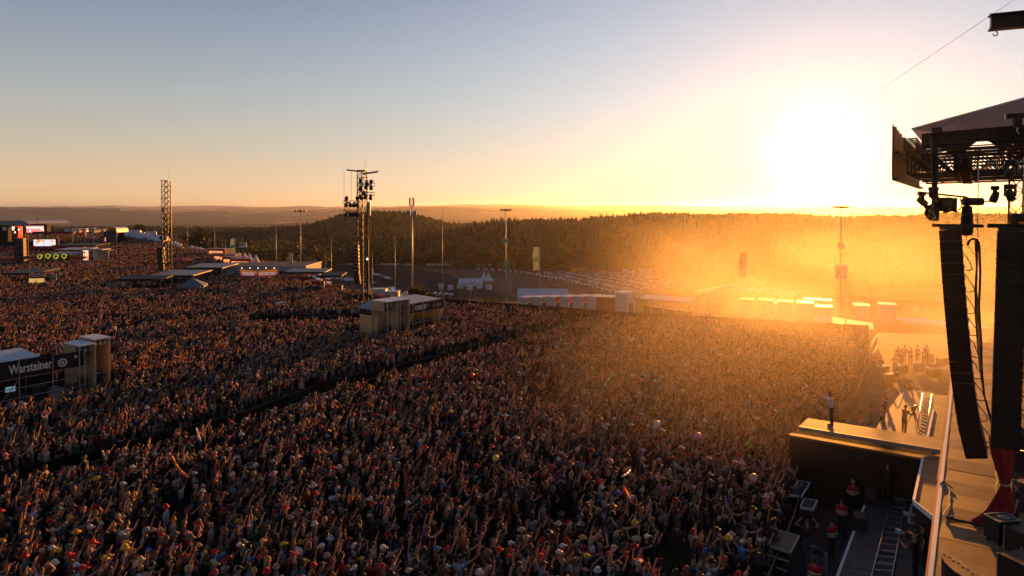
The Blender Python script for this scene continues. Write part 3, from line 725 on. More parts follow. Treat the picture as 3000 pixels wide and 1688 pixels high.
# podium tables and steps in the dark pit
def podium(quad, z, label, nsteps=0):
    P = [G(x, y, z) for x, y in quad]; o = Vector((P[0].x, P[0].y, 0)); t = thing('podium', label, 'podium', o)
    C = sum(P, Vector()) / 4
    MB().prism([tuple(p - o)[:2] for p in P], z - .08, z).build('podium_top', mat('dark_green_deck', (.03, .045, .045), .6), t)
    for i in range(4):
        p, q = P[i], P[(i+1) % 4]; d = (q - p).normalized(); n_ = Vector((-d.y, d.x, 0)) * .025
        MB().prism([tuple(x - o)[:2] for x in (p - n_, q - n_, q + n_, p + n_)], z - .09, z + .012).build('edge_rail', whitep if nsteps == 0 else mat('glow_tape', (.30, .42, .24), .5), t)
        l = p.lerp(C, .08) - o; MB().tube((l.x, l.y, 0), (l.x, l.y, z - .08), .025).build('leg', steel, t)
    if nsteps:
        a, b = P[3], P[2]; out = Vector(((a - P[0]).x, (a - P[0]).y, 0)).normalized()
        for s_ in range(nsteps):
            zz = z - .24 * (s_ + 1); p, q = a + out * (.30 * s_ + .04), b + out * (.30 * s_ + .04)
            if zz < .1: break
            MB().prism([tuple(x - o)[:2] for x in (p, q, q + out * .29, p + out * .29)], zz - .05, zz).build('tread', black, t)
            MB().prism([tuple(x - o)[:2] for x in (p + out * .25, q + out * .25, q + out * .30, p + out * .30)], zz - .04, zz + .01).build('tread_edge', mat('glow_tape', (.30, .42, .24), .5), t)
    return t
podium([(2340, 1408), (2373, 1413), (2349, 1453), (2307, 1449)], 1.15, 'white rimmed podium table against the crowd barrier with bottles on it')
podium([(2356, 1461), (2394, 1466), (2382, 1492), (2345, 1486)], 1.0, 'small white rimmed table behind the first podium')
podium([(2274, 1552), (2342, 1570), (2316, 1618), (2250, 1596)], 1.3, 'dark green podium with glowing edge tape and steps down', 5)
for i in range(5):
    blab = ('leftmost', 'second', 'middle', 'fourth', 'rightmost')[i] + ' small water bottle on the white rimmed podium'; p = G(2325 + i * 7, 1436 - i * 3, 1.17); MB().lathe((0, 0, 0), [(0, 0), (.035, 0), (.035, .15), (.012, .2), (.012, .24), (0, .24)], 8).build('water_bottle', mat('bottle_clear', (.45, .5, .45), .2), None, blab, 'bottle', None, 'bottles on the podium', loc=p)

# ------------------------------------------------------------------ hero people
def faceto(dx, dy): return math.atan2(-dx, dy)
AUD = faceto(-.829, .559)
hero_cache = {}
def hero(head_px, z0, rz, label, pose_key, kw, shirt, pants=(.02, .02, .024), hk='short', hc=(.06, .035, .02), vest=False, h=1.75, head_z=None, group=None, skinless=False, cat='person', shadowcap=None):
    hz_ = (head_z if head_z is not None else h - .04)
    p = G(head_px[0], head_px[1], z0 + hz_); p.z = z0
    if pose_key not in hero_cache: hero_cache[pose_key] = make_body('hero', tris=1500, vox=.016, **kw)
    vs, fs, ms, HM = hero_cache[pose_key]
    def cm(pre, c, r=.8): return mat('%s_%03d_%03d_%03d' % ((pre,) + tuple(int(x * 999) for x in c)), c, r, var=.15, scale=10)
    mk = (pose_key, shirt, pants)
    if mk not in hero_cache:
        me = bpy.data.meshes.new('person'); me.from_pydata(vs, [], fs)
        for m in (SKIN, cm('shirt', shirt), cm('trousers', pants), SHOE): me.materials.append(m)
        me.polygons.foreach_set('material_index', ms); me.polygons.foreach_set('use_smooth', [True] * len(fs)); me.update(); hero_cache[mk] = me
    o = link('person', hero_cache[mk], None, label, cat, None, group, p); o.rotation_euler = (0, 0, rz); o.scale = (h / 1.75,) * 3
    hat = hk in ('cap', 'cap_back', 'bucket', 'brim')
    if hk: hair_mb(hk, HM, 3).build('hat' if hat else 'hair', cm('head', hc), o, smooth=True)
    c = HM.translation; R3 = HM.to_3x3()
    for sx in (-1, 1): MB().ball(c + R3 @ V3(sx * .03, .083, .012), .012, 6, 4).build('eye', mat('eye_dark', (.02, .015, .012), .3, var=0), o)
    MB().box(c + R3 @ V3(0, .088, -.06), (.045, .012, .008), M=R3).build('mouth', mat('lips', (.30, .10, .08), .6, var=0), o)
    if vest:
        L_ = kw.get('lean', (0, 0)); Lm = Matrix.Rotation(R(-L_[0]), 3, 'X') @ Matrix.Rotation(R(L_[1]), 3, 'Y'); H = V3(0, 0, kw.get('hip', .93))
        for zz in (.12, .24):
            cc = H + Lm @ V3(0, .006, zz); MB().lathe(cc, [(1.03, -.025), (1.06, -.02), (1.06, .02), (1.03, .025)], 16, 0, Lm @ Matrix.Diagonal((.178, .132, 1))).build('reflective_band', mat('reflective_white', (.88, .88, .86), .35, var=0, spec=.8), o)
    return o
STAND = dict(); FOLD = dict(POSES[5][1]); WALKP = dict(leg_l=((-.05, .45, -1), (0, .1, -1)), leg_r=((.05, -.35, -1), (0, -.6, -1)), arm_l=((-.1, -.35, -1), (0, .1, -1)), arm_r=((.1, .4, -1), (0, .7, -.8)))
RED = (.42, .022, .02); ORG = (.70, .16, .02)
LOOKDN = dict(head=(-22, 10), arm_r=((.15, .25, -1), (-.35, .9, .1)), arm_l=((-.15, .2, -1), (.35, .9, .0)))
hero((2437, 1150), 3.5, faceto(-.95, .2), 'performer in white shirt and dark trousers singing at the end of the runway', 'perf',
     dict(arm_l=((-.5, .8, .25), (.3, 1, .35)), arm_r=((.25, .85, -.15), (-.4, .55, .75)), lean=(4, 0), head=(8, 0), hands=('point', 'fist'), sleeves=.97), (.74, .72, .68), (.012, .012, .015), 'short', (.20, .13, .08), h=1.82)
m_ = bpy.data.objects[-1]
pf = [o for o in bpy.data.objects if o.get('label', '').startswith('performer')][0]
for sx in (-1, 1): MB().tube((sx * .07, .118, 1.0), (sx * .09, .10, 1.38), .014, n=4).tube((sx * .09, .1, 1.38), (sx * .08, -.10, 1.40), .014, n=4).tube((sx * .08, -.11, 1.40), (sx * .05, -.12, 1.0), .014, n=4).build('suspender', blackm, pf)
MB().tube((0, 0, 0), (0, .0, .2), .016, .02, 8).ball((0, 0, .23), .03, 8, 6).build('microphone', blackm, None, 'black hand held microphone at the mouth of the runway performer', 'microphone', loc=G(2431, 1158, 5.1) + Vector((-.02, -.05, 0)))
hero((2424, 1369), 0, AUD + .2, 'guard in red vest standing below the runway skirt', 'stand', STAND, RED, hk='short', hc=(.17, .12, .09), vest=True)
hero((2499, 1408), 0, faceto(-.3, -.9), 'blond guard in red vest facing us beside the middle speaker box', 'fold', FOLD, RED, hk='bun', hc=(.38, .26, .12), vest=True, h=1.70)
hero((2467, 1462), 0, faceto(-.6, -.7), 'guard in red vest behind the nearest speaker box turned half left', 'look', LOOKDN, RED, hc=(.02, .015, .012), vest=True)
hero((2437, 1524), 0, faceto(.4, -.9), 'guard in red vest and black cap with hands together before the platform', 'fold', FOLD, RED, hk='cap', hc=(.015, .015, .016), vest=True)
hero((2365, 1524), 0, faceto(-.2, -.9), 'photographer in dark red shirt and jeans with both hands at the head', 'onhead', dict(POSES[10][1]), (.10, .02, .022), (.10, .16, .22), hk='cap_back', hc=(.05, .05, .05))
hero((2387, 1634), 0, faceto(-.5, -.8), 'guard in red vest and peaked cap nearest to us at the bottom edge', 'stand', STAND, RED, hk='cap', hc=(.06, .03, .025), vest=True, h=1.8)
hero((2418, 1600), 0, faceto(-.8, .3), 'person in pale grey trousers bending over equipment by the steps', 'bend', dict(lean=(60, 0), arm_l=((-.1, .5, -.1), (0, .7, -.3)), arm_r=((.1, .6, -.1), (0, .8, -.2))), (.03, .03, .034), (.20, .24, .26), hk='short', head_z=1.30)
OPER = dict(arm_l=((-.2, .75, -.45), (.1, 1, .35)), arm_r=((.2, .7, -.5), (-.1, 1, .3)), lean=(5, 0), hands=('fist', 'fist'), sleeves=.97)
hero((2598, 1358), .8, faceto(1, .25), 'camera operator all in black standing at the near tripod camera', 'oper', OPER, (.012, .012, .013), (.012, .012, .014), hk='cap', hc=(.015, .015, .016), h=1.85)
hero((2618, 1314), .8, faceto(.6, -.3), 'assistant with golden lit hair leaning behind the near tripod camera', 'look', LOOKDN, (.20, .13, .06), hk='long', hc=(.42, .28, .12), h=1.72)
hero((2722, 1508), .8, faceto(-.8, .2), 'photographer in dark red crouching at the stage corner with a long lens', 'crouch',
     dict(hip=.48, lean=(22, 0), leg_l=((-.25, 1, -.05), (0, -.25, -1)), leg_r=((.25, .8, -.45), (0, -.6, -.7)), arm_l=((-.2, .8, -.1), (.1, .6, .7)), arm_r=((.3, .6, -.2), (-.5, .6, .6)), hands=('fist', 'fist')), (.12, .012, .014), hk='cap', hc=(.10, .012, .014), head_z=1.2)
hero((2682, 1568), .8, faceto(-.55, .6), 'camera operator in black t-shirt carrying a shoulder camera beside the rails', 'shoulder',
     dict(arm_r=((.45, .5, -.2), (-.5, .5, .75)), arm_l=((-.2, .7, -.3), (.35, .8, .5)), hands=('fist', 'fist')), (.014, .014, .016), (.014, .014, .017), hk='short', hc=(.30, .2, .1), h=1.82)
hero((2706, 1540), .8, faceto(-.7, .3), 'crew member in black between the two camera operators under the stage edge', 'stand', STAND, (.015, .015, .017), hk='cap', hc=(.02, .02, .02), h=1.6)
hero((2981, 1415), 3.6, faceto(-.7, .5), 'stage technician in black standing behind the red curtain', 'stand', STAND, (.014, .014, .016), hk='short', hc=(.10, .06, .03))
hero((2483, 1202), 0, faceto(-.7, .6), 'guard in orange vest just beyond the runway nearest the crowd', 'look', LOOKDN, ORG, vest=True)
hero((2522, 1206), 0, faceto(-.5, .6), 'guard in orange vest beyond the middle of the runway', 'stand', STAND, ORG, vest=True)
hero((2594, 1146), 0, faceto(-.8, .2), 'guard in orange vest standing left of the far camera platform', 'fold', FOLD, ORG, vest=True)
hero((2586, 1186), 0, faceto(-.8, -.2), 'guard in orange vest close in front of the one by the far platform', 'stand', STAND, ORG, vest=True, h=1.85)
hero((2552, 1172), 0, faceto(-.5, .4), 'person in dark clothes between the crowd barrier and two orange guards', 'stand', STAND, (.03, .03, .035))
hero((2650, 1188), .8, faceto(.9, .2), 'camera operator silhouetted on the far platform behind a tripod camera', 'oper', OPER, (.03, .025, .02), h=1.85)
hero((2627, 1068), 0, faceto(-.3, -.8), 'guard in orange vest walking down the far pit lane', 'walk', WALKP, ORG, vest=True)
hero((2671, 1122), 0, faceto(-.8, .1), 'guard in orange vest sitting low by the far ramp', 'crouch', None or dict(hip=.48), ORG, vest=False, head_z=1.2)
hero((2783, 1140), 0, faceto(-.8, .1), 'guard in orange vest at the far foot of the stage', 'stand', STAND, ORG, vest=True)
hero((2319, 1257), 0, faceto(-.8, -.3), 'guard in orange vest by the crowd barrier at the left tip of the runway', 'stand', STAND, ORG, vest=True)
hero((2276, 1297), 0, faceto(-.9, 0), 'guard in orange vest half hidden in the front row of the crowd', 'stand', STAND, ORG, vest=True, h=1.7)
hero((2258, 1318), 0, faceto(-.9, .3), 'guard in orange vest leaning over the front row of the crowd', 'look', LOOKDN, ORG, vest=True)
fargrp = [(2632, 1016), (2650, 1012), (2668, 1018), (2688, 1013), (2705, 1020), (2640, 1030), (2715, 1010), (2622, 1040), (2580, 1044), (2560, 1035)]
for i, (a, b_) in enumerate(fargrp): hero((a, b_), 0, faceto(-.3 + .1 * i, -.6 + .12 * i), 'guard in orange vest, far pit cluster, ' + ('leftmost of the back row', 'second in the back row', 'third in the back row', 'fourth in the back row', 'fifth in the back row', 'before the back row at left', 'rightmost of the back row', 'half way down the left flank', 'by the crowd edge', 'nearest the crowd edge')[i], ('stand', 'fold', 'look')[i % 3], (STAND, FOLD, LOOKDN)[i % 3], ORG, hk='cap' if i % 2 else 'short', vest=True, group='guards clustered at the far end of the pit')
for i, (a, b_, lb) in enumerate(((1042, 1128, 'guard in red vest in the dark aisle, left one of a pair'), (1068, 1122, 'guard in red vest in the dark aisle, right one of a pair'), (1153, 1108, 'guard in orange vest alone in the dark aisle through the crowd'), (920, 1190, 'guard in red vest low in the aisle left of the pair'),
        (1506, 1008, 'guard in red vest where the aisle narrows near the far crowd edge'), (1787, 925, 'guard in red vest before the row of white containers, left one'), (1809, 925, 'guard in red vest before the row of white containers, right one'), (165, 1412, 'guard in orange vest at the left end of the aisle'), (992, 925, 'guard in dark vest left of the light tower stand'), (2118, 950, 'guard in red vest at the far crowd edge under the steel frame tower'))):
    hero((a, b_), 0, faceto(-.6 + .2 * i, -.8 + .1 * i), lb, ('fold', 'stand')[i % 2], (FOLD, STAND)[i % 2], RED if i % 4 else ORG, hk='cap' if i % 2 else 'short', vest=True)

# cameras
def tv_camera(p, rz, label, tripod=True, h=1.45, long=False):
    t = thing('broadcast_camera', label, 'camera', p, rz)
    MB().bbox((0, -.05, h), (.18, .42, .26), .02).build('camera_body', plastic, t)
    MB().tube((0, .16, h), (0, .52 if not long else .75, h), .085, .10, 12).build('lens', mat('lens_grey', (.30, .30, .31), .4), t, smooth=True)
    MB().tube((0, .521 if not long else .751, h), (0, .53 if not long else .76, h), .085, .085, 12).build('front_glass', glass_d, t)
    MB().bbox((-.02, -.16, h + .22), (.14, .16, .12), .015).build('viewfinder', plastic, t)
    MB().tube((0, .1, h + .13), (0, .1, h + .2), .012).tube((0, .1, h + .2), (0, -.18, h + .2), .014).tube((0, -.18, h + .2), (0, -.18, h + .13), .012).build('carrying_handle', blackm, t)
    if tripod:
        MB().lathe((0, 0, h - .22), [(0, 0), (.09, 0), (.09, .06), (.05, .09), (0, .09)], 10).build('pan_head', blackm, t)
        for a in (90, 210, 330):
            d = Vector((math.cos(R(a)), math.sin(R(a)), 0)); MB().tube(Vector((0, 0, h - .22)), d * .28 + Vector((0, 0, .65)), .028, .022).tube(d * .28 + Vector((0, 0, .65)), d * .5 + Vector((0, 0, .03)), .018).build('leg', blackm, t)
        MB().tube((0, -.05, h - .18), (.32, -.55, h - .32), .012).build('pan_bar', blackm, t)
    return t
pc = G(2638, 1430, .8); pc.z = .8
tv_camera(G(2641, 1462, .8), faceto(.5, .9), 'tripod camera with pale lens on the dolly at the end of the near rails', h=1.5)
MB().bbox((0, 0, .18), (.9, .9, .12), .02).build('camera_dolly', mat('dolly_grey', (.12, .12, .12), .5), None, 'low dark wheeled dolly under the near tripod camera', 'dolly', loc=G(2641, 1466, .8))
tv_camera(G(2676, 1262, .8), faceto(.6, .6), 'tripod camera in golden light on the far platform', h=1.45)
tv_camera(G(2707, 1516, 2.0) - Vector((0, 0, 1.35)), faceto(-.7, .4), 'long white lens camera held by the crouching photographer', False, 1.35, True)
tv_camera(G(2668, 1570, 2.45) - Vector((0, 0, 1.45)), faceto(-.6, .7), 'black shoulder camera held by the operator in black', False, 1.45)

for i, (px, py, a) in enumerate(((2640, 1098, .3), (2692, 1090, .8), (2738, 1110, .1), (2760, 1075, .5), (2602, 1125, .2), (2725, 1060, 1.0), (2585, 1100, .4))):
    t = thing('road_case', ('leftmost', 'second', 'third', 'fourth', 'fifth', 'sixth', 'last')[i] + ' dark road case left standing on the sunlit far pit floor', 'case', G(px, py, .01), a, 'road cases on the far pit floor'); MB().bbox((0, 0, .5), (1.0, .6, .75), .03).build('case_body', plastic, t)
    for c in (-1, 1): MB().box((c * .48, 0, .5), (.06, .62, .77)).build('corner_rail', steel, t)
# crowd barrier along the pit
bz = [Vector((x, y, 0)) for x, y in PIT_EDGE]
tb = thing('crowd_barrier', 'black metal crowd barrier following the pit edge', 'barrier', bz[1])
pm = None
def run_panels(pts, parent, step, h, m, o0, off=0.0, name='barrier_panel'):
    for a, b_ in zip(pts[:-1], pts[1:]):
        L_ = (b_ - a).length; n = max(1, round(L_ / step)); d = (b_ - a).normalized(); nn = Vector((-d.y, d.x, 0)) * off; rz = math.atan2(d.y, d.x)
        for i in range(n):
            c = a + d * L_ * (i + .5) / n + nn - o0
            key = ('bp', round(L_ / n, 1), h)
            if key not in hair_cache0:
                mb = MB(); w = L_ / n - .03; mb.box((0, 0, h * .55), (w, .03, h * .9)); mb.box((0, 0, h), (w, .07, .05)); mb.box((0, .18, .03), (w, .5, .02))
                for sx in (-1, 1): mb.tube((sx * w * .45, .38, .03), (sx * w * .45, .02, h * .9), .018, n=4)
                hair_cache0[key] = mb.data(name, [m])
            o = link(name, hair_cache0[key], parent); o.location = c; o.rotation_euler = (0, 0, rz)
hair_cache0 = {}
run_panels([p - Vector((0, 0, 0)) for p in bz], tb, 1.2, 1.15, blackm, bz[1], -.35)
l1 = [Vector((x, y, 0)) for x, y in LANE1]
tb2 = thing('aisle_barrier', 'near black barrier along the dark aisle through the crowd', 'barrier', l1[1]); run_panels(l1[:-1], tb2, 2.0, 1.2, blackm, l1[1], -1.0)
tb3 = thing('aisle_barrier', 'far black barrier along the dark aisle through the crowd', 'barrier', l1[1]); run_panels(l1[:-1], tb3, 2.0, 1.2, blackm, l1[1], 1.0)

# ------------------------------------------------------------------ loudspeaker arrays
def line_array(path, Y, label, depth, n, hw=1.15):
    pts = [W(x, y, Y) for x, y in path]; acc = [0]
    for a, b_ in zip(pts[:-1], pts[1:]): acc.append(acc[-1] + (b_ - a).length)
    t = thing('line_array', label, 'loudspeakers', pts[0]); o0 = pts[0]; hh = acc[-1] / n
    def at_(s_):
        for i in range(len(acc) - 1):
            if s_ <= acc[i+1] or i == len(acc) - 2:
                f = (s_ - acc[i]) / (acc[i+1] - acc[i]); return pts[i].lerp(pts[i+1], f), (pts[i+1] - pts[i]).normalized()
    # box: local x = depth (front at -x), y = width, z up
    mb = MB(); w2 = hw / 2; d2 = depth / 2; h2 = hh / 2 - .005
    mb.add([(-d2, -w2, -h2), (d2, -w2, -h2 * .97), (d2, w2, -h2 * .97), (-d2, w2, -h2), (-d2, -w2, h2), (d2, -w2, h2 * .97), (d2, w2, h2 * .97), (-d2, w2, h2)], [(3,2,1,0),(4,5,6,7),(0,1,5,4),(1,2,6,5),(2,3,7,6),(3,0,4,7)])
    mb.box((-d2 * .72, -w2 - .015, 0), (.05, .03, hh * .96)); mb.box((d2 * .72, -w2 - .015, 0), (.05, .03, hh * .8)); mb.box((0, -w2 - .012, 0), (.22, .02, .06)); mb.box((-d2 - .01, 0, 0), (.02, hw * .94, h2 * 1.8))
    for sy in (-.3, 0, .3): mb.tube((d2, sy, 0), (d2 + .03, sy, 0), .03, n=6)
    box = mb.data('speaker_box', [mat('array_black', (.016, .015, .015), .55, spec=.25)])
    for i in range(n):
        p, tg = at_((i + .5) * hh); b_ = link('speaker_box', box, t); b_.location = p - o0
        vx = DV.copy(); zz = -tg; xx = (vx - zz * vx.dot(zz)).normalized(); yy_ = zz.cross(xx)
        b_.rotation_euler = Matrix((xx, yy_, zz)).transposed().to_euler()
    fr = MB(); fr.box((.3, 0, .16), (1.9, .12, .14), -math.atan2(.559, .829)); fr.box((0, 0, .06), (depth, hw, .08), -math.atan2(.559, .829)); fr.build('fly_frame', blackm, t)
    # loops of cable behind the boxes
    for i in range(2, n - 1, 2):
        p, tg = at_(i * hh); q, _ = at_((i + 1.7) * hh); a = p - o0 + DV * (depth / 2); c = q - o0 + DV * (depth / 2); pp = []
        for k_ in range(9):
            f = k_ / 8; pp.append(a.lerp(c, f) + DV * (math.sin(f * math.pi) * rng.uniform(.28, .4)) - Vector((0, 0, math.sin(f * math.pi) * .3)))
        MB().path(pp, .02, 5).build('cable_loop', plastic, t)
    return t, at_, hh
la, la_at, _ = line_array([(2785, 672), (2790, 760), (2798, 870), (2806, 960), (2815, 1060), (2826, 1150), (2839, 1235), (2862, 1328)], 30.0, 'curved hanging loudspeaker column with cable loops, the left one of two', .80, 21)
line_array([(2965, 676), (2960, 850), (2955, 1000), (2950, 1150), (2945, 1306)], 23.5, 'straight hanging loudspeaker column at the right edge above the red curtain', .80, 24, .95)
# pull back cable, cable trunk
MB().path([W(2880, 1312, 30), W(2900, 1312, 29.6), W(2960, 1318, 26), W(3060, 1330, 24)], .035).build('pull_back_cable', plastic, None, 'thick black cable pulling back the foot of the left loudspeaker column', 'cable')
mb = MB(); base = [(2856, 700), (2858, 780), (2855, 850), (2860, 930), (2866, 1000), (2870, 1080), (2880, 1160), (2905, 1250), (2935, 1300)]
for k_ in range(4): mb.path([W(x + k_ * 2.5 + 3 * math.sin(i * 1.3 + k_), y, 30.3) for i, (x, y) in enumerate(base)], .028)
pp = [W(2852 + 17 * math.cos(a), 720 - 20 * math.sin(a), 30.3) for a in np.linspace(3.14, 0, 9)]; mb.path(pp, .05); mb.path([W(2869, 720, 30.3), W(2872, 800, 30.3), W(2868, 900, 30.3), W(2874, 1000, 30.3)], .05)
mb.build('cable_bundle', plastic, None, 'thick bundle of black cables hanging behind the curved loudspeaker column', 'cables')
MB().path([W(2850 + a, b_, 30.4) for a, b_ in ((-20, 690), (-15, 720), (0, 740), (20, 760))], .012).build('thin_cable', plastic, None, 'thin cable curling from the top of the curved loudspeaker column', 'cable')

# ------------------------------------------------------------------ stage roof
rz_u = RZ
roof = thing('stage_roof', 'overhanging stage roof of dark trusses, slatted side and grey sheet at the right edge', 'stage roof', S(10, 0, 0)); RO = S(10, 0, 0)
silhouette_brown = mat('dark_truss', (.045, .028, .02), .6, .4); slatm = mat('backlit_slat', (.10, .055, .02), .6, .2)  # silhouette brown and bronze backlight are put into these roof colours
for i in range(24):
    u = 10.05 + i * 1.0; ztop = 19.65 - .0 * i + (0.12 if i % 3 == 1 else 0) - (.15 if i > 2 else 0); zb = 16.7
    MB().box((0, 0, (ztop + zb) / 2), (.62 if i else .95, .09, ztop - zb), rz_u).build('side_slat', slatm, roof, loc=S(u + (.1 if i == 0 else .3), -2.9) - RO)
    if i % 2 == 0: MB().tube((0, 0, 16.8), (0, 0, 19.9), .045).build('slat_post', alu, roof, loc=S(u + .85, -3.0) - RO)
MB().prism(uv := [tuple(S(a, b_) - RO)[:2] for a, b_ in ((10, -2.95), (34, -2.95), (34, -2.6), (10, -2.6))], 16.55, 16.7).build('bottom_beam', silhouette_brown, roof)
MB().prism(uv, 18.1, 18.22).build('mid_rail', silhouette_brown, roof)
def truss(mb, a, b_, h, w, r=.05, bay=1.1):
    a, b_ = Vector(a), Vector(b_); L_ = (b_ - a).length; d = (b_ - a).normalized(); upv = Vector((0, 0, 1)) if abs(d.z) < .9 else D1.copy(); sd = d.cross(upv).normalized(); upv = sd.cross(d)
    cs = [sd * (w / 2) * i + upv * (h / 2) * j for i, j in ((-1, -1), (1, -1), (1, 1), (-1, 1))]
    for c in cs: mb.tube(a + c, b_ + c, r, n=5)
    n = max(2, int(L_ / bay))
    for k_ in range(n):
        p, q = a + d * L_ * k_ / n, a + d * L_ * (k_ + 1) / n
        for i in range(4):
            j = (i + 1) % 4
            mb.tube(p + cs[i], q + cs[j], r * .55, n=4, cap=False)
            mb.tube(p + cs[i], p + cs[j], r * .5, n=4, cap=False)
for i, u in enumerate((10.5, 13.5, 17, 21, 25, 30)):
    mb = MB(); truss(mb, S(u, -2.2, 17.55) - RO, S(u, 16, 17.9) - RO, 1.3, .7, .06); mb.build('roof_truss', silhouette_brown, roof)
for i, (v, z_) in enumerate(((-2.0, 18.4), (.6, 17.4), (3.6, 18.9), (8, 19.2))):
    mb = MB(); truss(mb, S(9, v, z_) - RO, S(34, v, z_) - RO, .9, .6, .05); mb.build('roof_truss', silhouette_brown, roof)
for i in range(9):
    MB().tube(S(10.0, -1.5, 16.8 + i * .22) - RO, S(10.3, 12, 16.8 + i * .25) - RO, .035, n=5).build('ceiling_rail', silhouette_brown, roof)
# dark ceiling cloth and scalloped valance, grey gable sheet
pts = []; n = 40
for i in range(n + 1):
    f = i / n; px = 2700 + f * 420; sc_ = abs(math.sin(f * math.pi * 3.2 + .6)); pts.append((px, 470 - 45 * sc_ + 10 * math.sin(f * 9)))
mb = MB(); vs = []
for i, (px, py) in enumerate(pts):
    top = W(px, 392 - (px - 2700) * .09, 41 - (px - 2700) * .014); bot = W(px, py - (px - 2700) * .05, 41 - (px - 2700) * .014); vs += [top - RO, bot - RO, top - RO + Vector((.1, .15, 0)), bot - RO + Vector((.1, .15, 0))]
fs = []
for i in range(n): a = 4 * i; fs += [(a, a+4, a+5, a+1), (a+2, a+3, a+7, a+6), (a+1, a+5, a+7, a+3)]
mb.add(vs, fs); mb.build('scalloped_valance', mat('dark_drape', (.03, .018, .015), .9), roof)
sheet = mat('grey_roof_sheet', (.62, .60, .64), .6, var=.1, scale=.4, trans=.8)
top = [(2671, 378), (2760, 353), (2860, 326), (3000, 288), (3200, 233)]; bot = [(2735, 388), (2772, 396), (2800, 425), (2856, 392), (2905, 384), (3000, 374), (3200, 350)]
ring = top + bot[::-1]
P = [W(x, y, 42.3 - (x - 2671) * .014) - RO for x, y in ring]; n_ = len(P); back = [p + Vector((.03, .05, 0)) for p in P]
MB().add(P + back, [tuple(range(n_))[::-1], tuple(range(n_, 2 * n_))] + [(i, (i+1) % n_, n_ + (i+1) % n_, n_ + i) for i in range(n_)]).build('gable_sheet', sheet, roof)
MB().path([W(x, y, 42.0 - (x - 2671) * .014) - RO for x, y in top], .06).build('gable_pipe', alu, roof)
for x, y in ((2745, 384), (2870, 378), (2965, 350)):
    MB().bbox((0, 0, 0), (.9, .5, .35), .03, rz=RZ).build('sheave_block', silhouette_brown, roof, loc=W(x, y, 40) - RO)
tp = [W(2671, 378, 42.3), W(3200, 233, 35.2), W(3200, 233, 35.2) + D1 * 26 + Vector((0, 0, 1)), W(2671, 378, 42.3) + D1 * 26]
MB().add([p - RO for p in tp] + [p - RO + Vector((0, 0, .06)) for p in tp], [(0,1,2,3),(7,6,5,4),(0,4,5,1),(1,5,6,2),(2,6,7,3),(3,7,4,0)]).build('roof_sheet', sheet, roof)
# support towers behind
for i, (u, v, lb) in enumerate(((24, 3.5, 'slim roof tower veiled in golden light behind the loudspeakers'), (20, 9.5, 'dark roof tower at the right edge behind the straight loudspeaker column'))):
    t = thing('roof_tower', lb, 'truss tower', S(u, v, 3.6)); mb = MB(); truss(mb, (0, 0, 0), (0, 0, 13.4), .8, .8, .06, .9); mb.build('tower_truss', silhouette_brown, t)
    MB().bbox((0, 0, .1), (1.4, 1.4, .2), .03).build('base_plate', blackm, t)
    if i == 0: 
        mb = MB(); 
        for k_ in range(18):
            pass
        prof = [(.55 + .08 * math.sin(z_ * 1.2), z_) for z_ in np.linspace(.1, 10.5, 12)]; mb.lathe((0, -.9, 0), prof, 14); mb.build('tall_drape', mat('amber_drape', (.55, .26, .05), .8, trans=.5), t)
# moving lights and hoists under the roof
def moving_light(p, rz, label, tilt=0.5):
    t = thing('moving_light', label, 'stage light', p, rz)
    MB().bbox((0, 0, -.1), (.42, .34, .2), .02).build('base', blackm, t)
    mb = MB(); 
    for sx in (-1, 1): mb.box((sx * .23, 0, -.38), (.05, .16, .42))
    mb.box((0, 0, -.22), (.5, .16, .05)); mb.build('yoke', blackm, t)
    Mx = Matrix.Rotation(tilt, 3, 'X'); MB().lathe((0, 0, -.5), [(0, -.32), (.17, -.32), (.19, -.1), (.15, .2), (.08, .26), (0, .26)], 12, 0, Mx).build('head', plastic, t, smooth=True)
    return t
ml = [(2700, 575, 37, 'light with tilted head hanging below the slatted roof corner'), (2735, 560, 37, 'light hanging upright beside the roof corner mast'), (2722, 612, 36, 'lowest light of the three under the roof corner'), (2772, 590, 37, 'light on the short cross bar right of the roof corner')]
for x, y, Y, lb in ml: moving_light(W(x, y - 12, Y), rng.uniform(0, 6), lb, rng.uniform(-1, 1))
pz = thing('hanging_mast', 'dark vertical mast with cross arm hanging from the roof corner', 'mast', W(2738, 520, 37.5)); o = W(2738, 520, 37.5)
MB().tube(W(2738, 400, 37.5) - o, W(2738, 645, 37.5) - o, .16, .14, 8).build('mast_pipe', blackm, pz); MB().tube(W(2690, 563, 37.5) - o, W(2830, 578, 37.5) - o, .06).build('cross_arm', blackm, pz)
MB().bbox(W(2765, 600, 37.5) - o, (1.1, .5, .75), .04, rz=-.3).build('control_box', blackm, pz); MB().bbox(W(2738, 622, 37.4) - o, (.38, .35, .95), .05).build('motor', plastic, pz)
MB().path([W(x, y, 37.4) - o for x, y in ((2825, 575), (2845, 583), (2870, 592), (2895, 590), (2912, 583))], .04).build('cable', plastic, pz)
MB().path([W(x, y, 37.4) - o for x, y in ((2812, 580), (2818, 600), (2812, 615), (2806, 612))], .035).build('cable', plastic, pz)
MB().tube(W(2800, 580, 37.4) - o, W(2798, 622, 37.4) - o, .1, .09, 8).build('hanging_sock', plastic, pz)
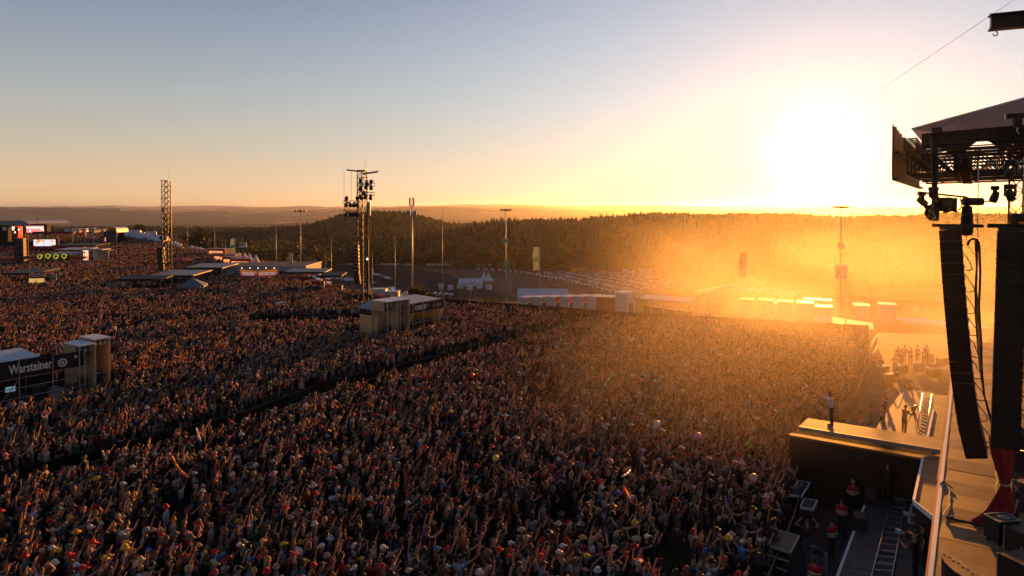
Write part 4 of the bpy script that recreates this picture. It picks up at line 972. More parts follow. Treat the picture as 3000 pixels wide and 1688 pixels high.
def hoist(px, py, Y, label, top=470, size=1.0):
    p = W(px, py, Y); t = thing('chain_hoist', label, 'hoist', p)
    MB().bbox((0, 0, .25), (.9 * size, .35, .35), .08).build('motor', blackm, t); MB().lathe((-.25 * size, 0, -1.25), [(0, 0), (.2, .03), (.24, .2), (.2, 1.3), (0, 1.35)], 10).build('chain_bag', black, t, smooth=True)
    zt = W(px, top, Y).z - p.z; n = int((zt - .4) / .11); mb = MB()
    for i in range(n): mb.box((.22 * size, 0, .45 + i * .11), (.05 if i % 2 else .015, .015 if i % 2 else .05, .1))
    mb.build('chain', steel, t); MB().path([(.22, 0, .1), (.22, 0, -.5), (.25, 0, -1.3)], .02).build('hook_line', steel, t); return t
hoist(2850, 608, 30, 'black chain hoist with long chain bag above the curved loudspeaker column'); hoist(2985, 655, 29, 'chain hoist above the straight loudspeaker column', 480, .8)
moving_light(W(2915, 545, 33), 1.0, 'light glowing against the sun right of the chain hoist', .3); moving_light(W(2960, 540, 33), 2.0, 'light beside the truss tower at the right edge', -.4)
moving_light(W(2965, 470, 30), 2.0, 'large dark light head under the roof at the right edge', 1.2)
mb = MB(); o = W(2960, 68, 20); a = W(2902, 70, 20) - o; b_ = W(3080, 46, 19.4) - o
d = (b_ - a).normalized(); bt = thing('overhead_beam', 'dark steel roof beam with hook jutting in at the top right corner', 'beam', o)
MB().box((a + b_) / 2, ((b_ - a).length, .22, .34), math.atan2(d.y, d.x)).build('beam_body', blackm, bt); MB().box((a + b_) / 2 + Vector((0, 0, .20)), ((b_ - a).length + .08, .34, .05), math.atan2(d.y, d.x)).build('top_flange', blackm, bt)
MB().box((a + b_) / 2 - Vector((0, 0, .20)), ((b_ - a).length + .08, .34, .05), math.atan2(d.y, d.x)).build('bottom_flange', blackm, bt)
MB().path([a + d * .12 + Vector((math.sin(q) * .07, 0, -.30 - math.cos(q) * -.07)) for q in np.linspace(0, 4.6, 9)], .018).build('hook', steel, bt)
o = W(2990, 340, 24); bt = thing('overhead_beam', 'short dark beam with hanging clamp above the grey roof sheet at the right edge', 'beam', o)
MB().box((0, 0, 0), (.9, .25, .17), -.4).build('beam_body', blackm, bt); MB().bbox((-.1, 0, -.25), (.25, .2, .3), .03).build('clamp', blackm, bt); MB().path([(-.1, 0, -.4), (-.12, 0, -.55), (-.02, 0, -.62)], .02).build('shackle', steel, bt)
MB().tube(W(2985, -10, 26), W(2060, 612, 330), .008, .03, 5, cap=False).build('guy_cable', steel, None, 'thin guy cable running down across the sky from the top right', 'cable')

# ------------------------------------------------------------------ right side of the stage deck
t = thing('red_curtain', 'tall red curtain tied at the waist with its hem spread on the stage deck', 'curtain', G(2935, 1530, 3.6)); o = G(2935, 1530, 3.6)
vs = []; nr = 16; nc = 40
for j in range(nr + 1):
    f = j / nr; z = f * 3.1; rad = ip(z, [0, .25, .9, 1.35, 2.0, 2.8, 4.6], [.62, .5, .3, .13, .3, .42, .46]); cx = ip(z, [0, .6, 1.35, 2.5, 4.6], [-.1, .02, .12, .0, .02])
    for i in range(nc):
        a = 2 * math.pi * i / nc; q = rad * (1 + .16 * math.sin(a * 10 + z) + .06 * math.sin(a * 17)); ex = (-.35 * max(0, math.cos(a - 3.4)) if z < .3 else 0) * (1 - z / .3)
        vs.append((cx + math.cos(a) * q + ex, math.sin(a) * q * .45, z))
MB().add(vs, [(j*nc+i, j*nc+(i+1) % nc, (j+1)*nc+(i+1) % nc, (j+1)*nc+i) for j in range(nr) for i in range(nc)]).build('drape', redc, t, smooth=True)
MB().lathe((.12, 0, 1.33), [(.15, 0), (.16, .03), (.15, .07)], 12, 0, Matrix.Diagonal((1, .6, 1))).build('tie_back', mat('cream_rope', (.4, .33, .22), .8), t)
t = thing('equipment_case', 'black wheeled case with framed top standing right of the curtain hem', 'case', G(2935, 1588, 3.6), .15)
MB().bbox((0, 0, .48), (.85, .62, .72), .02).build('case_body', plastic, t)
for e in ((0, .30, .85, .03), (0, -.30, .85, .03)): MB().box((e[0], e[1], .855), (e[2], e[3], .03)).build('top_rail', alu, t)
for sx in (-1, 1): MB().box((sx * .41, 0, .855), (.03, .57, .03)).build('top_rail', alu, t)
MB().box((.08, 0, .85), (.3, .3, .02)).build('control_panel', mat('panel_grey', (.25, .25, .24), .5), t)
for a, b_ in ((1, 1), (1, -1), (-1, 1), (-1, -1)): MB().tube((a * .33, b_ * .22 - .02, .06), (a * .33, b_ * .22 + .02, .06), .055, n=10).build('caster', plastic, t)
MB().path([(.4, -.3, .12), (.75, -1.2, .12), (1.3, -2.2, .12)], .03).build('floor_brace', blackm, t)
# curved low speaker bar in the bottom right corner
t = thing('curved_wedge', 'curved black monitor bank with perforated tan top in the bottom right corner', 'monitor', G(2800, 1700, 3.6)); o = G(2800, 1700, 3.6)
arc = [G(x, y, 4.6) for x, y in ((2763, 1612), (2758, 1630), (2768, 1648), (2795, 1672), (2830, 1694), (2875, 1712), (2900, 1722))]; arb = [G(x, y, 4.6) for x, y in ((2912, 1700), (2880, 1684), (2845, 1664), (2815, 1645), (2790, 1626), (2775, 1614))]
poly = [tuple(p - o)[:2] for p in arc + arb]
MB().prism(poly, .0, .97).build('cabinet', plastic, t); MB().prism(poly, .975, 1.0).build('top_plate', plywood[0], t)
for i in range(9):
    f = i / 8; a = arc[1].lerp(arc[5], f); b_ = arb[5].lerp(arb[1], f); c = a.lerp(b_, .45 + .12 * (i % 2)) - o
    MB().lathe((c.x, c.y, 1.003), [(0, 0), (.045, 0), (.045, .004), (0, .004)], 8).build('port_hole', plastic, t)
for i in range(14):
    u, v = rng.uniform(-12, 8), rng.uniform(.6, 5.5); MB().box((0, 0, 0), (rng.uniform(.15, .5), .05, .004), rng.uniform(0, 3)).build('tape_mark', [whitep, blackm, mat('yellow_tape', (.5, .4, .05), .6)][i % 3], stage, loc=S(u, v, 3.622) - P0)
# cables lying on the deck
def floor_cable(pts, z, r, m, label): MB().path([G(x, y, z) + Vector((0, 0, r)) for x, y in pts], r).build('floor_cable', m, None, label, 'cable')
tan = mat('pale_cable', (.45, .36, .24), .7)
floor_cable([(2762, 1418), (2775, 1425), (2782, 1440), (2780, 1462), (2784, 1480), (2768, 1500), (2764, 1512), (2772, 1520)], 3.62, .022, tan, 'pale twisted cable looping along the stage edge')
floor_cable([(2772, 1520), (2800, 1528), (2840, 1536), (2880, 1546), (2905, 1552)], 3.62, .05, plastic, 'thick black cable crossing the deck to the equipment case')
floor_cable([(2755, 1420), (2765, 1412), (2778, 1424), (2790, 1432)], 3.62, .03, plastic, 'small coil of black cable on the white stage edge')
floor_cable([(2920, 1370), (2918, 1395), (2924, 1410), (2916, 1430), (2924, 1450), (2932, 1462)], 3.62, .025, tan, 'pale chain like cable on the deck beside the red curtain')
floor_cable([(2928, 1480), (2908, 1488), (2906, 1502), (2916, 1512)], 3.62, .025, tan, 'curl of pale cable behind the curtain hem')
# dark back-of-house boxes on the right of the deck
for i, (px, py, sx, sy, sz, lb) in enumerate(((3010, 1620, 1.0, .8, .8, 'large black case at the right edge below the technician'), (3030, 1500, 1.0, .9, 1.1, 'tall black case right of the technician'), (3000, 1700, 1.0, .9, .7, 'black case cut by the bottom right corner'), (3010, 1380, 1.0, 1.2, 1.9, 'dark rack behind the technician at the right edge'))):
    t = thing('flight_case', lb, 'case', G(px, py, 3.6), .3); MB().bbox((0, 0, sz / 2), (sx, sy, sz), .03).build('case_body', plastic, t)
    for a in (-1, 1):
        for c in (-1, 1): MB().box((a * sx / 2, c * sy / 2, sz / 2), (.05, .05, sz + .01)).build('corner_rail', steel, t)
# ------------------------------------------------------------------ structures standing in and behind the crowd
white = mat('white_pvc', (.62, .63, .66), .45, var=.06); tanb = mat('tan_board', (.50, .37, .25), .7, var=.15, scale=2); cream = mat('cream_sheet', (.62, .56, .44), .7); dkroof = mat('dark_roof', (.045, .047, .05), .7); scaf = mat('scaffold_tube', (.38, .37, .36), .4, .85)
ykwall = mat('warm_yellow_wall', (.55, .42, .20), .75, var=.15); redp = mat('red_panel', (.45, .03, .025), .6); blackp = mat('black_banner', (.010, .010, .012), .8); greyw = mat('grey_wall', (.34, .345, .36), .8, var=.08, scale=.8)
def hit(px, py, z_off=0.0):
    """where the line of sight through a pixel meets the ground"""
    d = ray(px, py); Y = 30.0; last = None
    while Y < 1500:
        p = Vector((0, 0, CAMZ)) + d * (Y / d.y)
        if p.z <= tz(p.x, p.y): 
            lo, hi = Y / 1.02, Y
            for _ in range(14):
                m = (lo + hi) / 2; p = Vector((0, 0, CAMZ)) + d * (m / d.y)
                if p.z <= tz(p.x, p.y): hi = m
                else: lo = m
            p.z = tz(p.x, p.y) + z_off; return p
        Y *= 1.02
    return p
def base(px, Y):
    x = (px - 1500) / F * Y; return Vector((x, Y, tz(x, Y)))

def delay_tower(px, Y, toppy, wid, label, lights):
    b0 = base(px, Y); top = W(px, toppy, Y).z - b0.z
    t = thing('light_tower', label, 'tower', b0, .2); tr = mat('tower_steel', (.05, .045, .04), .5, .6)
    mb = MB(); truss(mb, (0, 0, 0), (0, 0, top), wid, wid, .085, 1.0); mb.build('mast_truss', tr, t)
    MB().tube((wid * .45, 0, top), (wid * .45, 0, top + 1.9), .035, .012, 5).build('lightning_rod', tr, t)
    mb = MB(); mb.box((0, 0, top), (wid + .3, wid + .3, .12)); mb.build('head_plate', tr, t)
    for a in (45, 135, 225, 315):
        c, s_ = math.cos(R(a)), math.sin(R(a)); MB().tube((c * wid * .7, s_ * wid * .7, 4.2), (c * 2.3, s_ * 2.3, .1), .05).build('outrigger', tr, t); MB().box((c * 2.3, s_ * 2.3, .08), (.6, .6, .16)).build('ballast_foot', blackm, t)
    for lx, pa, pb in ((-wid * .5 - .45, 0, 0),):
        pass
    return t, top, tr
tA, topA, trm = delay_tower(1062, 100, 500, 1.0, 'tall black lattice tower with crossbar and clusters of stage lights beside the control stand', None); tA.rotation_euler = (0, 0, 0)
keep_out((tA.location.x, tA.location.y), 3.2, 3.0)
def relA(px, py, Y=100): return W(px, py, Y) - tA.location
MB().path([relA(1015, 498), relA(1052, 502), relA(1075, 500)], .11).build('top_crossbar', trm, tA); MB().path([relA(1060, 510), relA(1109, 503)], .13).build('top_crossbar', trm, tA)
mbs = MB()
for (x0, x1, py) in ((1048, 1098, 541), (1047, 1097, 568), (1006, 1052, 593), (1008, 1052, 621)):
    m_ = MB()
    for dz in (-.22, .22):
        for dy in (-.4, .4): m_.tube(relA(x0, py) + V3(0, dy, dz), relA(x1, py) + V3(0, dy, dz), .04, n=5)
    n = 6
    for i in range(n + 1):
        q = relA(x0, py).lerp(relA(x1, py), i / n); m_.tube(q + V3(0, -.4, -.22), q + V3(0, -.4, .22), .03, n=4)
    m_.build('light_bar', trm, tA)
for x in (1008, 1029): MB().tube(relA(x, 502), relA(x, 592), .02, n=4).build('hanging_wire', trm, tA)
for x in (1009, 1050): MB().tube(relA(x, 592), relA(x, 622), .04, n=4).build('hanging_strut', trm, tA)
lamp = None
for (px, py, ang) in ((1056, 530, 0), (1056, 552, 3), (1073, 548, 2), (1087, 534, 0), (1087, 550, 3), (1057, 578, 3), (1070, 577, 2), (1086, 579, 3), (1015, 583, 0), (1047, 583, 0), (1015, 600, 3), (1026, 600, 3), (1037, 600, 3), (1047, 600, 3), (1015, 628, 3), (1026, 628, 3), (1037, 628, 3), (1047, 628, 3), (1075, 537, 1), (1066, 566, 1)):
    if lamp is None: lamp = MB().lathe((0, 0, 0), [(0, -.35), (.26, -.33), (.30, -.1), (.2, .2), (.12, .32), (0, .32)], 10).box((0, 0, .42), (.5, .1, .08)).data('spotlight', [blackm])
    o = link('spotlight', lamp, tA); o.location = relA(px, py); o.rotation_euler = (rng.uniform(-.5, .5) + (3.14 if ang == 0 else 0), rng.uniform(-.4, .4), 0)
mb = MB(); pts_ = [relA(x, y, 99) for x, y in ((1043, 722), (1044, 760), (1045, 800), (1048, 828))]
for i in range(12):
    f = i / 11 * 2.999; a = pts_[int(f)].lerp(pts_[int(f) + 1], f - int(f)); MB().box(a, (.78, .9, .42)).build('speaker_box', plastic, tA)
mb = MB(); truss(mb, relA(1079, 700), relA(1079, 600), .35, .35, .03, .6); mb.tube(relA(1079, 905), relA(1079, 700), .09); mb.build('side_mast', trm, tA)
MB().bbox(relA(1081, 612), (.42, .3, 2.0), .04).build('antenna_box', mat('white_antenna', (.6, .6, .6), .5), tA)
MB().ball(relA(1076, 759), .12, 8, 6).build('work_lamp', mat('work_lamp_lit', (1, .9, .7), emit=(1, .85, .6), es=5, var=0), tA)
tB, topB, _ = delay_tower(488, 130, 530, 1.15, 'black lattice tower with lightning rod rising from the left half of the crowd', None); keep_out((tB.location.x, tB.location.y), 3, 3); tB.rotation_euler = (0, 0, 0)
def relB(px, py, Y=130): return W(px, py, Y) - tB.location
for i in range(9): MB().box(relB(471 + i * .5, 728 + i * 7.5), (1.1, 1.0, .44)).build('speaker_box', plastic, tB)
MB().box(relB(480, 615), (.5, .5, .6)).build('spotlight', blackm, tB); MB().box(relB(482, 583), (1.2, 1.2, .12)).build('mast_ring', trm, tB); MB().path([relB(455, 686), relB(500, 686)], .1).build('cross_arm', trm, tB)
for x, y in ((505, 640), (472, 697), (484, 700)): MB().ball(relB(x if x < 500 else 484, y), .35, 8, 6).build('spotlight', blackm, tB)

# ---- control stands (front parallel to the stage front)
def foh(B, label, text_fn, L0, L1, ztop, zbot, deckz, name='control_stand'):
    t = thing(name, label, 'control stand', B); 
    def Q(u, v, z): return D1 * u + DV * v + Vector((0, 0, z))
    return t, Q
BL = Vector((-32.3, 50, 0)); tl, Q = foh(BL, 'left control stand of scaffold tubes with a black banner reading Warsteiner', None, 0, 0, 0, 0, 0)
keep_out(tuple((BL + D1 * -4 + DV * -2.6))[:2], 7.2, 3.6, RZ)
def slab(Q, u0, u1, v0, v1, z0, z1, m, name, par):
    c = [Q(u0, v0, 0), Q(u1, v0, 0), Q(u1, v1, 0), Q(u0, v1, 0)]; return MB().prism([tuple(p)[:2] for p in c], z0, z1).build(name, m, par)
slab(Q, -10, .7, -.02, .03, 3.20, 4.30, blackp, 'banner', tl)
fm = lambda Q, u, v, z: frame(Q(u, v, z), D1, (0, 0, 1))
def on_face(Q, u, v, z):
    M = Matrix((D1, Vector((0, 0, 1)), DV)).transposed().to_4x4(); M.translation = Q(u, v, z); return M
text('Warsteiner', .92, txtw, tl, on_face(Q, -2.75, .045, 3.74), sx=.62, bold=.012)
MB().lathe((0, 0, 0), [(.22, 0), (.30, 0), (.30, .02), (.22, .02)], 14, 0, on_face(Q, -.75, .045, 3.68).to_3x3()).build('round_emblem', txtw, tl, loc=Q(-.75, .045, 3.68))
MB().lathe((0, 0, 0), [(.06, 0), (.13, 0), (.13, .02), (.06, .02)], 10, 0, on_face(Q, -.75, .045, 3.68).to_3x3()).build('round_emblem', txtw, tl, loc=Q(-.75, .045, 3.68))
MB().lathe((0, 0, 0), [(0, 0), (.15, 0), (.15, .02), (0, .02)], 3, 0, on_face(Q, .15, .045, 3.95).to_3x3()).build('small_emblem', txtw, tl, loc=Q(.15, .045, 3.95))
for z_ in (1.0, 1.75, 2.45, 3.12): MB().tube(Q(-10, .1, z_), Q(.8, .1, z_), .028, n=5).build('rail', scaf, tl)
for u in np.arange(-9.8, .9, 2.1): MB().tube(Q(u, .12, 0), Q(u, .12, 4.35), .035, n=6).build('standard', scaf, tl); MB().tube(Q(u, -4.5, 0), Q(u, -4.5, 4.2), .035, n=6).build('standard', scaf, tl)
for u in (-9.8, -5.6, -1.4): MB().tube(Q(u, .14, .3), Q(u + 2.1, .14, 3.1), .028, n=5).build('brace', scaf, tl)
slab(Q, -10, .7, -4.5, 0, .9, 1.02, greydeck, 'stand_floor', tl); slab(Q, -10, .4, -4.7, -4.6, 0, 3.6, black, 'back_cloth', tl)
rf = MB(); a = [Q(-10, -.4, 4.35), Q(-2.0, -.4, 4.35), Q(-2.4, -2.6, 4.75), Q(-10, -2.6, 4.75), Q(-2.2, -4.8, 4.3), Q(-10, -4.8, 4.3)]
rf.add([*a, *[p - V3(0, 0, .05) for p in a]], [(0,1,2,3),(3,2,4,5),(9,8,7,6),(11,10,8,9),(0,6,7,1),(1,7,8,2),(2,8,10,4),(4,10,11,5)]); rf.build('tent_roof', white, tl)
for i in range(5): MB().bbox(Q(-8.5 + i * 1.7, -1.6, 1.5), (1.0, .7, .9), .04, rz=RZ).build('mixing_desk', plastic, tl)
for i in range(3): MB().bbox(Q(-3.5 - i * 2.2, -1.4, 2.1), (.6, .06, .4), .01, rz=RZ).build('monitor', mat('dim_screen', (.05, .07, .09), .3, emit=(.25, .4, .5), es=.25, var=0), tl)
def cabin(Q, par0, u0, u1, v0, v1, zt, label):
    o = par0 + Q((u0 + u1) / 2, (v0 + v1) / 2, 0); t = thing('spotlight_tower', label, 'tower', Vector((o.x, o.y, 0)))
    K = lambda u, v, z: Q(u, v, z) - (Vector((o.x, o.y, 0)) - par0)
    slab(K, u0 - .08, u1 + .08, v0 - .08, v1 + .08, zt, zt + .09, white, 'flat_roof', t)
    slab(K, u0 + .02, u1, v0 - .02, v0 + .04, 1.5, zt - .02, tanb, 'back_board', t); slab(K, u1 - .04, u1 + .02, v0 + .06, v1 - .1, 1.5, zt - .02, tanb, 'side_board', t); slab(K, u0 - .03, u0 + .02, v0 + .06, v1 - .5, zt - 1.0, zt - .02, tanb, 'side_board', t)
    for u in (u0, u1):
        for v in (v0, v1): MB().tube(K(u, v, 0), K(u, v, zt), .045, n=6).build('standard', scaf, t)
    for z_ in (.6, 1.4, 2.3): 
        MB().tube(K(u0, v1, z_), K(u1, v1, z_), .03, n=5).build('rail', scaf, t); MB().tube(K(u0, v0, z_), K(u0, v1, z_), .03, n=5).build('rail', scaf, t)
    MB().tube(K(u0, v1, .2), K(u1, v1, 2.3), .03, n=5).build('brace', scaf, t)
    slab(K, u0, u1, v0, v1, 1.4, 1.47, greydeck, 'cabin_floor', t)
    for i in range(3):
        MB().lathe((0, 0, 0), [(0, -.16), (.13, -.15), (.14, .05), (.07, .18), (0, .18)], 9).build('followspot', mat('lamp_grey', (.30, .30, .30), .4), t, loc=K(u0 + (i + .5) * (u1 - u0) / 3, v1 - .3, zt - .35))
    MB().bbox(K((u0 + u1) / 2, v1 - .7, 2.0), (.5, .5, .6), .04, rz=RZ).build('dimmer_rack', plastic, t)
    return t
cabin(Q, BL, .35, 1.45, -2.2, .1, 4.65, 'nearer open cabin of scaffold and tan boards at the end of the left control stand'); cabin(Q, BL, 1.7, 2.8, -2.7, -.5, 4.85, 'farther open cabin of scaffold and tan boards right of the left control stand')
keep_out(tuple(BL + D1 * 2.4 + DV * -1.3)[:2], 2.2, 2.2, RZ)
BC = Vector((-12.1, 75, 0)); tcx, Q2 = foh(BC, 'central control stand with black banner of white letter tiles and back wall coloured as if warmly lit', None, 0, 0, 0, 0, 0)
keep_out(tuple(BC + D1 * 2.0 + DV * -2.2)[:2], 6.5, 3.4, RZ)
slab(Q2, -.2, 7.0, -.02, .04, 3.05, 4.05, blackp, 'banner', tcx); slab(Q2, .2, 6.9, -4.2, -4.1, .8, 3.3, ykwall, 'back_wall', tcx); slab(Q2, 6.85, 6.95, -4.1, -.4, .8, 3.0, ykwall, 'end_wall', tcx)  # yellow light on the back wall is put into its base colour
for i, ch in enumerate('RTL'):
    MB().box((0, 0, 0), (.50, .04, .50), RZ).build('letter_tile', txtw, tcx, loc=Q2(2.3 + i * .66, .06, 3.56)); text(ch, .46, blackp, tcx, on_face(Q2, 2.3 + i * .66, .085, 3.55), bold=.015, sx=1.2)
text('+', .4, txtw, tcx, on_face(Q2, 4.25, .06, 3.62), bold=.02)
for u_, r_ in ((.35, .34), (1.1, .2), (5.2, .16), (5.9, .26), (6.4, .2)):
    MB().lathe((0, 0, 0), [(r_ * .7, 0), (r_, 0), (r_, .02), (r_ * .7, .02)], 12, 0, on_face(Q2, 0, 0, 0).to_3x3()).build('round_emblem', mat('grey_print', (.35, .35, .34), .7), tcx, loc=Q2(u_, .055, 3.52))
    MB().lathe((0, 0, 0), [(0, 0), (r_ * .35, 0), (r_ * .35, .02), (0, .02)], 6, 0, on_face(Q2, 0, 0, 0).to_3x3()).build('round_emblem', mat('grey_print', (.35, .35, .34), .7), tcx, loc=Q2(u_, .055, 3.52))
for z_ in (1.1, 1.9, 2.95): MB().tube(Q2(-.3, .1, z_), Q2(7.1, .1, z_), .03, n=5).build('rail', scaf, tcx)
for u in (-.2, 1.6, 3.4, 5.2, 7.0): MB().tube(Q2(u, .12, 0), Q2(u, .12, 4.1), .04, n=6).build('standard', scaf, tcx)
for u in (-.2, 5.2): MB().tube(Q2(u, .14, .4), Q2(u + 1.8, .14, 2.9), .03, n=5).build('brace', scaf, tcx)
slab(Q2, -.2, 7, -4.2, 0, .78, .9, greydeck, 'stand_floor', tcx)
for i in range(5): MB().bbox(Q2(.9 + i * 1.25, -1.5, 1.35), (.9, .6, .8), .04, rz=RZ).build('mixing_desk', plastic, tcx)
a = [Q2(-2.5, .2, 3.7), Q2(-.3, .2, 4.2), Q2(-.3, -4.4, 4.45), Q2(-2.5, -4.4, 3.9), Q2(7, -.3, 4.1), Q2(7, -4.4, 4.3)]
MB().add([*a, *[p - V3(0, 0, .05) for p in a]], [(0,1,2,3),(1,4,5,2),(9,8,7,6),(8,11,10,7),(0,6,7,1),(1,7,10,4),(3,9,6,0)]).build('sloping_roof', mat('grey_blue_sheet', (.30, .33, .37), .5), tcx)
slab(Q2, -2.9, -2.8, -3.6, -.9, .2, 3.2, ykwall, 'wing_wall', tcx)
cabin(Q2, BC, -3.0, -1.35, -1.6, .7, 4.85, 'left open cabin of the central control stand with pale roof'); cabin(Q2, BC, -1.25, .2, -1.4, .9, 4.85, 'right open cabin of the central control stand beside its black banner')
# dark backstage island left of the tower
isl = base(930, 84); keep_out((isl.x, isl.y), 8.2, 4.2, .1)
t = thing('equipment_island', 'low black platforms and covered gear fenced off in the crowd left of the tall tower', 'platform', isl, .1)
for (x, y, sx, sy, sz) in ((-2, 0, 3, 2, .6), (3.5, 1, 4, 2.2, .9), (5, -1.8, 3, 1.2, .7), (0, 2.4, 6, 1, 1.1), (-5, 2.0, 2, 1.2, .8)): MB().bbox((x, y, sz / 2), (sx, sy, sz), .04).build('black_platform', black, t)
for x in (-7.8, 7.8): MB().box((x, 0, .55), (.05, 7.6, 1.1)).build('fence_panel', blackm, t)
for y in (-3.9, 3.9): MB().box((0, y, .55), (15.6, .05, 1.1)).build('fence_panel', blackm, t)
MB().box((4.5, -1.8, .74), (2.6, .8, .05), .1).build('pale_top', mat('grey_top', (.3, .3, .31), .5), t)
for px, py, r_, lb in ((824, 906, 1.25, 'white covered round bin cart at the left end of the black island'), (971, 890, 1.25, 'white covered round bin cart beside the person in white')):
    p = G(px, py + 12, 0); MB().lathe((0, 0, 0), [(0, 0), (r_ * .35, 0), (r_ * .42, .6), (r_ * .9, 1.0), (r_, 1.3), (r_ * .96, 1.75), (r_ * .6, 1.95), (0, 2.0)], 14, 0, Matrix.Diagonal((.8, .8, .8))).build('covered_cart', white, None, lb, 'cart', loc=p, smooth=True)
def parasol(p, r_, m, label, h=2.4, group=None, ring=False):
    t = thing('parasol', label, 'parasol', p, 0, group); MB().tube((0, 0, 0), (0, 0, h), .035).build('pole', steel, t); MB().tube((0, 0, 0), (0, 0, .12), .3, n=10).build('base', steel, t)
    MB().lathe((0, 0, h - .55), [(r_, 0), (r_ * 1.0, .03), (r_ * .5, .36), (.05, .6), (0, .6)], 8).build('canopy', m, t)
    if ring: MB().lathe((0, 0, h - .2), [(r_ * .3, .04), (r_ * .42, -.03), (r_ * .44, -.02), (r_ * .3, .06)], 12).build('printed_ring', txtw, t)
for i, (px, py, lb) in enumerate(((848, 862, 'leftmost of the dark parasols with a white printed ring'), (868, 862, 'second dark parasol with a white printed ring'), (911, 858, 'third dark parasol with a white ring behind the covered cart'), (934, 858, 'rightmost of the dark parasols with a white printed ring'))): parasol(G(px, py + 22, 0), 1.2, blackp, lb, group='dark parasols in the crowd', ring=True)
hero((977, 880), 0, 0, 'person in white t-shirt beside the white covered cart', 'stand', STAND, (.72, .71, .68), hk='short')

# ---- low building with banners
BB = base(772, 137); tb = thing('service_building', 'low flat roofed grey building with small dark windows behind the crowd', 'building', BB)
x0, x1 = (650 - 1500) / F * 137 - BB.x, (895 - 1500) / F * 137 - BB.x
MB().prism([(x0, 0), (x1, 0), (x1, 11), (x0 - 1.2, 9)], -1, 3.0).build('wall', greyw, tb); MB().prism([(x0 - .15, -.15), (x1 + .15, -.15), (x1 + .15, 11.1), (x0 - 1.35, 9.1)], 3.02, 3.12).build('roof_rim', mat('pale_rim', (.5, .5, .5), .6), tb)
MB().prism([(x0 + .15, .2), (x1 - .2, .2), (x1 - .2, 10.7), (x0 - 1.0, 8.8)], 3.125, 3.14).build('roof_surface', dkroof, tb)
for px in (826, 866):
    o = V3((px - 1500) / F * 137 - BB.x, -.03, 1.75); f = MB().box((0, 0, 0), (1.65, .05, .55)).build('window', glass_d, tb, loc=o); MB().box((0, -.04, -.29), (1.75, .08, .06)).build('sill', greyw, f)
for px in (655, 690): MB().box(((px - 1500) / F * 137 - BB.x, -.04, 1.9), (.35, .05, .5)).build('blue_sign', mat('blue_board', (.05, .12, .3), .6), tb)
MB().box((x1 - 1.2, -.03, .9), (.9, .05, 2.0)).build('door', mat('grey_door', (.2, .2, .21), .6), tb)
t = thing('cocktail_stand', 'scaffold frame bar with two orange banners reading COCKTAILS', 'stand', base(758, 131)); o = base(758, 131)
orange = bpy.data.materials.new('glowing_print'); orange.use_nodes = True; n_ = orange.node_tree; gr = n_.nodes.new('ShaderNodeValToRGB'); tcn = n_.nodes.new('ShaderNodeTexCoord'); sx_ = n_.nodes.new('ShaderNodeSeparateXYZ')
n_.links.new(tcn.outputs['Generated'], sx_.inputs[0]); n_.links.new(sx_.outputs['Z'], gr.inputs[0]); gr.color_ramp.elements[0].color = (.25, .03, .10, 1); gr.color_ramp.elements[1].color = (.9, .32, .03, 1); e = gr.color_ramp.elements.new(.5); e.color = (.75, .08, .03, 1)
n_.links.new(gr.outputs[0], n_.nodes['Principled BSDF'].inputs['Base Color']); n_.links.new(gr.outputs[0], n_.nodes['Principled BSDF'].inputs['Emission Color']); n_.nodes['Principled BSDF'].inputs['Emission Strength'].default_value = .12  # emission puts lamplight into the banner print
for pa, pb in (((704, 790, 812), (753, 794, 815)), ((757, 794, 816), (812, 788, 812))):
    A = W(pa[0], pa[1], 132) - o; A2 = W(pa[0], pa[2], 132) - o; B_ = W(pb[0], pb[1], 130 if pa[0] < 756 else 133) - o; B2 = W(pb[0], pb[2], 130 if pa[0] < 756 else 133) - o; dd = (B_ - A); dd.z = 0; dd.normalize(); nn = V3(dd.y, -dd.x, 0)
    MB().add([A, B_, B2, A2, A - nn * .06, B_ - nn * .06, B2 - nn * .06, A2 - nn * .06], [(3,2,1,0),(4,5,6,7),(0,1,5,4),(1,2,6,5),(2,3,7,6),(3,0,4,7)]).build('banner', orange, t)
    M = Matrix((dd, V3(0, 0, 1), nn)).transposed().to_4x4(); M.translation = (A + B_ + A2 + B2) / 4 + nn * .03; text('COCKTAILS', .80, mat('glowing_lettering', (.8, .78, .72), .6, emit=(1, .9, .8), es=.12, var=0), t, M, bold=.03, sx=.8)  # lettering glows to carry lamplight in its own material
for px in (703, 755, 814):
    q = W(px, 780, 131) - o; MB().tube((q.x, 0, 0), (q.x, 0, q.z), .06).build('standard', scaf, t)
MB().box((W(758, 818, 131.5).x - o.x, .5, 1.2), (7.2, .8, .1)).build('counter', tanb, t)
for i in range(5): MB().ball((-3.2 + i * 1.55, -.35, 3.25), .05, 6, 4).build('banner_lamp', mat('work_lamp_lit', (1, .9, .7), emit=(1, .85, .6), es=5, var=0), t)
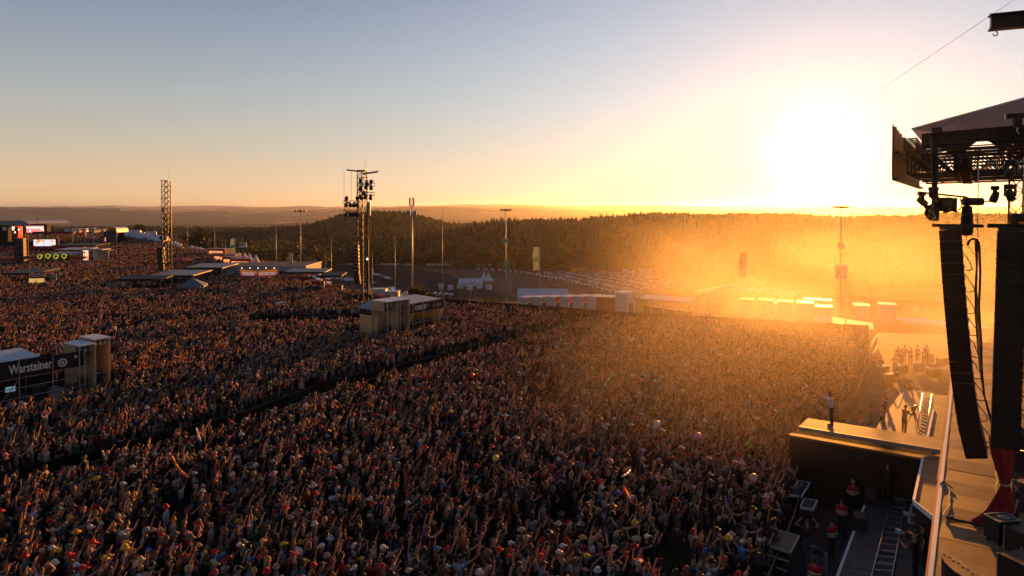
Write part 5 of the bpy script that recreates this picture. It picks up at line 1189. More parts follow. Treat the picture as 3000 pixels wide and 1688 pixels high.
# ---- pagoda tents
def pagoda(p, w, h, label, group=None, m=None, rz=0.3):
    t = thing('pagoda_tent', label, 'tent', p, rz, group); m = m or white; hw = w / 2
    prof = [(hw * 1.02, h * .42), (hw * .62, h * .52), (hw * .3, h * .70), (hw * .1, h * .90), (0.02, h)]
    vs = []; 
    for r_, z_ in prof:
        for sx, sy in ((-1, -1), (0, -1), (1, -1), (1, 0), (1, 1), (0, 1), (-1, 1), (-1, 0)):
            q = r_ * (1 if (sx and sy) else .94); vs.append((sx * q, sy * q, z_))
    MB().add(vs, [(k_*8+i, k_*8+(i+1) % 8, (k_+1)*8+(i+1) % 8, (k_+1)*8+i) for k_ in range(4) for i in range(8)]).build('roof_canopy', m, t, smooth=True)
    for sx in (-1, 1):
        for sy in (-1, 1): MB().tube((sx * hw * .98, sy * hw * .98, -.5), (sx * hw * .98, sy * hw * .98, h * .43), .05, n=5).build('leg', alu, t)
    mb = MB()
    for sx, sy, dx, dy in ((0, -1, w, .04), (0, 1, w, .04), (-1, 0, .04, w), (1, 0, .04, w)): mb.box((sx * hw, sy * hw, h * .38), (dx, dy, h * .1))
    mb.build('valance', m, t); return t
for i, (px, top) in enumerate(((689, 739), (701, 740), (717, 740), (731, 742), (749, 745))):
    Y = 175 - i * 4; b_ = W(px, top, Y); g_ = tz(b_.x, Y); pagoda(V3(b_.x, Y, b_.z - 5.2), 4.2, 5.2, ('leftmost', 'second from left', 'middle', 'fourth from left', 'rightmost')[i] + ' of the five white peaked tents behind the grey building', 'peaked tents behind the grey building')
for i, (px, top) in enumerate(((503, 707), (512, 706), (519, 708), (527, 712))):
    Y = 250 - i * 5; b_ = W(px, top, Y); pagoda(V3(b_.x, Y, b_.z - 6.5), 7.5, 6.5, ('leftmost', 'second', 'third', 'rightmost')[i] + ' of the white peaked tents right of the left tower', 'peaked tents right of the left tower')
def roof_sheet(pts3, th, m, name, parent, label=None, cat=None):
    n = len(pts3); o = sum(pts3, Vector()) / n
    P = [p - o for p in pts3]; B_ = [p - V3(0, 0, th) for p in P]
    return MB().add(P + B_, [tuple(range(n)), tuple(range(n, 2*n))[::-1]] + [(i, n + i, n + (i+1) % n, (i+1) % n) for i in range(n)]).build(name, m, parent, label, cat, loc=o)
# flat awnings rising out of the crowd
def awning(quadpx, Y0, Y1, label, m=None, box=None, name='bar_canopy'):
    """front edge from quadpx[0] to quadpx[1] at depth Y0, roof 3.2 m above ground, back edge at depth Y1"""
    (xa, xb) = quadpx; A = base(xa, Y0); B_ = base(xb, Y0 * box if isinstance(box, float) else Y0); zt = 3.1
    g0 = (A + B_) / 2; t = thing(name, label, 'canopy', g0)
    dirv = (B_ - A).normalized(); back = V3(-dirv.y, dirv.x, 0) * (Y1 - Y0)
    c = [A, B_, B_ + back, A + back]; P = [p - g0 + V3(0, 0, zt + (0.25 if i > 1 else 0)) for i, p in enumerate(c)]; Bq = [p - V3(0, 0, .18) for p in P]
    MB().add(P + Bq, [(0,1,2,3),(7,6,5,4),(0,4,5,1),(1,5,6,2),(2,6,7,3),(3,7,4,0)]).build('roof_panel', m or mat('pale_canopy', (.30, .29, .28), .6), t)
    MB().box((P[0] + P[1]) / 2 + V3(0, -.05, -.12), ((B_ - A).length, .05, .34), math.atan2(dirv.y, dirv.x)).build('fascia', blackp, t)
    for i in range(4):
        q = P[i].lerp(sum(P, Vector()) / 4, .06); MB().tube((q.x, q.y, -.1), (q.x, q.y, q.z - .15), .05).build('post', steel, t)
    MB().box(sum(P, Vector()) / 4 - V3(0, 0, 2.6), ((B_ - A).length * .8, .8, 1.1), math.atan2(dirv.y, dirv.x)).build('bar_counter', mat('dark_red_counter', (.18, .03, .025), .7), t)
    keep_out(tuple(g0 + back / 2)[:2], (B_ - A).length / 2 + .5, abs(Y1 - Y0) / 2 + .6, math.atan2(dirv.y, dirv.x)); return t
awning((535, 650), 133, 141, 'long pale flat canopy left of the grey building'); awning((335, 470), 112, 116, 'dark low canopy with a small ring sign left of the blue tent', dkroof); awning((432, 560), 118, 126, 'pale flat canopy behind the blue tent')
awning((830, 950), 124, 129, 'pale edged canopy right of the grey building with a ring sign', None); awning((935, 1000), 118, 122, 'dark canopy between grey building and tall tower', dkroof)
awning((0, 88), 122, 130, 'dark canopy at the left edge before the yellow banner', dkroof); awning((125, 205), 170, 176, 'thin grey canopy left of the flat roofs'); awning((150, 235), 188, 196, 'low white canopy in the group of flat roofs', mat('pale_white_roof', (.5, .5, .5), .6)); awning((215, 292), 180, 186, 'rightmost low canopy in the group of flat roofs', dkroof); awning((150, 278), 210, 218, 'rearmost dark canopy in the group of flat roofs', dkroof)
t = thing('pavilion_tent', 'slate blue square tent with pitched top standing in the crowd', 'tent', base(563, 112), .25); bl = mat('slate_blue_cloth', (.12, .17, .23), .8)
MB().add([(-1.9, -1.9, 2.2), (1.9, -1.9, 2.2), (1.9, 1.9, 2.2), (-1.9, 1.9, 2.2), (0, 0, 3.3)], [(0,1,4),(1,2,4),(2,3,4),(3,0,4)]).build('roof_canopy', bl, t); keep_out(tuple(base(563, 112))[:2], 2.2, 2.2)
for sx, sy, dx, dy in ((0, -1, 3.8, .04), (0, 1, 3.8, .04), (-1, 0, .04, 3.8), (1, 0, .04, 3.8)): MB().box((sx * 1.9, sy * 1.9, 1.1 if sy == 1 else 2.0), (dx, dy, 2.1 if sy == 1 else .4)).build('side_cloth', bl, t)
for sx in (-1, 1):
    for sy in (-1, 1): MB().tube((sx * 1.85, sy * 1.85, 0), (sx * 1.85, sy * 1.85, 2.2), .04).build('leg', alu, t)
t = thing('banner_board', 'yellow banner board with painted sun glow on a dark frame at the far left of the crowd', 'banner', base(104, 120)); yel = mat('painted_sun_yellow', (.75, .50, .12), .6, emit=(.8, .5, .12), es=.35)  # emission paints sunlight onto the lower board
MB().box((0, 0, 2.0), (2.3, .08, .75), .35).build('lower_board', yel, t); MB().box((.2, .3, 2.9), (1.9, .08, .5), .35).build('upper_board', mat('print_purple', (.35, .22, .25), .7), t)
for x in (-1, 1): MB().tube((x, .35 * x, 0), (x, .35 * x, 3.3), .05).build('post', steel, t)
MB().lathe((0, 0, 0), [(.22, 0), (.32, 0), (.32, .03), (.22, .03)], 12, 0, Matrix.Rotation(R(90), 3, 'X')).build('ring_sign', txtw, None, 'small white ring sign on the dark low canopy', 'sign', loc=W(361, 833, 111))
MB().lathe((0, 0, 0), [(.22, 0), (.32, 0), (.32, .03), (.22, .03)], 12, 0, Matrix.Rotation(R(90), 3, 'X')).build('ring_sign', txtw, None, 'small white ring sign on the canopy right of the grey building', 'sign', loc=W(866, 822, 123))
parasol(base(527, 160), 2.6, redp, 'large red parasol in the crowd right of the left tower', 3.0); parasol(base(443, 200), 2.2, redp, 'small red parasol left of the left tower', 3.0)
# cream screen and containers beyond the crowd near the tall tower
t = thing('cream_screen', 'long cream cloth screen behind a line of onlookers', 'screen', base(1060, 128)); MB().box((0, 0, 1.3), (6.4, .06, 1.6)).build('cloth', cream, t)
for x in (-3.1, 0, 3.1): MB().tube((x, .06, -.5), (x, .06, 2.2), .05).build('post', steel, t)
def container(p, sx, sy, sz, rz, label, m=None, stripe=None, group=None, open_=True):
    t = thing('container_booth', label, 'container', p, rz, group); MB().bbox((0, 0, sz / 2), (sx, sy, sz), .05).build('cabin_wall', m or white, t)
    MB().box((0, 0, sz + .045), (sx + .12, sy + .12, .08)).build('roof', mat('pale_roof', (.58, .56, .52), .5), t)
    if stripe: MB().box((sx / 2 + .012, 0, sz * .80), (.02, sy * .96, sz * .3)).build('stripe', stripe, t)
    if open_: MB().box((sx / 2 + .012, -sy * .05, sz * .36), (.02, sy * .62, sz * .42)).build('hatch', mat('booth_interior', (.10, .07, .05), .8), t)
    MB().box((-sx * .18, -sy / 2 - .012, sz * .72), (.18, .02, .18)).build('vent', steel, t)
    return t
for i, (px, w, lb) in enumerate(((1110, 2.6, 'white container box left of the small dark tree'), (1150, 2.2, 'pale container box next to the small dark tree'))): container(base(px, 122), w, 2.2, 2.4, .0, lb, open_=False)
rowlab = ['first white booth container of the row, at its left end, without stripe', 'second booth container from the left, pale stripe', 'third booth container, first with a red stripe', 'fourth booth container from the left with red stripe', 'fifth booth container from the left with red stripe', 'sixth booth container from the left with red stripe']
for i in range(6):
    px = 1545 + i * 40.5; Y = 146 - i * 3.6; b_ = base(px, Y); container(b_, 2.0, 3.6, 2.5 + .05 * i, -R(36), rowlab[i], stripe=(redp if i > 1 else mat('dull_stripe', (.3, .26, .2), .7)), group='white booth containers behind the crowd')
b_ = base(1795, 126); container(b_, 5.2, 3.0, 2.7, -R(14), 'long white booth with pale roof and red front at the right of the row', m=mat('red_front', (.33, .035, .03), .7))
container(base(1832, 112), 2.1, 3.4, 4.0, -R(30), 'tall white container standing forward of the row at the crowd edge', group=None)
t = thing('black_screen_fence', 'long black screen fence along the back edge of the crowd', 'fence', Vector((*BACK_EDGE[3], 0))); be = [Vector((x, y + 1.0, 0)) for x, y in BACK_EDGE[::-1]]
for a, b_ in zip(be[:-1], be[1:]):
    if b_.x < 1 - 2: continue
    L_ = (b_ - a).length; n = max(1, int(L_ / 2.5)); dd = (b_ - a).normalized(); rz = math.atan2(dd.y, dd.x)
    for i in range(n):
        c = a + dd * L_ * (i + .5) / n; zg = tz(c.x, c.y); MB().box((0, 0, 0), (L_ / n - .06, .05, 2.0)).build('fence_panel', blackp, t, loc=V3(c.x, c.y, zg + .95) - t.location).rotation_euler = (0, 0, rz)
# two steel trestle masts and dark platforms, right group
def trestle(px, Y, py_top, label, spread=2.2):
    b_ = base(px, Y); h = W(px, py_top, Y).z - b_.z; t = thing('steel_trestle', label, 'scaffold', b_, .3)
    for sx in (-1, 1):
        for sy in (-1, 1): MB().tube((sx * spread, sy * spread * .6, 0), (sx * spread * .25, sy * spread * .2, h), .05, n=5).build('leg', scaf, t)
    for z_ in (.15, .5, .75, .95):
        k_ = 1 - .75 * z_; 
        for a, b2 in (((-1, -1), (1, -1)), ((1, -1), (1, 1)), ((1, 1), (-1, 1)), ((-1, 1), (-1, -1))): MB().tube((a[0] * spread * k_, a[1] * spread * .6 * k_, h * z_), (b2[0] * spread * k_, b2[1] * spread * .6 * k_, h * z_), .035, n=4).build('crosspiece', scaf, t)
    return t
trestle(2060, 99, 862, 'steel trestle tower carrying the left end of a lattice boom', 2.6); trestle(2120, 106, 855, 'second steel trestle farther back under the lattice boom', 2.4)
mb = MB(); a = W(2037, 862, 99); b_ = W(2150, 838, 112); mbt = thing('lattice_boom', 'horizontal lattice boom resting on two steel trestles', 'boom', a); truss(mb, (0, 0, 0), b_ - a, .7, .7, .03, 1.6); mb.build('boom_truss', scaf, mbt)
for px, Y, tp in ((1290, 122, 835), (1385, 125, 815), (1495, 122, 815)):
    b_ = base(px, Y); h = W(px, tp, Y).z - b_.z; t = thing('raking_mast', 'crossed steel poles on a dark block ' + {1290: 'right of the thick pale mast', 1385: 'in front of the gravel tents', 1495: 'beside the exit sign mast'}[px], 'scaffold', b_)
    for s_ in (-1, 1): MB().tube((s_ * 1.1, 0, 0), (-s_ * .5, .3, h), .06, n=5).build('pole', scaf, t)
    MB().bbox((0, 0, .6), (3.6, 2.0, 1.2), .05).build('ballast_block', mat('dark_block', (.05, .04, .035), .8), t)
# awnings on the right
for (xa, xb, Y, lb) in ((1870, 2025, 108, 'long bar canopy with pale edge right of the tall white container'), (2385, 2560, 88, 'long low canopy edge running towards the far end of the pit')):
    A = W(xa, 873 if xa < 2000 else 938, Y); B_ = W(xb, 887 if xa < 2000 else 965, Y * .93); roof_p = [A, B_, B_ + V3(2, 4, .1), A + V3(2, 4, .1)]; t = thing('bar_canopy', lb, 'canopy', (A + B_) / 2 - V3(0, 0, 3)); o = t.location.copy()
    P = [p - o for p in roof_p]; Bq = [p - V3(0, 0, .15) for p in P]
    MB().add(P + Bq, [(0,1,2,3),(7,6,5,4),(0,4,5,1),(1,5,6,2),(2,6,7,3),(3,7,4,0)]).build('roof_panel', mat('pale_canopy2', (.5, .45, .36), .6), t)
    for i in range(5):
        q = P[0].lerp(P[1], (i + .1) / 4.2); MB().tube((q.x, q.y + .2, q.z), (q.x, q.y + .2, q.z - 4), .05, n=5).build('post', steel, t)
    MB().box((P[0] + P[2]) / 2 - V3(0, 0, 2.2), ((B_ - A).length * .85, 1.2, 1.2), math.atan2((B_ - A).y, (B_ - A).x)).build('bar_counter', mat('bar_dark', (.08, .05, .03), .7), t)
MB().lathe((0, 0, 0), [(.24, 0), (.38, 0), (.38, .03), (.24, .03)], 12, 0, Matrix.Rotation(R(90), 3, 'X')).build('ring_sign', txtw, None, 'white ring sign hanging from the bar canopy right of the tall container', 'sign', loc=W(1907, 880, 106))
MB().lathe((0, 0, 0), [(.24, 0), (.38, 0), (.38, .03), (.24, .03)], 12, 0, Matrix.Rotation(R(90), 3, 'X')).build('ring_sign', txtw, None, 'white ring sign hanging from the far pit canopy in the golden haze', 'sign', loc=W(2425, 954, 86))
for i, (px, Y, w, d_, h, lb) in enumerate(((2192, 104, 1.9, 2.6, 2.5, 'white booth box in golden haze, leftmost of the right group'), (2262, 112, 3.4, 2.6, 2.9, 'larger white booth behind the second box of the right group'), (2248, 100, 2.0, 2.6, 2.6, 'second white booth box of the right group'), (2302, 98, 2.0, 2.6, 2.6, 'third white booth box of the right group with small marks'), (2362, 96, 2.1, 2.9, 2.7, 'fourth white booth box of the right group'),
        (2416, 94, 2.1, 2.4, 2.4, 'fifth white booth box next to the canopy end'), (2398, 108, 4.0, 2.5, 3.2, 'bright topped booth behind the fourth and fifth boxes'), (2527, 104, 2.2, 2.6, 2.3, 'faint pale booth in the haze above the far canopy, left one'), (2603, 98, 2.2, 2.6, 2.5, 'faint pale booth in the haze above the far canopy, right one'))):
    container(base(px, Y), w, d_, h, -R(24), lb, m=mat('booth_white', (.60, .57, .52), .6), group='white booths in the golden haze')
t = thing('arcade_tent', 'long white topped arcade with slim posts in the haze left of the loudspeakers', 'tent', base(2780, 92)); o = t.location
A = W(2655, 942, 95) - o; B_ = W(2900, 962, 88) - o
MB().add([A, B_, B_ + V3(0, 3, .2), A + V3(0, 3, .2)] + [p - V3(0, 0, .35) for p in (A, B_, B_ + V3(0, 3, .2), A + V3(0, 3, .2))], [(0,1,2,3),(7,6,5,4),(0,4,5,1),(1,5,6,2),(2,6,7,3),(3,7,4,0)]).build('roof_panel', white, t)
for i in range(8):
    q = A.lerp(B_, i / 7); MB().box((q.x, q.y, q.z - 1.7), (.12, .12, 3.0)).build('post', white, t)
MB().box((A + B_) / 2 + V3(0, 2.5, -1.5), ((B_ - A).length, .1, 2.6), math.atan2((B_ - A).y, (B_ - A).x)).build('back_cloth', mat('amber_back', (.3, .2, .1), .8), t)
t = thing('banner_fence', 'long black banner fence with white prints across the golden haze', 'fence', base(2620, 128)); o = t.location; A = W(2452, 862, 138); B_ = W(2790, 888, 124); dd = (B_ - A); dd.z = 0; L_ = dd.length; dd.normalize(); nn = V3(dd.y, -dd.x, 0)
mb0 = None
for i in range(10):
    p = A.lerp(B_, (i + .5) / 10) - V3(0, 0, 1.9) - o; MB().box((0, 0, 0), (L_ / 10 - .03, .05, 3.7), math.atan2(dd.y, dd.x)).build('banner_panel', mat('banner_dark', (.05, .035, .03), .8), t, loc=p)
    MB().tube((p.x, p.y + .1, p.z - 3), (p.x, p.y + .1, p.z + 2.0), .05, n=5).build('post', steel, t)
for tx, px, py, sz_, sx_ in (('Warsteiner', 2508, 884, 1.35, .60), ('ROCK am RING', 2590, 893, .62, .8), ('BOB!', 2681, 903, 1.25, .9)):
    q = W(px, py, 130) ; f = (px - 2452) / (2790 - 2452); q = A.lerp(B_, f); q.z = W(px, py, q.y).z; M = Matrix((dd, V3(0, 0, 1), nn)).transposed().to_4x4(); M.translation = q - o + nn * .06; text(tx, sz_, txtw, t, M, sx=sx_, bold=.015)
# ---- marquees
def marquee(px, Y, w, d_, h, rz, label, m=None, wall=None):
    b_ = base(px, Y); t = thing('marquee', label, 'tent', b_, rz); m = m or white; hw, hd = w / 2, d_ / 2
    MB().add([(-hw, -hd, h * .55), (hw, -hd, h * .55), (hw, hd, h * .55), (-hw, hd, h * .55), (-hw, 0, h), (hw, 0, h)], [(0,1,5,4),(2,3,4,5),(1,2,5),(3,0,4)]).build('roof_canopy', m, t)
    MB().prism([(-hw, -hd), (hw, -hd), (hw, hd), (-hw, hd)], -1, h * .545).build('side_wall', wall or m, t)
    n = int(w / 2.5)
    for i in range(n + 1): MB().box((-hw + w * i / n, -hd - .02, h * .2), (.06, .06, h * .75)).build('frame_rib', alu, t)
    return t
marquee(1590, 170, 12.5, 7, 3.6, -.06, 'large white ridge tent behind the row of booth containers'); p = base(1830, 140); pagoda(p, 3.4, 4.0, 'single small white peaked tent behind the long booth')
h_ = hit(1385, 838); marquee(1378, h_.y, 15, 10, 5, .1, 'wide low white tent on the gravel trap'); 
for i, px in enumerate((1418, 1432)): p = hit(px, 836); pagoda(p, 6, 8.5, ('left', 'right')[i] + ' of the two white peaks beside the wide low tent on the gravel', 'twin peaked tents on the gravel')
for i in range(6): p = hit(1292 + i * 28, 846 + (i % 2) * 4); container(p, 3.2, 2.4, 3.0, .2 * i, ('first', 'second', 'third', 'fourth', 'fifth', 'last')[i] + ' small white cabin from the left around the gravel tents', open_=False, group='white cabins around the gravel tents')
MB().bbox((0, 0, 0), (2.4, .1, 1.4), .02).build('red_blue_board', mat('redblue', (.5, .06, .03), .6), None, 'small red board beside the cabins on the gravel', 'sign', loc=hit(1449, 842) + V3(0, 0, 1))
# ------------------------------------------------------------------ masts, flags and signs
polem = mat('mast_paint', (.42, .40, .37), .5, .3)
def mast(px, toppy, Y, label, r=.11, head=None, cat='lamp post'):
    b_ = base(px, Y); h = W(px, toppy, Y).z - b_.z; t = thing('light_mast', label, cat, b_); MB().tube((0, 0, -.5), (0, 0, h), r, r * .6, 8).build('pole', polem, t, smooth=True)
    if head == 'flood':
        MB().box((0, 0, h), (2.4, .12, .12)).build('cross_bar', blackm, t)
        for i in range(4): MB().bbox((-.95 + i * .63, -.15, h + .15), (.5, .3, .28), .03).build('floodlight', blackm, t)
        MB().tube((0, 0, h - .1), (0, 0, h + .5), .05).build('spigot', blackm, t)
    if head == 'lamp':
        MB().tube((0, 0, h), (.8, -.2, h + .1), .05).build('arm', polem, t); MB().bbox((.9, -.2, h + .06), (.6, .28, .14), .03).build('lamp_head', mat('lit_lamp_shell', (.8, .75, .65), .4), t)
    if head == 'antenna':
        for dx in (-.35, .35): MB().bbox((dx, -.1, h + .5), (.3, .18, 1.6), .04).build('antenna_panel', mat('grey_antenna', (.30, .30, .31), .5), t)
        MB().tube((0, 0, h - .5), (0, 0, h + 1.4), .06).build('spigot', polem, t)
        for dx in (-.6, .6): MB().bbox((dx, -.1, h - 1.6), (.62, .2, .9), .03).build('floodlight', mat('grey_lamp', (.25, .25, .26), .4), t)
    return t, h
mast(1207, 600, 128, 'thick pale mast with antenna panels right of the tall tower', .2, 'antenna', 'mast'); mA, hA = mast(1482, 617, 150, 'floodlight mast with two green signs in the middle distance', .13, 'flood'); mast(880, 620, 150, 'floodlight mast behind the grey building', .13, 'flood')
mast(808, 655, 155, 'lamp post with one lit head left of the building mast', .10, 'lamp'); mast(2464, 609, 112, 'floodlight mast with signs fading into golden haze', .13, 'flood')
for px, tp, Y, lb in ((549, 642, 190, 'thin bare pole right of the left tower'), (627, 642, 190, 'thin bare pole left of the peaked tents'), (1296, 615, 128, 'thin bare pole between the pale mast and the exit sign'), (970, 690, 140, 'thin dark pole left of the tall tower'), (1157, 690, 130, 'thin dark pole right of the tall tower'), (431, 655, 260, 'thin pole left of the left tower'), (212, 668, 230, 'thin pole carrying a green sign at the left'), (253, 672, 250, 'thin pole by the red lettered sign'), (138, 665, 280, 'thin pole right of the second stage'), (337, 672, 300, 'thin pole at the domed tent'),
        (909, 790, 135, 'short pole at the right corner of the grey building'), (953, 752, 140, 'short lamp pole beyond the canopies'), (1090, 735, 118, 'slim pole right of the tall tower'), (660, 700, 170, 'short lamp pole behind the stands')): mast(px, tp, Y, lb, .06, None, 'pole')
green = mat('sign_green', (.02, .22, .12), .5, var=0); teal = mat('sign_teal', (.05, .33, .28), .5, var=0)
def board(px, py, Y, w, h, m, label, name='sign_board', rz=0.0, border=True, parent=None):
    p = W(px, py, Y); t = thing(name, label, 'sign', p, rz); MB().box((0, 0, 0), (w, .06, h)).build('board', m, t)
    if border:
        for sx in (-1, 1): MB().box((sx * (w / 2 - .04), -.04, 0), (.05, .012, h)).build('border', txtw, t); MB().box((0, -.04, sx * (h / 2 - .04)), (w - .1, .012, .05)).build('border', txtw, t)
    return t
def running_man(t, s=1.0, dz=.15):
    mb = MB(); 
    def seg(a, b_, w): 
        A, B_ = V3(a[0] * s, -.045, a[1] * s + dz), V3(b_[0] * s, -.045, b_[1] * s + dz); mb.tube(A, B_, w * s, n=5)
    mb.lathe((.12 * s, -.05, .62 * s + dz), [(0, 0), (.11 * s, 0), (.11 * s, .02), (0, .02)], 10, 0, Matrix.Rotation(R(90), 3, 'X'))
    seg((.05, .45), (-.05, .08), .09); seg((.05, .42), (.34, .30), .045); seg((.34, .30), (.42, .45), .04); seg((.02, .42), (-.25, .35), .045); seg((-.25, .35), (-.32, .15), .04)
    seg((-.05, .08), (.2, -.08), .06); seg((.2, -.08), (.15, -.38), .05); seg((-.05, .08), (-.12, -.2), .06); seg((-.12, -.2), (-.42, -.3), .05); mb.build('running_figure', txtw, t)
t = board(1482, 778, 149.6, 1.42, 2.1, green, 'green emergency exit sign with white running figure on the floodlight mast'); running_man(t); MB().tube((0, -.045, -.45), (0, -.045, -.75), .04, n=4).tube((-.12, -.045, -.65), (0, -.045, -.85), .03, n=4).tube((.12, -.045, -.65), (0, -.045, -.85), .03, n=4).build('arrow', txtw, t)
t = board(1481, 707, 149.6, .9, 1.1, teal, 'small teal sign high on the floodlight mast', border=False); MB().box((0, -.05, .1), (.5, .012, .45)).build('pictogram', mat('sign_dark_teal', (.02, .15, .14), .5), t)
t = board(880, 689, 149.6, .45, .8, teal, 'tiny teal sign on the mast behind the grey building', border=False)
t = board(157, 812, 118, .98, 1.15, green, 'green exit sign with running figure low in the crowd at the left'); running_man(t, .62, .08); MB().tube((0, .05, -.5), (0, .05, -3.2), .04).build('post', steel, t)
t = board(207, 719, 228, 1.0, 1.7, green, 'green exit sign on the thin pole near the big screen'); running_man(t, .6)
t = board(711, 718, 160, 1.75, 1.1, whitep, 'white sign with dark letters WC on a thin post', border=False); M = Matrix.Rotation(R(90), 4, 'X'); M.translation = (0, -.04, 0); text('WC', .95, mat('navy_letters', (.02, .03, .08), .6), t, M, bold=.03); MB().tube((0, .06, -.5), (0, .06, -6), .05).build('post', steel, t)
t = board(2464, 720, 111.6, 1.1, 1.05, mat('grey_sign', (.5, .5, .48), .6), 'small pale sign high on the haze covered mast', border=False)
t = board(2464, 797, 111.6, 2.1, 2.35, mat('pale_sign', (.68, .64, .60), .6), 'large pale sign with exit, first aid and WC symbols in golden haze', border=False)
MB().box((-.5, -.05, .35), (.85, .02, 1.3)).build('exit_panel', green, t); MB().box((.5, -.05, .62), (.2, .02, .62)).box((.5, -.052, .62), (.62, .02, .2)).build('red_cross', redp, t); M = Matrix.Rotation(R(90), 4, 'X'); M.translation = (-.35, -.05, -.72); text('WC', .72, mat('navy_letters', (.02, .03, .08), .6), t, M, bold=.02); MB().lathe((.65, -.05, -.75), [(.14, 0), (.22, 0), (.22, .02), (.14, .02)], 10, 0, Matrix.Rotation(R(90), 3, 'X')).tube((.62, -.05, -.35), (.62, -.05, -.65), .05, n=5).build('wheelchair_symbol', mat('navy_letters', (.02, .03, .08), .6), t)
def flag(px, toppy, botpy, w, Y, mats, label, poletop=None, base_py=None, side=-1, rings=False):
    b_ = base(px, Y); zt = W(px, toppy, Y).z - b_.z; zb = W(px, botpy, Y).z - b_.z; t = thing('banner_flag', label, 'flag', b_); MB().tube((0, 0, 0), (0, 0, zt + .15), .06, .04, 6).build('pole', alu, t)
    nv, nh = 14, 6; mb = MB(); vs = []
    for j in range(nv + 1):
        for i in range(nh + 1): vs.append((side * (.06 + w * i / nh * (1 - .06 * math.sin(j * .6))), .10 * math.sin(i * 1.3 + j * .7) * i / nh, zb + (zt - zb) * j / nv + .05 * math.sin(i)))
    o0 = len(vs); vs += [(a, b2 + .012, c) for a, b2, c in vs]; K = nh + 1
    for j in range(nv):
        for i in range(nh):
            mi = 0 if len(mats) == 1 else (1 if (.30 < j / nv < .55) or i < 1 else 0)
            a = j * K + i; mb.add([vs[a], vs[a+1], vs[a+1+K], vs[a+K]], [(0,1,2,3)], mi); mb.add([vs[o0+a], vs[o0+a+K], vs[o0+a+1+K], vs[o0+a+1]], [(0,1,2,3)], mi)
    mb.build('flag_cloth', mats, t)
    if rings:
        for k_, f in enumerate((.78, .25)):
            MB().lathe((side * (w * .5 + .06), -.14, zb + (zt - zb) * f), [(0, 0), (w * .42, 0), (w * .42, .02), (0, .02)], 14, 0, Matrix.Rotation(R(90), 3, 'X')).build('round_print', txtw, t)
        MB().box((side * (w * .5), -.14, zb + (zt - zb) * .52), (.08, .02, .4)).box((side * (w * .5), -.142, zb + (zt - zb) * .52), (.36, .02, .08)).build('plus_print', txtw, t)
    return t
palegreen = mat('flag_cream', (.62, .62, .50), .7, trans=.4); fgreen = mat('flag_green', (.35, .50, .28), .7, trans=.4)
flag(1581, 724, 792, 1.55, 165, [palegreen, fgreen], 'tall cream and green banner flag over the large white tent'); flag(689, 700, 742, 1.2, 165, [palegreen, mat('flag_deep_green', (.12, .38, .22), .7, trans=.4)], 'green edged banner flag left of the WC sign')
flag(2188, 742, 812, .95, 105, [mat('flag_amber', (.60, .34, .14), .7, trans=.5)], 'narrow dark banner flag with two white discs in front of the golden haze', rings=True)
flag(275, 676, 700, 1.0, 255, [palegreen, fgreen], 'small cream flag left of the domed tent'); flag(302, 673, 692, .8, 260, [mat('flag_maroon', (.30, .03, .05), .7)], 'small dark red flag with white discs before the trees', rings=True); flag(456, 673, 691, .8, 230, [mat('flag_maroon', (.30, .03, .05), .7)], 'dark red flag with white discs left of the left tower', rings=True)
t = thing('utility_screen', 'pale upright screen on a dark post right of the grey building', 'screen', base(851, 140)); h = W(851, 742, 140).z - t.location.z; MB().box((0, 0, h - 1), (.75, .1, 1.9)).build('panel', cream, t); MB().box((.18, -.06, h - 1), (.12, .03, 1.9)).build('stripe', redp, t); MB().tube((0, 0, 0), (0, 0, h - 1.9), .09).build('post', blackm, t)

# ------------------------------------------------------------------ left: second stage and the fair in front of the trees
def rel(p, t): return p - t.location
Y2 = 240.0
t = thing('second_stage', 'distant festival stage with grey arched roof glowing red inside at the left edge', 'stage', base(45, Y2)); o = t.location
def pb(x0, y0, x1, y1, Y, th, m, name): 
    a = W(x0, y0, Y); b_ = W(x1, y1, Y); c = (a + b_) / 2 - o; return MB().box((c.x, c.y + th / 2, c.z), (abs(b_.x - a.x), th, abs(a.z - b_.z))).build(name, m, t)
glow_red = mat('red_stage_glow', (.5, .05, .02), .6, emit=(1.0, .08, .02), es=1.0, var=.5, scale=.3); pinkglow = mat('pink_stage_glow', (.5, .2, .2), .6, emit=(1, .26, .24), es=.45, var=.4, scale=.3); bulb = mat('stage_bulb_lit', (1, .8, .6), emit=(1, .72, .5), es=5, var=0)
pb(-40, 658, 24, 712, Y2, 6, blackp, 'side_cloth'); pb(24, 664, 66, 708, Y2 + 5, .3, glow_red, 'glowing_red_backdrop'); pb(66, 655, 72, 715, Y2, 1, blackp, 'proscenium_leg'); pb(72, 662, 128, 682, Y2 + 4, .3, pinkglow, 'glowing_pink_backdrop'); pb(128, 655, 138, 690, Y2, 2, blackp, 'proscenium_leg'); pb(-60, 708, 140, 726, Y2 - 2, 8, blackp, 'stage_base')  # red and pink stage light is put into the backdrops as emission
mb = MB(); pr = [(-60, 652), (20, 647), (60, 646), (76, 650), (86, 658)]; A = [W(x, y, Y2 - 2) - o for x, y in pr]; B_ = [p + V3(0, 22, 0) for p in A]; n = len(A)
mb.add(A + B_ + [W(86, 658, Y2 - 2) - o - V3(0, 0, .5), W(-60, 658, Y2 - 2) - o], [(i, i+1, n+i+1, n+i) for i in range(n-1)] + [tuple([n*2+1] + list(range(n)) + [n*2])]); mb.build('arched_roof', mat('grey_blue_roof', (.25, .28, .34), .5), t)
pb(-60, 656, 130, 659.5, Y2 - 1, 2, blackp, 'roof_beam')
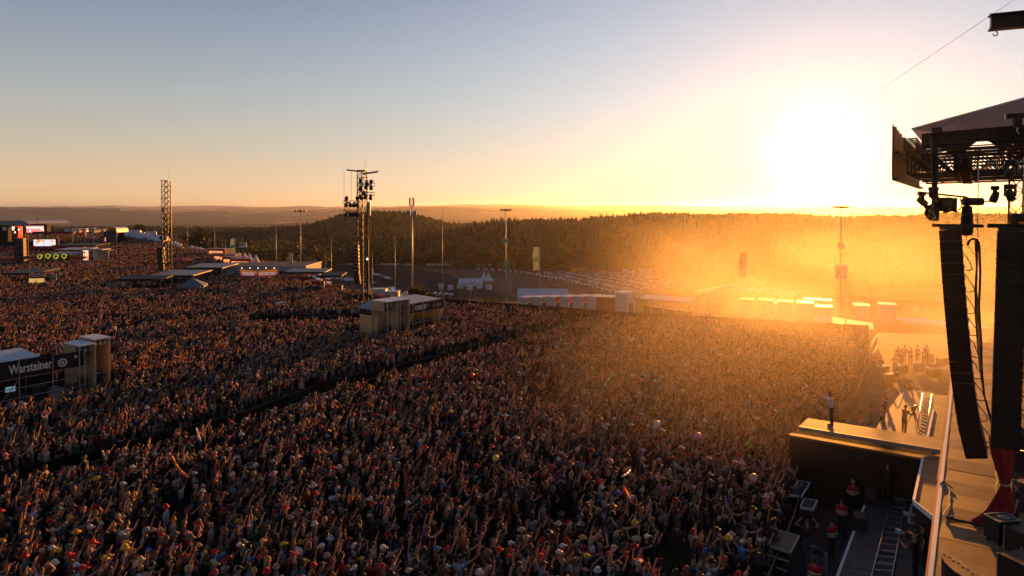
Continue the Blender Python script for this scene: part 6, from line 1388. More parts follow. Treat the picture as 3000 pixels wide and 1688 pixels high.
for (x, y) in [(28 + 4.5 * i, 667) for i in range(4)] + [(27, 672), (33, 672), (39, 673), (55, 673), (44, 681)] + [(80 + 5.5 * i, 667) for i in range(9)] + [(122, 672), (129, 675), (88, 676)]:
    MB().ball(W(x, y, Y2 + 2) - o, .17, 8, 6).build('stage_lamp', bulb, t)
MB().lathe(W(13, 670, Y2 - .4) - o, [(0, 0), (.75, 0), (.75, .03), (0, .03)], 14, 0, Matrix.Rotation(R(90), 3, 'X')).build('round_emblem', txtw, t)
MB().lathe(W(118, 688, Y2 - 3) - o, [(0, 0), (.6, 0), (.6, .03), (0, .03)], 14, 0, Matrix.Rotation(R(90), 3, 'X')).build('round_emblem', txtw, t)
t2 = thing('video_screen', 'bright video screen showing white, red and orange shapes left of the left tower', 'screen', base(130, 222)); o2 = t2.location
def pq(t_, x0, y0, x1, y1, Y, th, m, name):
    a = W(x0, y0, Y); b_ = W(x1, y1, Y); c = (a + b_) / 2 - t_.location; return MB().box((c.x, c.y + th / 2, c.z), (abs(b_.x - a.x), th, abs(a.z - b_.z))).build(name, m, t_)
pq(t2, 95, 699, 170, 724, 222, .8, blackp, 'screen_frame')
scr = bpy.data.materials.new('video_picture'); scr.use_nodes = True; n_ = scr.node_tree; b = n_.nodes['Principled BSDF']; b.inputs['Base Color'].default_value = (.02, .02, .02, 1)
tcn = n_.nodes.new('ShaderNodeTexCoord'); vo = n_.nodes.new('ShaderNodeTexVoronoi'); mp = n_.nodes.new('ShaderNodeMapping'); mp.inputs['Scale'].default_value = (4.0, 1, 1.6); n_.links.new(tcn.outputs['Generated'], mp.inputs[0]); n_.links.new(mp.outputs[0], vo.inputs[0]); vo.inputs['Scale'].default_value = 1.6
spc = n_.nodes.new('ShaderNodeSeparateColor'); n_.links.new(vo.outputs['Color'], spc.inputs[0]); gr = n_.nodes.new('ShaderNodeValToRGB'); gr.color_ramp.interpolation = 'CONSTANT'; gr.color_ramp.elements[0].color = (.75, .85, 1, 1); gr.color_ramp.elements[1].position = .82; gr.color_ramp.elements[1].color = (.95, .12, .05, 1)
for p_, c_ in ((.4, (1, .72, .62, 1)), (.62, (1, .3, .05, 1))): e = gr.color_ramp.elements.new(p_); e.color = c_
n_.links.new(spc.outputs[0], gr.inputs[0]); n_.links.new(gr.outputs[0], b.inputs['Emission Color']); b.inputs['Emission Strength'].default_value = .5
pq(t2, 98, 702, 162, 721, 221.5, .2, scr, 'picture')
for x in (97, 165): pq(t2, x, 700, x + 3, 738, 222, .6, blackm, 'screen_leg')
dred = mat('dark_red_band', (.30, .02, .025), .7)
t3 = thing('terrace', 'two tier terrace with long dark red bands below the video screen', 'terrace', base(150, 212)); 
for (x0, y0, x1, y1, Y, m, nm) in ((80, 723, 245, 730, 214, dred, 'red_band'), (-20, 727, 60, 735, 214, dred, 'red_band'), (80, 752, 250, 758, 171, dred, 'red_band'), (-20, 757, 78, 764, 171, dred, 'red_band'), (80, 730, 245, 751, 215.2, blackp, 'dark_tier'), (-20, 736, 80, 757, 215.2, blackp, 'dark_tier'), (95, 679, 215, 685, 232, mat('maroon_roof', (.16, .015, .02), .7), 'maroon_roof')): pq(t3, x0, y0, x1, y1, Y, 1.0, m, nm)
keep_out((base(115, 218).x, 218), 17, 8); keep_out((base(40, Y2).x, Y2 + 6), 16, 14); keep_out((base(115, 172).x, 172), 13, 2.5)
neon = mat('yellow_green_neon', (.5, .6, .1), emit=(.75, .85, .12), es=.2, var=0)
t4 = thing('neon_sign', 'row of glowing yellow green curls over the terrace bar', 'sign', W(152, 752, 168))
for i in range(4): MB().lathe((-3 + i * 2.0, 0, .15 * (i % 2)), [(.42, 0), (.62, 0), (.62, .05), (.42, .05)], 12, 0, Matrix.Rotation(R(90), 3, 'X')).tube((-3 + i * 2, -.02, -.6), (-2.2 + i * 2, -.02, .5), .09, n=5).build('neon_curl', neon, t4)
mast_t = thing('loudspeaker_tower', 'dark loudspeaker tower in front of the second stage', 'tower', base(65, 165)); mb = MB(); truss(mb, (0, 0, 0), (0, 0, W(65, 688, 165).z), 1.6, 1.6, .08, 1.4); mb.build('tower_truss', blackm, mast_t)
for i in range(10): MB().box((0, -.9, 1.6 + i * .62), (2.3, 1.0, .56)).build('speaker_box', plastic, mast_t)
t = thing('domed_stage_tent', 'small tent with pale arched roof and dark inside before the trees', 'tent', base(305, 262)); o = t.location; w = 8; 
arc = [(-4.4, 3.4), (-4.0, 4.3), (-3, 5.0), (-1.6, 5.4), (0, 5.5), (4.0, 5.5), (4.6, 4.9), (4.8, 3.6)]
A = [V3(x, 0, z_ + 1.6) for x, z_ in arc]; B_ = [p + V3(0, 8, 0) for p in A]; n = len(A); MB().add(A + B_, [(i, i+1, n+i+1, n+i) for i in range(n-1)]).add([p + V3(0, 0, -.12) for p in A] + [p + V3(0, 0, -.12) for p in B_], [(n+i, n+i+1, i+1, i) for i in range(n-1)]).build('arched_roof', mat('pale_blue_roof', (.45, .50, .58), .5), t)
MB().box((0, 6, 2.8), (8.8, .3, 5)).build('back_wall', blackp, t); MB().box((2.6, .3, 2.8), (4.3, .3, 4.6)).build('front_wall', mat('slate', (.07, .09, .12), .8), t); MB().box((-2, 5.6, 2.2), (2.5, .1, 1.6)).build('lit_panel', pinkglow, t)
for x in (-4.3, 4.6): MB().tube((x, 0, 0), (x, 0, 5), .12).build('post', alu, t)
keep_out((o.x, o.y + 3), 6, 6)
t = thing('flat_pavilion', 'grey flat roofed pavilion with lit drink posters at the left', 'pavilion', base(278, 178)); MB().bbox((0, 0, 3.9), (5.8, 4, .28), .06).build('roof_panel', mat('grey_flat_roof', (.35, .36, .38), .6), t); MB().box((.7, 1.2, 2.3), (4, .15, 3)).build('wall', greyw, t); MB().box((-1.9, -1.0, 2.4), (1.2, .1, 2.6), .2).build('lit_poster', mat('poster_lit', (.6, .4, .3), emit=(1, .62, .42), es=.5, var=.4, scale=1), t)
for x in (-2.7, 2.7): MB().tube((x, -1.8, 0), (x, -1.8, 3.8), .08).build('post', tanb, t)
keep_out((base(278, 178).x, 178), 3.5, 3)
t = thing('letter_column', 'upright red sign column with white letters left of the domed tent', 'sign', base(247, 240)); MB().box((0, 0, 6.1), (.75, .3, 2.8)).build('column_board', redp, t); 
for i in range(4): MB().box((0, -.17, 7.1 - i * .65), (.45, .03, .4)).build('letter_block', txtw, t)
MB().tube((0, .1, 0), (0, .1, 5), .08).build('post', steel, t)
# market roofs, stalls
lab_m = ['leftmost', 'second', 'third', 'fourth', 'fifth', 'sixth', 'seventh', 'eighth', 'rightmost']
for i, (px, Y, w, h) in enumerate(((352, 290, 9, 4.2), (372, 285, 8, 4.5), (392, 282, 8, 5.4), (408, 280, 7, 4.6), (425, 276, 8, 4.2), (441, 272, 6, 5.2), (458, 268, 8, 4.0), (474, 262, 6, 3.8), (335, 300, 6, 3.8))):
    marquee(px, Y, w * .66, 5, h, .1 * (i % 3) - .1, 'white market tent in the row before the trees, ' + lab_m[i] + ' of nine', wall=mat('tent_side_shade', (.16, .17, .20), .7)); keep_out((base(px, Y).x, Y), w / 2 + .5, 3.5)  # dark under the roofs is put into the side wall colour
t = thing('market_sign', 'small red lettered board among the white market tents', 'sign', W(397, 708, 278)); MB().box((0, 0, 0), (2.2, .1, 1.2)).build('board', redp, t); MB().box((0, -.07, .15), (1.6, .03, .2)).box((0, -.07, -.2), (1.3, .03, .2)).build('lettering', txtw, t)
goldm = mat('gilded', (.60, .38, .12), .4, .3); 
for i, (px, py, Y) in enumerate(((560, 728, 230), (572, 731, 226), (585, 733, 222), (597, 738, 218), (607, 744, 214))):
    b_ = base(px, Y); h = W(px, py, Y).z - b_.z; t = thing('fairground_stall', ('leftmost', 'second', 'middle', 'fourth', 'rightmost')[i] + ' gilded fairground stall catching the sun', 'stall', b_, .3 * i, 'gilded fairground stalls'); MB().bbox((0, 0, h * .4), (3, 2.4, h * .8), .1).build('stall_wall', mat('stall_tan', (.45, .30, .18), .7, var=.4), t)
    MB().lathe((0, 0, h * .78), [(1.9, 0), (1.5, .3), (.8, .8), (.15, 1.2), (0, 1.5)], 9).build('stall_roof', goldm if i % 2 else white, t); MB().box((0, -1.25, h * .6), (2.4, .08, .7)).build('fascia', redp, t); keep_out((b_.x, b_.y), 2, 2)
for i, (px, Y, w) in enumerate(((640, 200, 6), (662, 178, 7), (688, 168, 6), (712, 162, 6))):
    b_ = base(px, Y); t = thing('food_stall', 'orange red food stall, ' + ('farthest', 'second', 'third', 'nearest')[i] + ' of four running to the peaked tents', 'stall', b_, -.3, 'orange red food stalls'); MB().bbox((0, 0, 1.3), (w, 2.4, 2.6), .08).build('stall_wall', mat('stall_red', (.40, .07, .035), .7, var=.3), t); MB().box((0, -.2, 2.75), (w + .5, 3.2, .12)).build('stall_roof', mat('stall_roof', (.42, .25, .18), .6), t); MB().box((0, -1.25, 1.6), (w * .8, .08, 1.0)).build('lit_hatch', mat('hatch_lit', (.7, .3, .15), emit=(1, .35, .12), es=.5, var=.3), t); keep_out((b_.x, b_.y), w / 2, 2)
b_ = base(625, 205); 
# vehicles far left
vw = mat('van_white', (.6, .6, .62), .4)
def van(p, rz, label, m, L_=5.4, h=2.3, group=None):
    t = thing('parked_van', label, 'van', p, rz, group); MB().bbox((0, 0, .35 + h * .45), (2.0, L_, h * .8), .12).build('body', m, t); MB().box((0, -L_ / 2 - .01, .35 + h * .6), (1.7, .03, h * .28)).build('windscreen', glass_d, t); MB().box((1.01, -L_ * .2, .35 + h * .62), (.02, L_ * .4, h * .25)).box((-1.01, -L_ * .2, .35 + h * .62), (.02, L_ * .4, h * .25)).build('side_window', glass_d, t)
    for sx in (-1, 1):
        for sy in (-.3, .3): MB().tube((sx * .95 - .08, sy * L_, .34), (sx * .95 + .08, sy * L_, .34), .34, n=10).build('wheel', plastic, t)
    return t
for i, px in enumerate((205, 222, 240, 262, 284)): van(base(px, 380 + 6 * i), 1.2 + .2 * i, ('leftmost', 'second', 'middle', 'fourth', 'rightmost')[i] + ' white van parked before the trees right of the second stage', vw, 6, 2.6, 'white vans before the trees')

# ------------------------------------------------------------------ valley: race track, gravel, car parks
def sheet_px(name, poly, off, m, n=1):
    pts3 = [G(x, y, -36 + off) for x, y in poly]; mb = MB(); mb.add([(p.x, p.y, p.z) for p in pts3], [tuple(range(len(pts3)))]); me = mb.data(name, [m]); bm = bmesh.new(); bm.from_mesh(me); bmesh.ops.triangulate(bm, faces=bm.faces[:]); 
    for f in bm.faces:
        if f.normal.z < 0: f.normal_flip()
    bm.to_mesh(me); bm.free(); return link(name, me, kind='structure')
sheet_px('gravel_trap', [(1150, 792), (1400, 789), (1565, 800), (1720, 836), (1900, 872), (1640, 872), (1440, 868), (1290, 828)], .05, mat('gravel_beige', (.15, .115, .085), 1.0, var=.3, scale=.08, spec=0))
sheet_px('car_park', [(1570, 799), (1830, 793), (2010, 826), (2000, 866), (1905, 873), (1715, 836)], .08, mat('car_park_dust', (.10, .085, .065), 1.0, var=.25, scale=.05, spec=0))
sheet_px('race_track', [(860, 770), (1150, 779), (1300, 800), (1330, 812), (1500, 872), (1330, 872), (1220, 850), (1120, 822), (1000, 800), (860, 786)], .11, mat('track_asphalt', (.035, .042, .045), 1.0, var=.2, scale=.04, spec=0))
sheet_px('paddock', [(880, 792), (1000, 804), (1120, 828), (1210, 855), (1230, 872), (900, 872)], .14, mat('paddock_asphalt', (.06, .058, .055), 1.0, var=.25, scale=.05, spec=0))
t = thing('tyre_barrier', 'red and white block barrier curving between track and car park', 'barrier', hit(1560, 803)); o = t.location.copy()
path = [(1395, 790), (1460, 793), (1540, 801), (1610, 815), (1700, 835), (1780, 855), (1830, 868)]; pp = [G(x, y, -35.9) for x, y in path]; cnt = 0; blk = {}
for m_ in (redp, whitep): blk[m_.name] = MB().bbox((0, 0, .6), (2.6, .8, 1.5), .08).data('barrier_block', [m_])
for a, b_ in zip(pp[:-1], pp[1:]):
    L_ = (b_ - a).length; n = max(1, int(L_ / 2.9)); dd = (b_ - a).normalized()
    for i in range(n):
        q = link('barrier_block', blk[(redp if (cnt // 1) % 2 else whitep).name], t); q.location = a.lerp(b_, (i + .5) / n) - o; q.rotation_euler = (0, 0, math.atan2(dd.y, dd.x)); cnt += 1
t = thing('advertising_wall', 'line of small white advertising boards along the track before the trees', 'barrier', G(1200, 780, -36)); o = t.location.copy()
for px in list(range(975, 1320, 14)) + list(range(1370, 1450, 16)) + list(range(1600, 1690, 15)):
    if (px // 50) % 3 == 0: continue
    p = G(px, 776 + (px - 975) * .006, -36) - o; MB().box((p.x, p.y, .8), (3.6, .2, 1.3)).build('board', whitep, t)
for i, (px, lb, m_) in enumerate(((1690, 'orange truck standing at the tree line behind the car park', mat('truck_orange', (.5, .2, .04), .5)), (1725, 'brown truck at the tree line', mat('truck_brown', (.18, .10, .06), .6)), (1755, 'dark red truck at the tree line', mat('truck_red', (.3, .04, .04), .6)), (1350, 'white truck half hidden by trees beyond the track', vw), (1840, 'white caravan at the back of the car park', vw), (1890, 'pale caravan at the back of the car park', vw), (1912, 'brown hut at the right end of the car park', mat('truck_brown', (.18, .10, .06), .6)), (1940, 'second brown hut at the right end of the car park', mat('truck_brown', (.18, .10, .06), .6)))):
    p = G(px, (798, 797, 799, 772, 802, 803, 812, 820)[i], -36); van(p, 1.5, lb, m_, 9, 3.6)
# cars
CARC = [('white', (.70, .70, .70), 6), ('silver', (.42, .43, .44), 6), ('black', (.02, .02, .022), 4), ('grey', (.12, .12, .13), 3), ('blue', (.03, .07, .20), 2), ('red', (.30, .02, .02), 1)]
def car_mesh(m_paint):
    mb = MB(); prof = [(-2.15, .45), (-2.2, .75), (-1.3, .92), (-.6, 1.42), (.75, 1.46), (1.5, 1.02), (2.15, .92), (2.2, .5)]; hw = .88
    n = len(prof); vs = [(-hw * (.82 if z_ > 1.3 else 1), y, z_) for y, z_ in prof] + [(hw * (.82 if z_ > 1.3 else 1), y, z_) for y, z_ in prof]
    mb.add(vs, [(i, i + 1, n + i + 1, n + i) for i in range(n - 1)], 0); mb.f[2 + 0] = mb.f[2]; mb.m[2] = 1; mb.m[4] = 1
    mb.add(vs, [tuple(range(n))[::-1], tuple(range(n, 2 * n)), (0, n, 2 * n - 1, n - 1)], 0)
    for s_ in (-1, 1): mb.add([(s_ * hw * 1.005, -1.15, .98), (s_ * hw * 1.005, 1.35, 1.02), (s_ * hw * .86, .68, 1.38), (s_ * hw * .86, -.55, 1.36)], [(0, 1, 2, 3)], 1)
    for sx in (-1, 1):
        for sy in (-1.35, 1.35): mb.tube((sx * .86 - .1, sy, .33), (sx * .86 + .1, sy, .33), .33, n=8, mi=2)
    return mb
paints = {}
for nm, c, w_ in CARC:
    m_ = mat('car_paint_' + nm, c, .22, .3, var=.05, spec=.7); paints[nm] = car_mesh(m_).data('parked_car', [m_, mat('car_glass', (.015, .018, .02), .06, var=0, spec=.9), plastic])
rowsC = [('front row of large car park', (1575, 803), (1832, 868)), ('second row of large car park', (1600, 801), (1885, 863)), ('third row of large car park', (1640, 799), (1905, 853)), ('fourth row of large car park', (1690, 799), (1930, 845)), ('fifth row of large car park', (1745, 799), (1965, 838)), ('rear row of large car park', (1800, 799), (1990, 832))]
rowsR = [('lowest row of hillside car park', (2128, 842), (2466, 904)), ('second row of hillside car park', (2136, 834), (2430, 885)), ('upper row of hillside car park', (2180, 823), (2360, 852)), ('curved row of hillside car park', (2052, 836), (2096, 812)), ('short row of hillside car park', (2235, 846), (2350, 862))]
rowsM = [('front row of paddock', (905, 835), (1190, 862)), ('second row of paddock', (920, 826), (1150, 846)), ('third row of paddock', (925, 815), (1110, 834)), ('rear row of paddock', (930, 808), (1060, 826)), ('short row beside tall tower', (1095, 805), (1150, 822)), ('group right of pale mast', (1180, 862), (1330, 868))]
rr = random.Random(3); cars = []
for rows, sp_, prob in ((rowsR, 3.3, .93), (rowsM, 3.3, .85), (rowsC, 3.05, .93)):
    for lb, a, b_ in rows:
        A, B_ = hit(*a), hit(*b_); L_ = (B_ - A).length; n = int(L_ / sp_); dd = (B_ - A).normalized(); rz = math.atan2(dd.y, dd.x)
        for i in range(n):
            if rr.random() > prob: continue
            p = A.lerp(B_, (i + .5) / n) + V3(rr.gauss(0, .15), rr.gauss(0, .3), 0); nm = rr.choices([c[0] for c in CARC], [c[2] for c in CARC])[0]
            cars.append((p, rz + rr.gauss(0, .05) + (math.pi if rr.random() < .3 else 0) + (.45 if rows is not rowsM else 0), nm, lb, (i + .5) / n))
print('cars', len(cars), [sum(1 for c in cars if c[3]==r[0]) for r in rowsR+rowsM+rowsC])
near_c = sorted(range(len(cars)), key=lambda i: cars[i][0].y)[:298]; near_set = set(near_c); rest_c = [c for i, c in enumerate(cars) if i not in near_set]; cars = [c for i, c in enumerate(cars) if i in near_set]; print('cars beyond the limit', len(rest_c))
if rest_c:
    knd = list(paints); po = [bpy.data.objects.new('car_kind_%02d' % i, paints[k_]) for i, k_ in enumerate(knd)]
    instancer('parked_cars', np.array([[p.x, p.y, tz(p.x, p.y) + .12] for p, *_ in rest_c]), np.array([[0, 0, q[1]] for q in rest_c]), np.ones((len(rest_c), 3)), np.array([knd.index(q[2]) for q in rest_c]), po, 'far parked cars filling the rear rows of the car park and paddock')
for ci, (p, rz, nm, lb, f) in enumerate(cars):
    lf = cars[ci - 1][2] if ci and cars[ci - 1][3] == lb else 'no'; rt = cars[ci + 1][2] if ci + 1 < len(cars) and cars[ci + 1][3] == lb else 'no'
    o = link('parked_car', paints[nm], None, '%s car between %s and %s car, %s of %s' % (nm, lf, rt, ('left end', 'left part', 'middle', 'right part', 'right end')[min(4, int(f * 5))], lb), 'car', None, 'parked cars in ' + lb); o.location = (p.x, p.y, tz(p.x, p.y) + .12); o.rotation_euler = (0, 0, rz)
# small dark tree, bushes, and the nearer row of trees in front of the wood
def tree(p, h, r, seed, label, conif=False, n=420, leaf=.8, group=None):
    if conif: m = conifer_mesh('t', h, r, seed); tr = MB(); tr.tube((0, 0, -.5), (0, 0, h * .9), .16, .04, 6); ks = [i for i, q in enumerate(m.m) if q == 0]; m.f = [m.f[i] for i in ks]; m.m = [0] * len(ks); cm_ = leafC
    else: m, tr = leafy_mesh('t', h, r, seed, n, leaf); cm_ = leafA
    t = thing('conifer_tree' if conif else 'leafy_tree', label, 'tree', p, rng.uniform(0, 6), group); m.build('crown', cm_, t); tr.build('trunk', bark, t); return t
tree(base(1230, 121), 4.2, 2.6, 77, 'small dark bushy tree behind the central control stand', n=500, leaf=.5)
tr_pos = []; tcount = {}; ORD = ['first', 'second', 'third', 'fourth', 'fifth', 'sixth', 'seventh', 'eighth', 'ninth', 'tenth', 'eleventh', 'twelfth', 'thirteenth', 'fourteenth', 'fifteenth', 'sixteenth', 'seventeenth', 'eighteenth', 'nineteenth', 'twentieth']
for i, px in enumerate(np.linspace(560, 2030, 44)):
    Yt = float(frontY(np.array([px]))[0]) - rng.uniform(3, 16); conif = rng.uniform() < .22; x = (px + rng.uniform(-8, 8) - 1500) / F * Yt; tr_pos.append(px)
    k_ = i % 6; where = 'beyond the grey building' if px < 900 else 'beyond the tall tower' if px < 1150 else 'beyond the track' if px < 1480 else 'behind the banner flag' if px < 1620 else 'behind the large car park' if px < 1950 else 'at the car park corner'
    oc = tcount.get(where, 0); tcount[where] = oc + 1
    tree(V3(x, Yt, tz(x, Yt) - .2), rng.uniform(12, 18), rng.uniform(4, 6) if not conif else 3.4, 200 + i, ('conifer' if conif else 'leafy tree') + ' at the forest edge ' + where + ', ' + ORD[oc] + ' from the left', conif, 330, 1.5, 'trees along the forest edge')
for i, (px, Y) in enumerate(((1960, 400), (1985, 380), (2010, 360), (2035, 350), (1995, 420), (2025, 400), (2060, 385), (2085, 380), (2045, 420), (2075, 425))):
    x = (px - 1500) / F * Y; tree(V3(x, Y, tz(x, Y) - .3), 5 + (i % 4) * 2.6, 3.2 + (i % 3), 300 + i, ('low bush', 'tall bush', 'wide bush')[i % 3] + ' on the bank between the two car parks, ' + ('first', 'second', 'third', 'fourth', 'fifth', 'sixth', 'seventh', 'eighth', 'ninth', 'tenth')[i] + ' from the left edge', False, 330, .95, 'bushes between the car parks')

# ------------------------------------------------------------------ things held above the crowd
def ball(px, py, r, m, label, z=2.3):
    t = MB().ball((0, 0, 0), r, 16, 10).build('beach_ball', m, None, label, 'ball', loc=G(px, py, z), smooth=True); return t
ball(2045, 1279, .22, mat('ball_pink', (.75, .22, .30), .4), 'pink beach ball tossed over the crowd left of the runway'); ball(2208, 1400, .2, mat('ball_peach', (.75, .40, .32), .4), 'peach coloured ball over the front rows below the runway tip'); ball(1925, 1242, .2, mat('ball_white', (.7, .65, .55), .4), 'small white ball over the crowd in the orange haze'); ball(1452, 1342, .16, mat('ball_yellow', (.7, .6, .08), .4), 'small yellow ball over the middle of the crowd'); ball(1382, 1100, .2, mat('ball_red', (.7, .04, .03), .4), 'red balloon over the crowd behind the aisle')
def tubeinf(pts, z, r, m, label): MB().path([G(x, y, z) for x, y in pts], r, 8).build('inflatable_tube', m, None, label, 'inflatable', smooth=True)
tubeinf([(505, 1340), (515, 1362), (530, 1382), (548, 1396)], 2.4, .06, mat('inflatable_orange', (.7, .2, .05), .9), 'long orange inflatable tube waved over the left half of the crowd'); tubeinf([(1822, 1396), (1832, 1392), (1840, 1386), (1845, 1379)], 2.3, .05, whitep, 'white curved tube held up in the right half of the crowd'); tubeinf([(2186, 1310), (2192, 1300), (2198, 1290), (2206, 1284)], 2.4, .07, mat('inflatable_green', (.08, .22, .05), 1.0, spec=0), 'green inflatable tube left of the runway tip'); tubeinf([(1768, 1140), (1775, 1125), (1785, 1108), (1800, 1098)], 2.6, .06, mat('inflatable_green', (.08, .22, .05), 1.0, spec=0), 'thin green tube over the crowd before the white containers')
tubeinf([(300, 1322), (304, 1332), (309, 1344)], 1.9, .05, tanb, 'short pale stick held up beside the dark aisle'); tubeinf([(575, 1255), (582, 1275), (588, 1292)], 2.3, .035, whitep, 'thin white pole standing in the dark aisle')
t = thing('rainbow_flag', 'small rainbow flag held up by the crowd right of the middle', 'flag', G(1833, 1470, 2.0)); MB().tube((0, 0, 0), (-.12, 0, .75), .012, n=5).build('stick', steel, t)
for i, c in enumerate(((.7, .02, .02), (.75, .25, .02), (.75, .6, .03), (.04, .35, .08), (.03, .10, .5), (.25, .03, .3))):
    MB().add([(-.12 + .06 * i, .0, .72 - .07 * i), (-.06 + .06 * i, 0, .66 - .07 * i), (.10 + .06 * i, .03, .26 - .07 * i), (.04 + .06 * i, .03, .32 - .07 * i)], [(0, 1, 2, 3)]).build('stripe', mat('rainbow_%s' % 'abcdef'[i], c, .7, trans=.4), t)

# ------------------------------------------------------------------ drifting stage smoke lit by the low sun
sm = bpy.data.materials.new('smoke'); sm.use_nodes = True; t = sm.node_tree
for n in list(t.nodes): t.nodes.remove(n)
pv = t.nodes.new('ShaderNodeVolumePrincipled'); pv.inputs['Color'].default_value = (.97, .87, .70, 1); pv.inputs['Anisotropy'].default_value = .60  # amber sunlight is put into the colour of the white smoke
co = t.nodes.new('ShaderNodeTexCoord'); mp = t.nodes.new('ShaderNodeMapping'); mp.inputs['Scale'].default_value = (1/22, 1/36, 1/9); nz = t.nodes.new('ShaderNodeTexNoise'); nz.inputs['Scale'].default_value = 1; nz.inputs['Detail'].default_value = 3; nz.inputs['Distortion'].default_value = .6
t.links.new(co.outputs['Object'], mp.inputs[0]); t.links.new(mp.outputs[0], nz.inputs[0])
mr = t.nodes.new('ShaderNodeMapRange'); mr.inputs['From Min'].default_value = .40; mr.inputs['From Max'].default_value = .70; mr.inputs['To Min'].default_value = .12; t.links.new(nz.outputs['Fac'], mr.inputs['Value'])
gsep = t.nodes.new('ShaderNodeSeparateXYZ'); t.links.new(co.outputs['Generated'], gsep.inputs[0])
def edge(sock, lo, hi):
    a = t.nodes.new('ShaderNodeMapRange'); a.interpolation_type = 'SMOOTHSTEP'; a.inputs['From Min'].default_value = 0; a.inputs['From Max'].default_value = lo; t.links.new(sock, a.inputs['Value'])
    b2 = t.nodes.new('ShaderNodeMapRange'); b2.interpolation_type = 'SMOOTHSTEP'; b2.inputs['From Min'].default_value = 1; b2.inputs['From Max'].default_value = hi; t.links.new(sock, b2.inputs['Value'])
    m = t.nodes.new('ShaderNodeMath'); m.operation = 'MULTIPLY'; t.links.new(a.outputs[0], m.inputs[0]); t.links.new(b2.outputs[0], m.inputs[1]); return m.outputs[0]
cur = mr.outputs[0]
osep = t.nodes.new('ShaderNodeSeparateXYZ'); t.links.new(co.outputs['Object'], osep.inputs[0])
n4 = t.nodes.new('ShaderNodeTexNoise'); n4.inputs['Scale'].default_value = .035; n4.inputs['Detail'].default_value = 2; t.links.new(co.outputs['Object'], n4.inputs[0])
def mth(op, a, b_):
    q = t.nodes.new('ShaderNodeMath'); q.operation = op
    for i, v in enumerate((a, b_)):
        if isinstance(v, (int, float)): q.inputs[i].default_value = v
        else: t.links.new(v, q.inputs[i])
    return q.outputs[0]
wq = mth('ADD', mth('SUBTRACT', osep.outputs['X'], mth('MULTIPLY', osep.outputs['Y'], .13)), mth('MULTIPLY', mth('SUBTRACT', n4.outputs['Fac'], .5), 34.0))
wr = t.nodes.new('ShaderNodeMapRange'); wr.interpolation_type = 'SMOOTHERSTEP'; wr.inputs['From Min'].default_value = -9; wr.inputs['From Max'].default_value = 26; t.links.new(wq, wr.inputs['Value'])
for s_ in (wr.outputs[0], edge(gsep.outputs['X'], .04, .95), edge(gsep.outputs['Y'], .06, .55), edge(gsep.outputs['Z'], .02, .5)):
    m = t.nodes.new('ShaderNodeMath'); m.operation = 'MULTIPLY'; t.links.new(cur, m.inputs[0]); t.links.new(s_, m.inputs[1]); cur = m.outputs[0]
nr_ = t.nodes.new('ShaderNodeMapRange'); nr_.interpolation_type = 'SMOOTHSTEP'; nr_.inputs['From Min'].default_value = 66; nr_.inputs['From Max'].default_value = 108; nr_.inputs['To Min'].default_value = 2.9; nr_.inputs['To Max'].default_value = 1.0; t.links.new(osep.outputs['Y'], nr_.inputs['Value']); cur = mth('MULTIPLY', cur, nr_.outputs[0])
m = t.nodes.new('ShaderNodeMath'); m.operation = 'MULTIPLY'; t.links.new(cur, m.inputs[0]); m.inputs[1].default_value = .0043; t.links.new(m.outputs[0], pv.inputs['Density'])
mo = t.nodes.new('ShaderNodeOutputMaterial'); t.links.new(pv.outputs[0], mo.inputs['Volume'])
me = box_mesh('smoke', (-8, 30, -4), (125, 190, 15.2)); me.materials.append(sm); link('smoke', me, kind='stuff')
# ------------------------------------------------------------------ place the crowd (after the structures in it are known)
cx_, cy_ = [], []
yy = 22.5
while yy < 400:
    st = float(np.interp(yy, [22, 60, 120, 180, 260, 400], [.49, .53, .68, .92, 1.3, 1.9]))
    xs = np.arange(-.86 * yy - 4, .70 * yy + 3, st)
    cx_.append(xs + rng.uniform(-.42, .42, len(xs)) * st); cy_.append(np.full(len(xs), yy) + rng.uniform(-.42, .42, len(xs)) * st); yy += st
cx_ = np.concatenate(cx_); cy_ = np.concatenate(cy_)
k = in_poly(cx_, cy_, CROWD_POLY) & (seg_dist(cx_, cy_, LANE1) > np.interp(cy_, [30, 60, 90], [1.5, 2.1, 1.2])) & (seg_dist(cx_, cy_, LANE2) > 1.1)
for (ax, ay, hx, hy, rz) in KEEP_OUT:
    c_, s_ = math.cos(-rz), math.sin(-rz); dx, dy = cx_ - ax, cy_ - ay
    k &= ~((np.abs(dx * c_ - dy * s_) < hx) & (np.abs(dx * s_ + dy * c_) < hy))
gap = np.array([mnoise.noise(Vector((a / 4.5, b_ / 4.5, 5))) for a, b_ in zip(cx_, cy_)])
k &= rng.uniform(0, 1, len(cx_)) > np.where(gap < -.33, .75, .04)
cx_, cy_, gap = cx_[k], cy_[k], gap[k]
face = np.arctan2(-(24 - cx_), (38 - cy_)) ; far_ = cy_ > 70
face = np.where(far_, np.arctan2(-(30 - cx_), (42 - cy_)), face) + rng.normal(0, .28, len(cx_))
exc = np.array([mnoise.noise(Vector((a / 9, b_ / 9, 1))) for a, b_ in zip(cx_, cy_)])
pup = np.interp(cy_, [25, 60, 110, 160], [.50, .48, .34, .12]) + exc * .25
isup = rng.uniform(0, 1, len(cx_)) < pup
ki = np.where(isup, np.array(combo_up)[rng.integers(0, len(combo_up), len(cx_))], np.array(combo_dn)[rng.integers(0, len(combo_dn), len(cx_))])
hs = np.clip(rng.normal(1.0, .07, len(cx_)), .84, 1.18)
jump = np.where(isup & (rng.uniform(0, 1, len(cx_)) < .35), rng.uniform(.05, .32, len(cx_)), 0)
cz_ = terrain(cx_, cy_) + jump
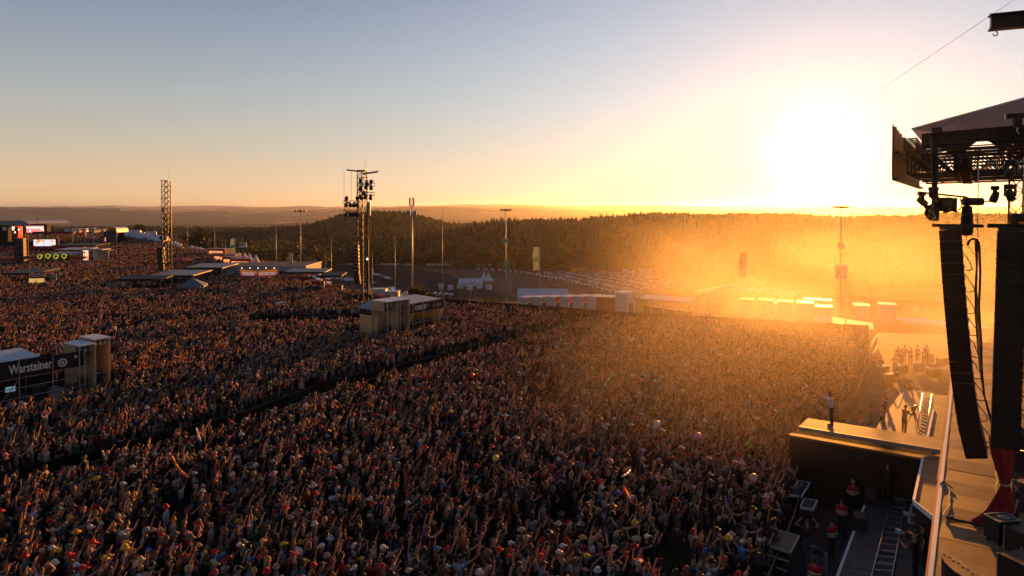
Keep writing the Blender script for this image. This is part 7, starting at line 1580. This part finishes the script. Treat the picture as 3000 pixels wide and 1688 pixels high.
# the ones that show largest become objects of their own
cpx = 1500 + F * cx_ / cy_
inview = (cpx > -15) & (cpx < 2260) & (cy_ > 24.3)
order = np.argsort(np.hypot(cx_ * .3, cy_) + np.where(inview, 0, 1e6))
solo = order[:290]
rest = np.ones(len(cx_), bool); rest[solo] = False
print('crowd', len(cx_))
instancer('crowd', np.stack([cx_, cy_, cz_], -1)[rest], np.stack([rng.normal(0, .05, len(cx_)), rng.normal(0, .05, len(cx_)), face], -1)[rest],
          np.stack([hs, hs, hs], -1)[rest], ki[rest], cprotos, 'dense festival crowd in dark clothes filling the field before the stage')

SHIRTS = [('black', (.018, .018, .02), 11), ('dark grey', (.05, .05, .055), 4), ('white', (.56, .55, .53), 4), ('red', (.32, .03, .025), 3), ('navy', (.025, .04, .11), 2), ('green', (.035, .10, .05), 2),
          ('pale grey', (.22, .22, .23), 2), ('teal', (.05, .17, .19), 1), ('orange', (.45, .18, .03), 1), ('beige', (.36, .30, .22), 1), ('sky blue', (.16, .30, .45), 1)]
HATC = [('red', (.55, .02, .018)), ('white', (.62, .60, .56)), ('yellow', (.70, .45, .03)), ('black', (.02, .02, .022)), ('green', (.035, .17, .08)), ('blue', (.04, .15, .42)), ('straw', (.5, .38, .2)), ('pink', (.60, .24, .27))]
HAIRC = [('dark', (.02, .014, .01)), ('brown', (.07, .04, .022)), ('blond', (.38, .26, .12)), ('reddish', (.20, .07, .03))]
hm_cache = {}
def col_mat(kind, nm, c):
    key = kind + '_' + nm.replace(' ', '_')
    return mat(key, c, .75, var=.15, scale=12)
body_me = []
for b_i, (vs, fs, ms, HM) in enumerate(BODIES):
    me = bpy.data.meshes.new('person'); me.from_pydata(vs, [], fs)
    for m in (SKIN, SHIRT_C, PANTS_R, SHOE): me.materials.append(m)
    me.polygons.foreach_set('material_index', ms); me.polygons.foreach_set('use_smooth', [True] * len(fs)); me.update(); body_me.append(me)
hair_cache = {}
def hair_mesh(b_i, hk, nm, c):
    key = (b_i, hk, nm)
    if key not in hair_cache:
        h = hair_mb(hk, BODIES[b_i][3], b_i); me = h.data('hair', [col_mat('hat' if hk in ('cap', 'cap_back', 'bucket', 'brim') else 'hair', nm, c)])
        me.polygons.foreach_set('use_smooth', [True] * len(me.polygons)); hair_cache[key] = me
    return hair_cache[key]
hatword = {'cap': '{} cap', 'cap_back': '{} backward cap', 'bucket': '{} bucket hat', 'brim': '{} wide brimmed hat', 'short': 'short {} hair', 'long': 'long {} hair', 'bun': '{} hair in a bun'}
# people of the photograph one can pick out: pixel of the head, shirt, head wear, colour, pose
NOTABLE = [(360, 1598, 2, 'bucket', 2, 3), (163, 1655, 0, 'bucket', 1, 4), (432, 1606, 6, 'bucket', 5, 5), (165, 1560, 0, 'cap', 0, 8), (400, 1460, 1, 'bucket', 2, 6), (425, 1485, 0, 'cap', 0, 9),
           (535, 1668, 0, 'bucket', 2, 2), (395, 1665, 0, 'cap', 6, 4), (125, 1545, 0, 'bucket', 4, 5), (225, 1595, 2, 'cap', 4, 2), (520, 1600, 0, 'brim', 7, 8), (1617, 1520, 7, 'bucket', 1, 5),
           (870, 1640, 0, 'cap', 0, 3), (1100, 1590, 2, 'short', 1, 0), (1300, 1655, 3, 'cap', 1, 11), (1480, 1620, 0, 'cap', 0, 2), (1900, 1600, 0, 'cap', 1, 8), (2060, 1560, 3, 'short', 2, 0), (1750, 1650, 4, 'cap', 3, 3)]
note_at = {}
for (px, py, sh, hk, hc, po) in NOTABLE:
    gx_, gy_ = g2d(px, py, 1.65); dd = np.hypot(cx_[solo] - gx_, cy_[solo] - gy_); j = int(np.argmin(dd))
    if dd[j] < 1.2 and solo[j] not in note_at: note_at[int(solo[j])] = (sh, hk, hc, po)
sw = [s_[2] for s_ in SHIRTS]; rr = random.Random(5); people = []
for n_i, i in enumerate(solo):
    i = int(i)
    if i in note_at: sh, hk, hc, b_i = note_at[i]
    else:
        b_i = COMBO[int(ki[i])][0]; sh = rr.choices(range(len(SHIRTS)), sw)[0]; hk = rr.choices(['short', 'long', 'bun', 'cap', 'cap_back', 'bucket', 'brim'], [9, 5, 1, 6, 2, 3, .6])[0]
        hc = rr.choices(range(8), [4, 3, 1.5, 6, 1, 1, 1, .5])[0] if hk in ('cap', 'cap_back', 'bucket', 'brim') else rr.randrange(4)
    hat = hk in ('cap', 'cap_back', 'bucket', 'brim'); nm, c = (HATC if hat else HAIRC)[hc]
    people.append((i, b_i, sh, hk, nm, c, hat))
posn = {p[0]: (cpx[p[0]], HZ + (CAMZ - 1.6) * F / cy_[p[0]]) for p in people}
anch = [(p[0], '%s %s' % (p[4], {'cap': 'cap', 'cap_back': 'backward cap', 'bucket': 'bucket hat', 'brim': 'wide brimmed hat'}[p[3]]), SHIRTS[p[2]][0]) for p in people if p[6] and (p[0] in note_at)]
used = {}
import collections
for (i, b_i, sh, hk, nm, c, hat) in people:
    o = bpy.data.objects.new('person', body_me[b_i]); COL.objects.link(o)
    o.location = (cx_[i], cy_[i], cz_[i]); o.rotation_euler = (0, 0, face[i]); o.scale = (hs[i],) * 3; o.color = (*SHIRTS[sh][1], 1)
    h = bpy.data.objects.new('hat' if hat else 'hair', hair_mesh(b_i, hk, nm, c)); COL.objects.link(h); h.parent = o
    x, y = posn[i]
    base = 'person in %s shirt, %s, %s' % (SHIRTS[sh][0], hatword[hk].format(nm), POSES[b_i][0])
    third = 'at the left edge' if x < 320 else 'left of the middle' if x < 900 else 'in the middle' if x < 1400 else 'right of the middle' if x < 1850 else 'by the pit'
    key = (base, third)
    if key in used or True:
        near = sorted((math.hypot(posn[a[0]][0] - x, posn[a[0]][1] - y), a) for a in anch if a[0] != i)
        a = near[0][1]; ax, ay = posn[a[0]]; dx, dy = x - ax, (y - ay) * 1.5
        rel = ('right of' if dx > 0 else 'left of') if abs(dx) > abs(dy) else ('in front of' if dy > 0 else 'behind')
        lab = '%s, %s the %s' % (base, rel, a[1])
        lab = lab.replace('wide brimmed hat', 'brimmed hat').replace('arm stretched forward', 'reaching forward')
        if len(lab.replace(',', '').split()) > 16: lab = lab.replace(' hair in a bun', ' bun').replace('in front of', 'before').replace(' backward cap', ' cap')
        if lab in used: lab = '%s, %s' % (base, third)
    if len(lab.replace(',', ' ').replace('-', ' ').split()) > 15: lab = 'person in %s shirt, %s, %s the %s' % (SHIRTS[sh][0], hatword[hk].format(nm).replace(' hair in a bun', ' bun'), rel, a[1])
    used[lab] = used.get(lab, 0) + 1
    props(o, lab, 'person', None, 'people in the nearest rows of the crowd')
print('dup labels', sum(1 for v in used.values() if v > 1))
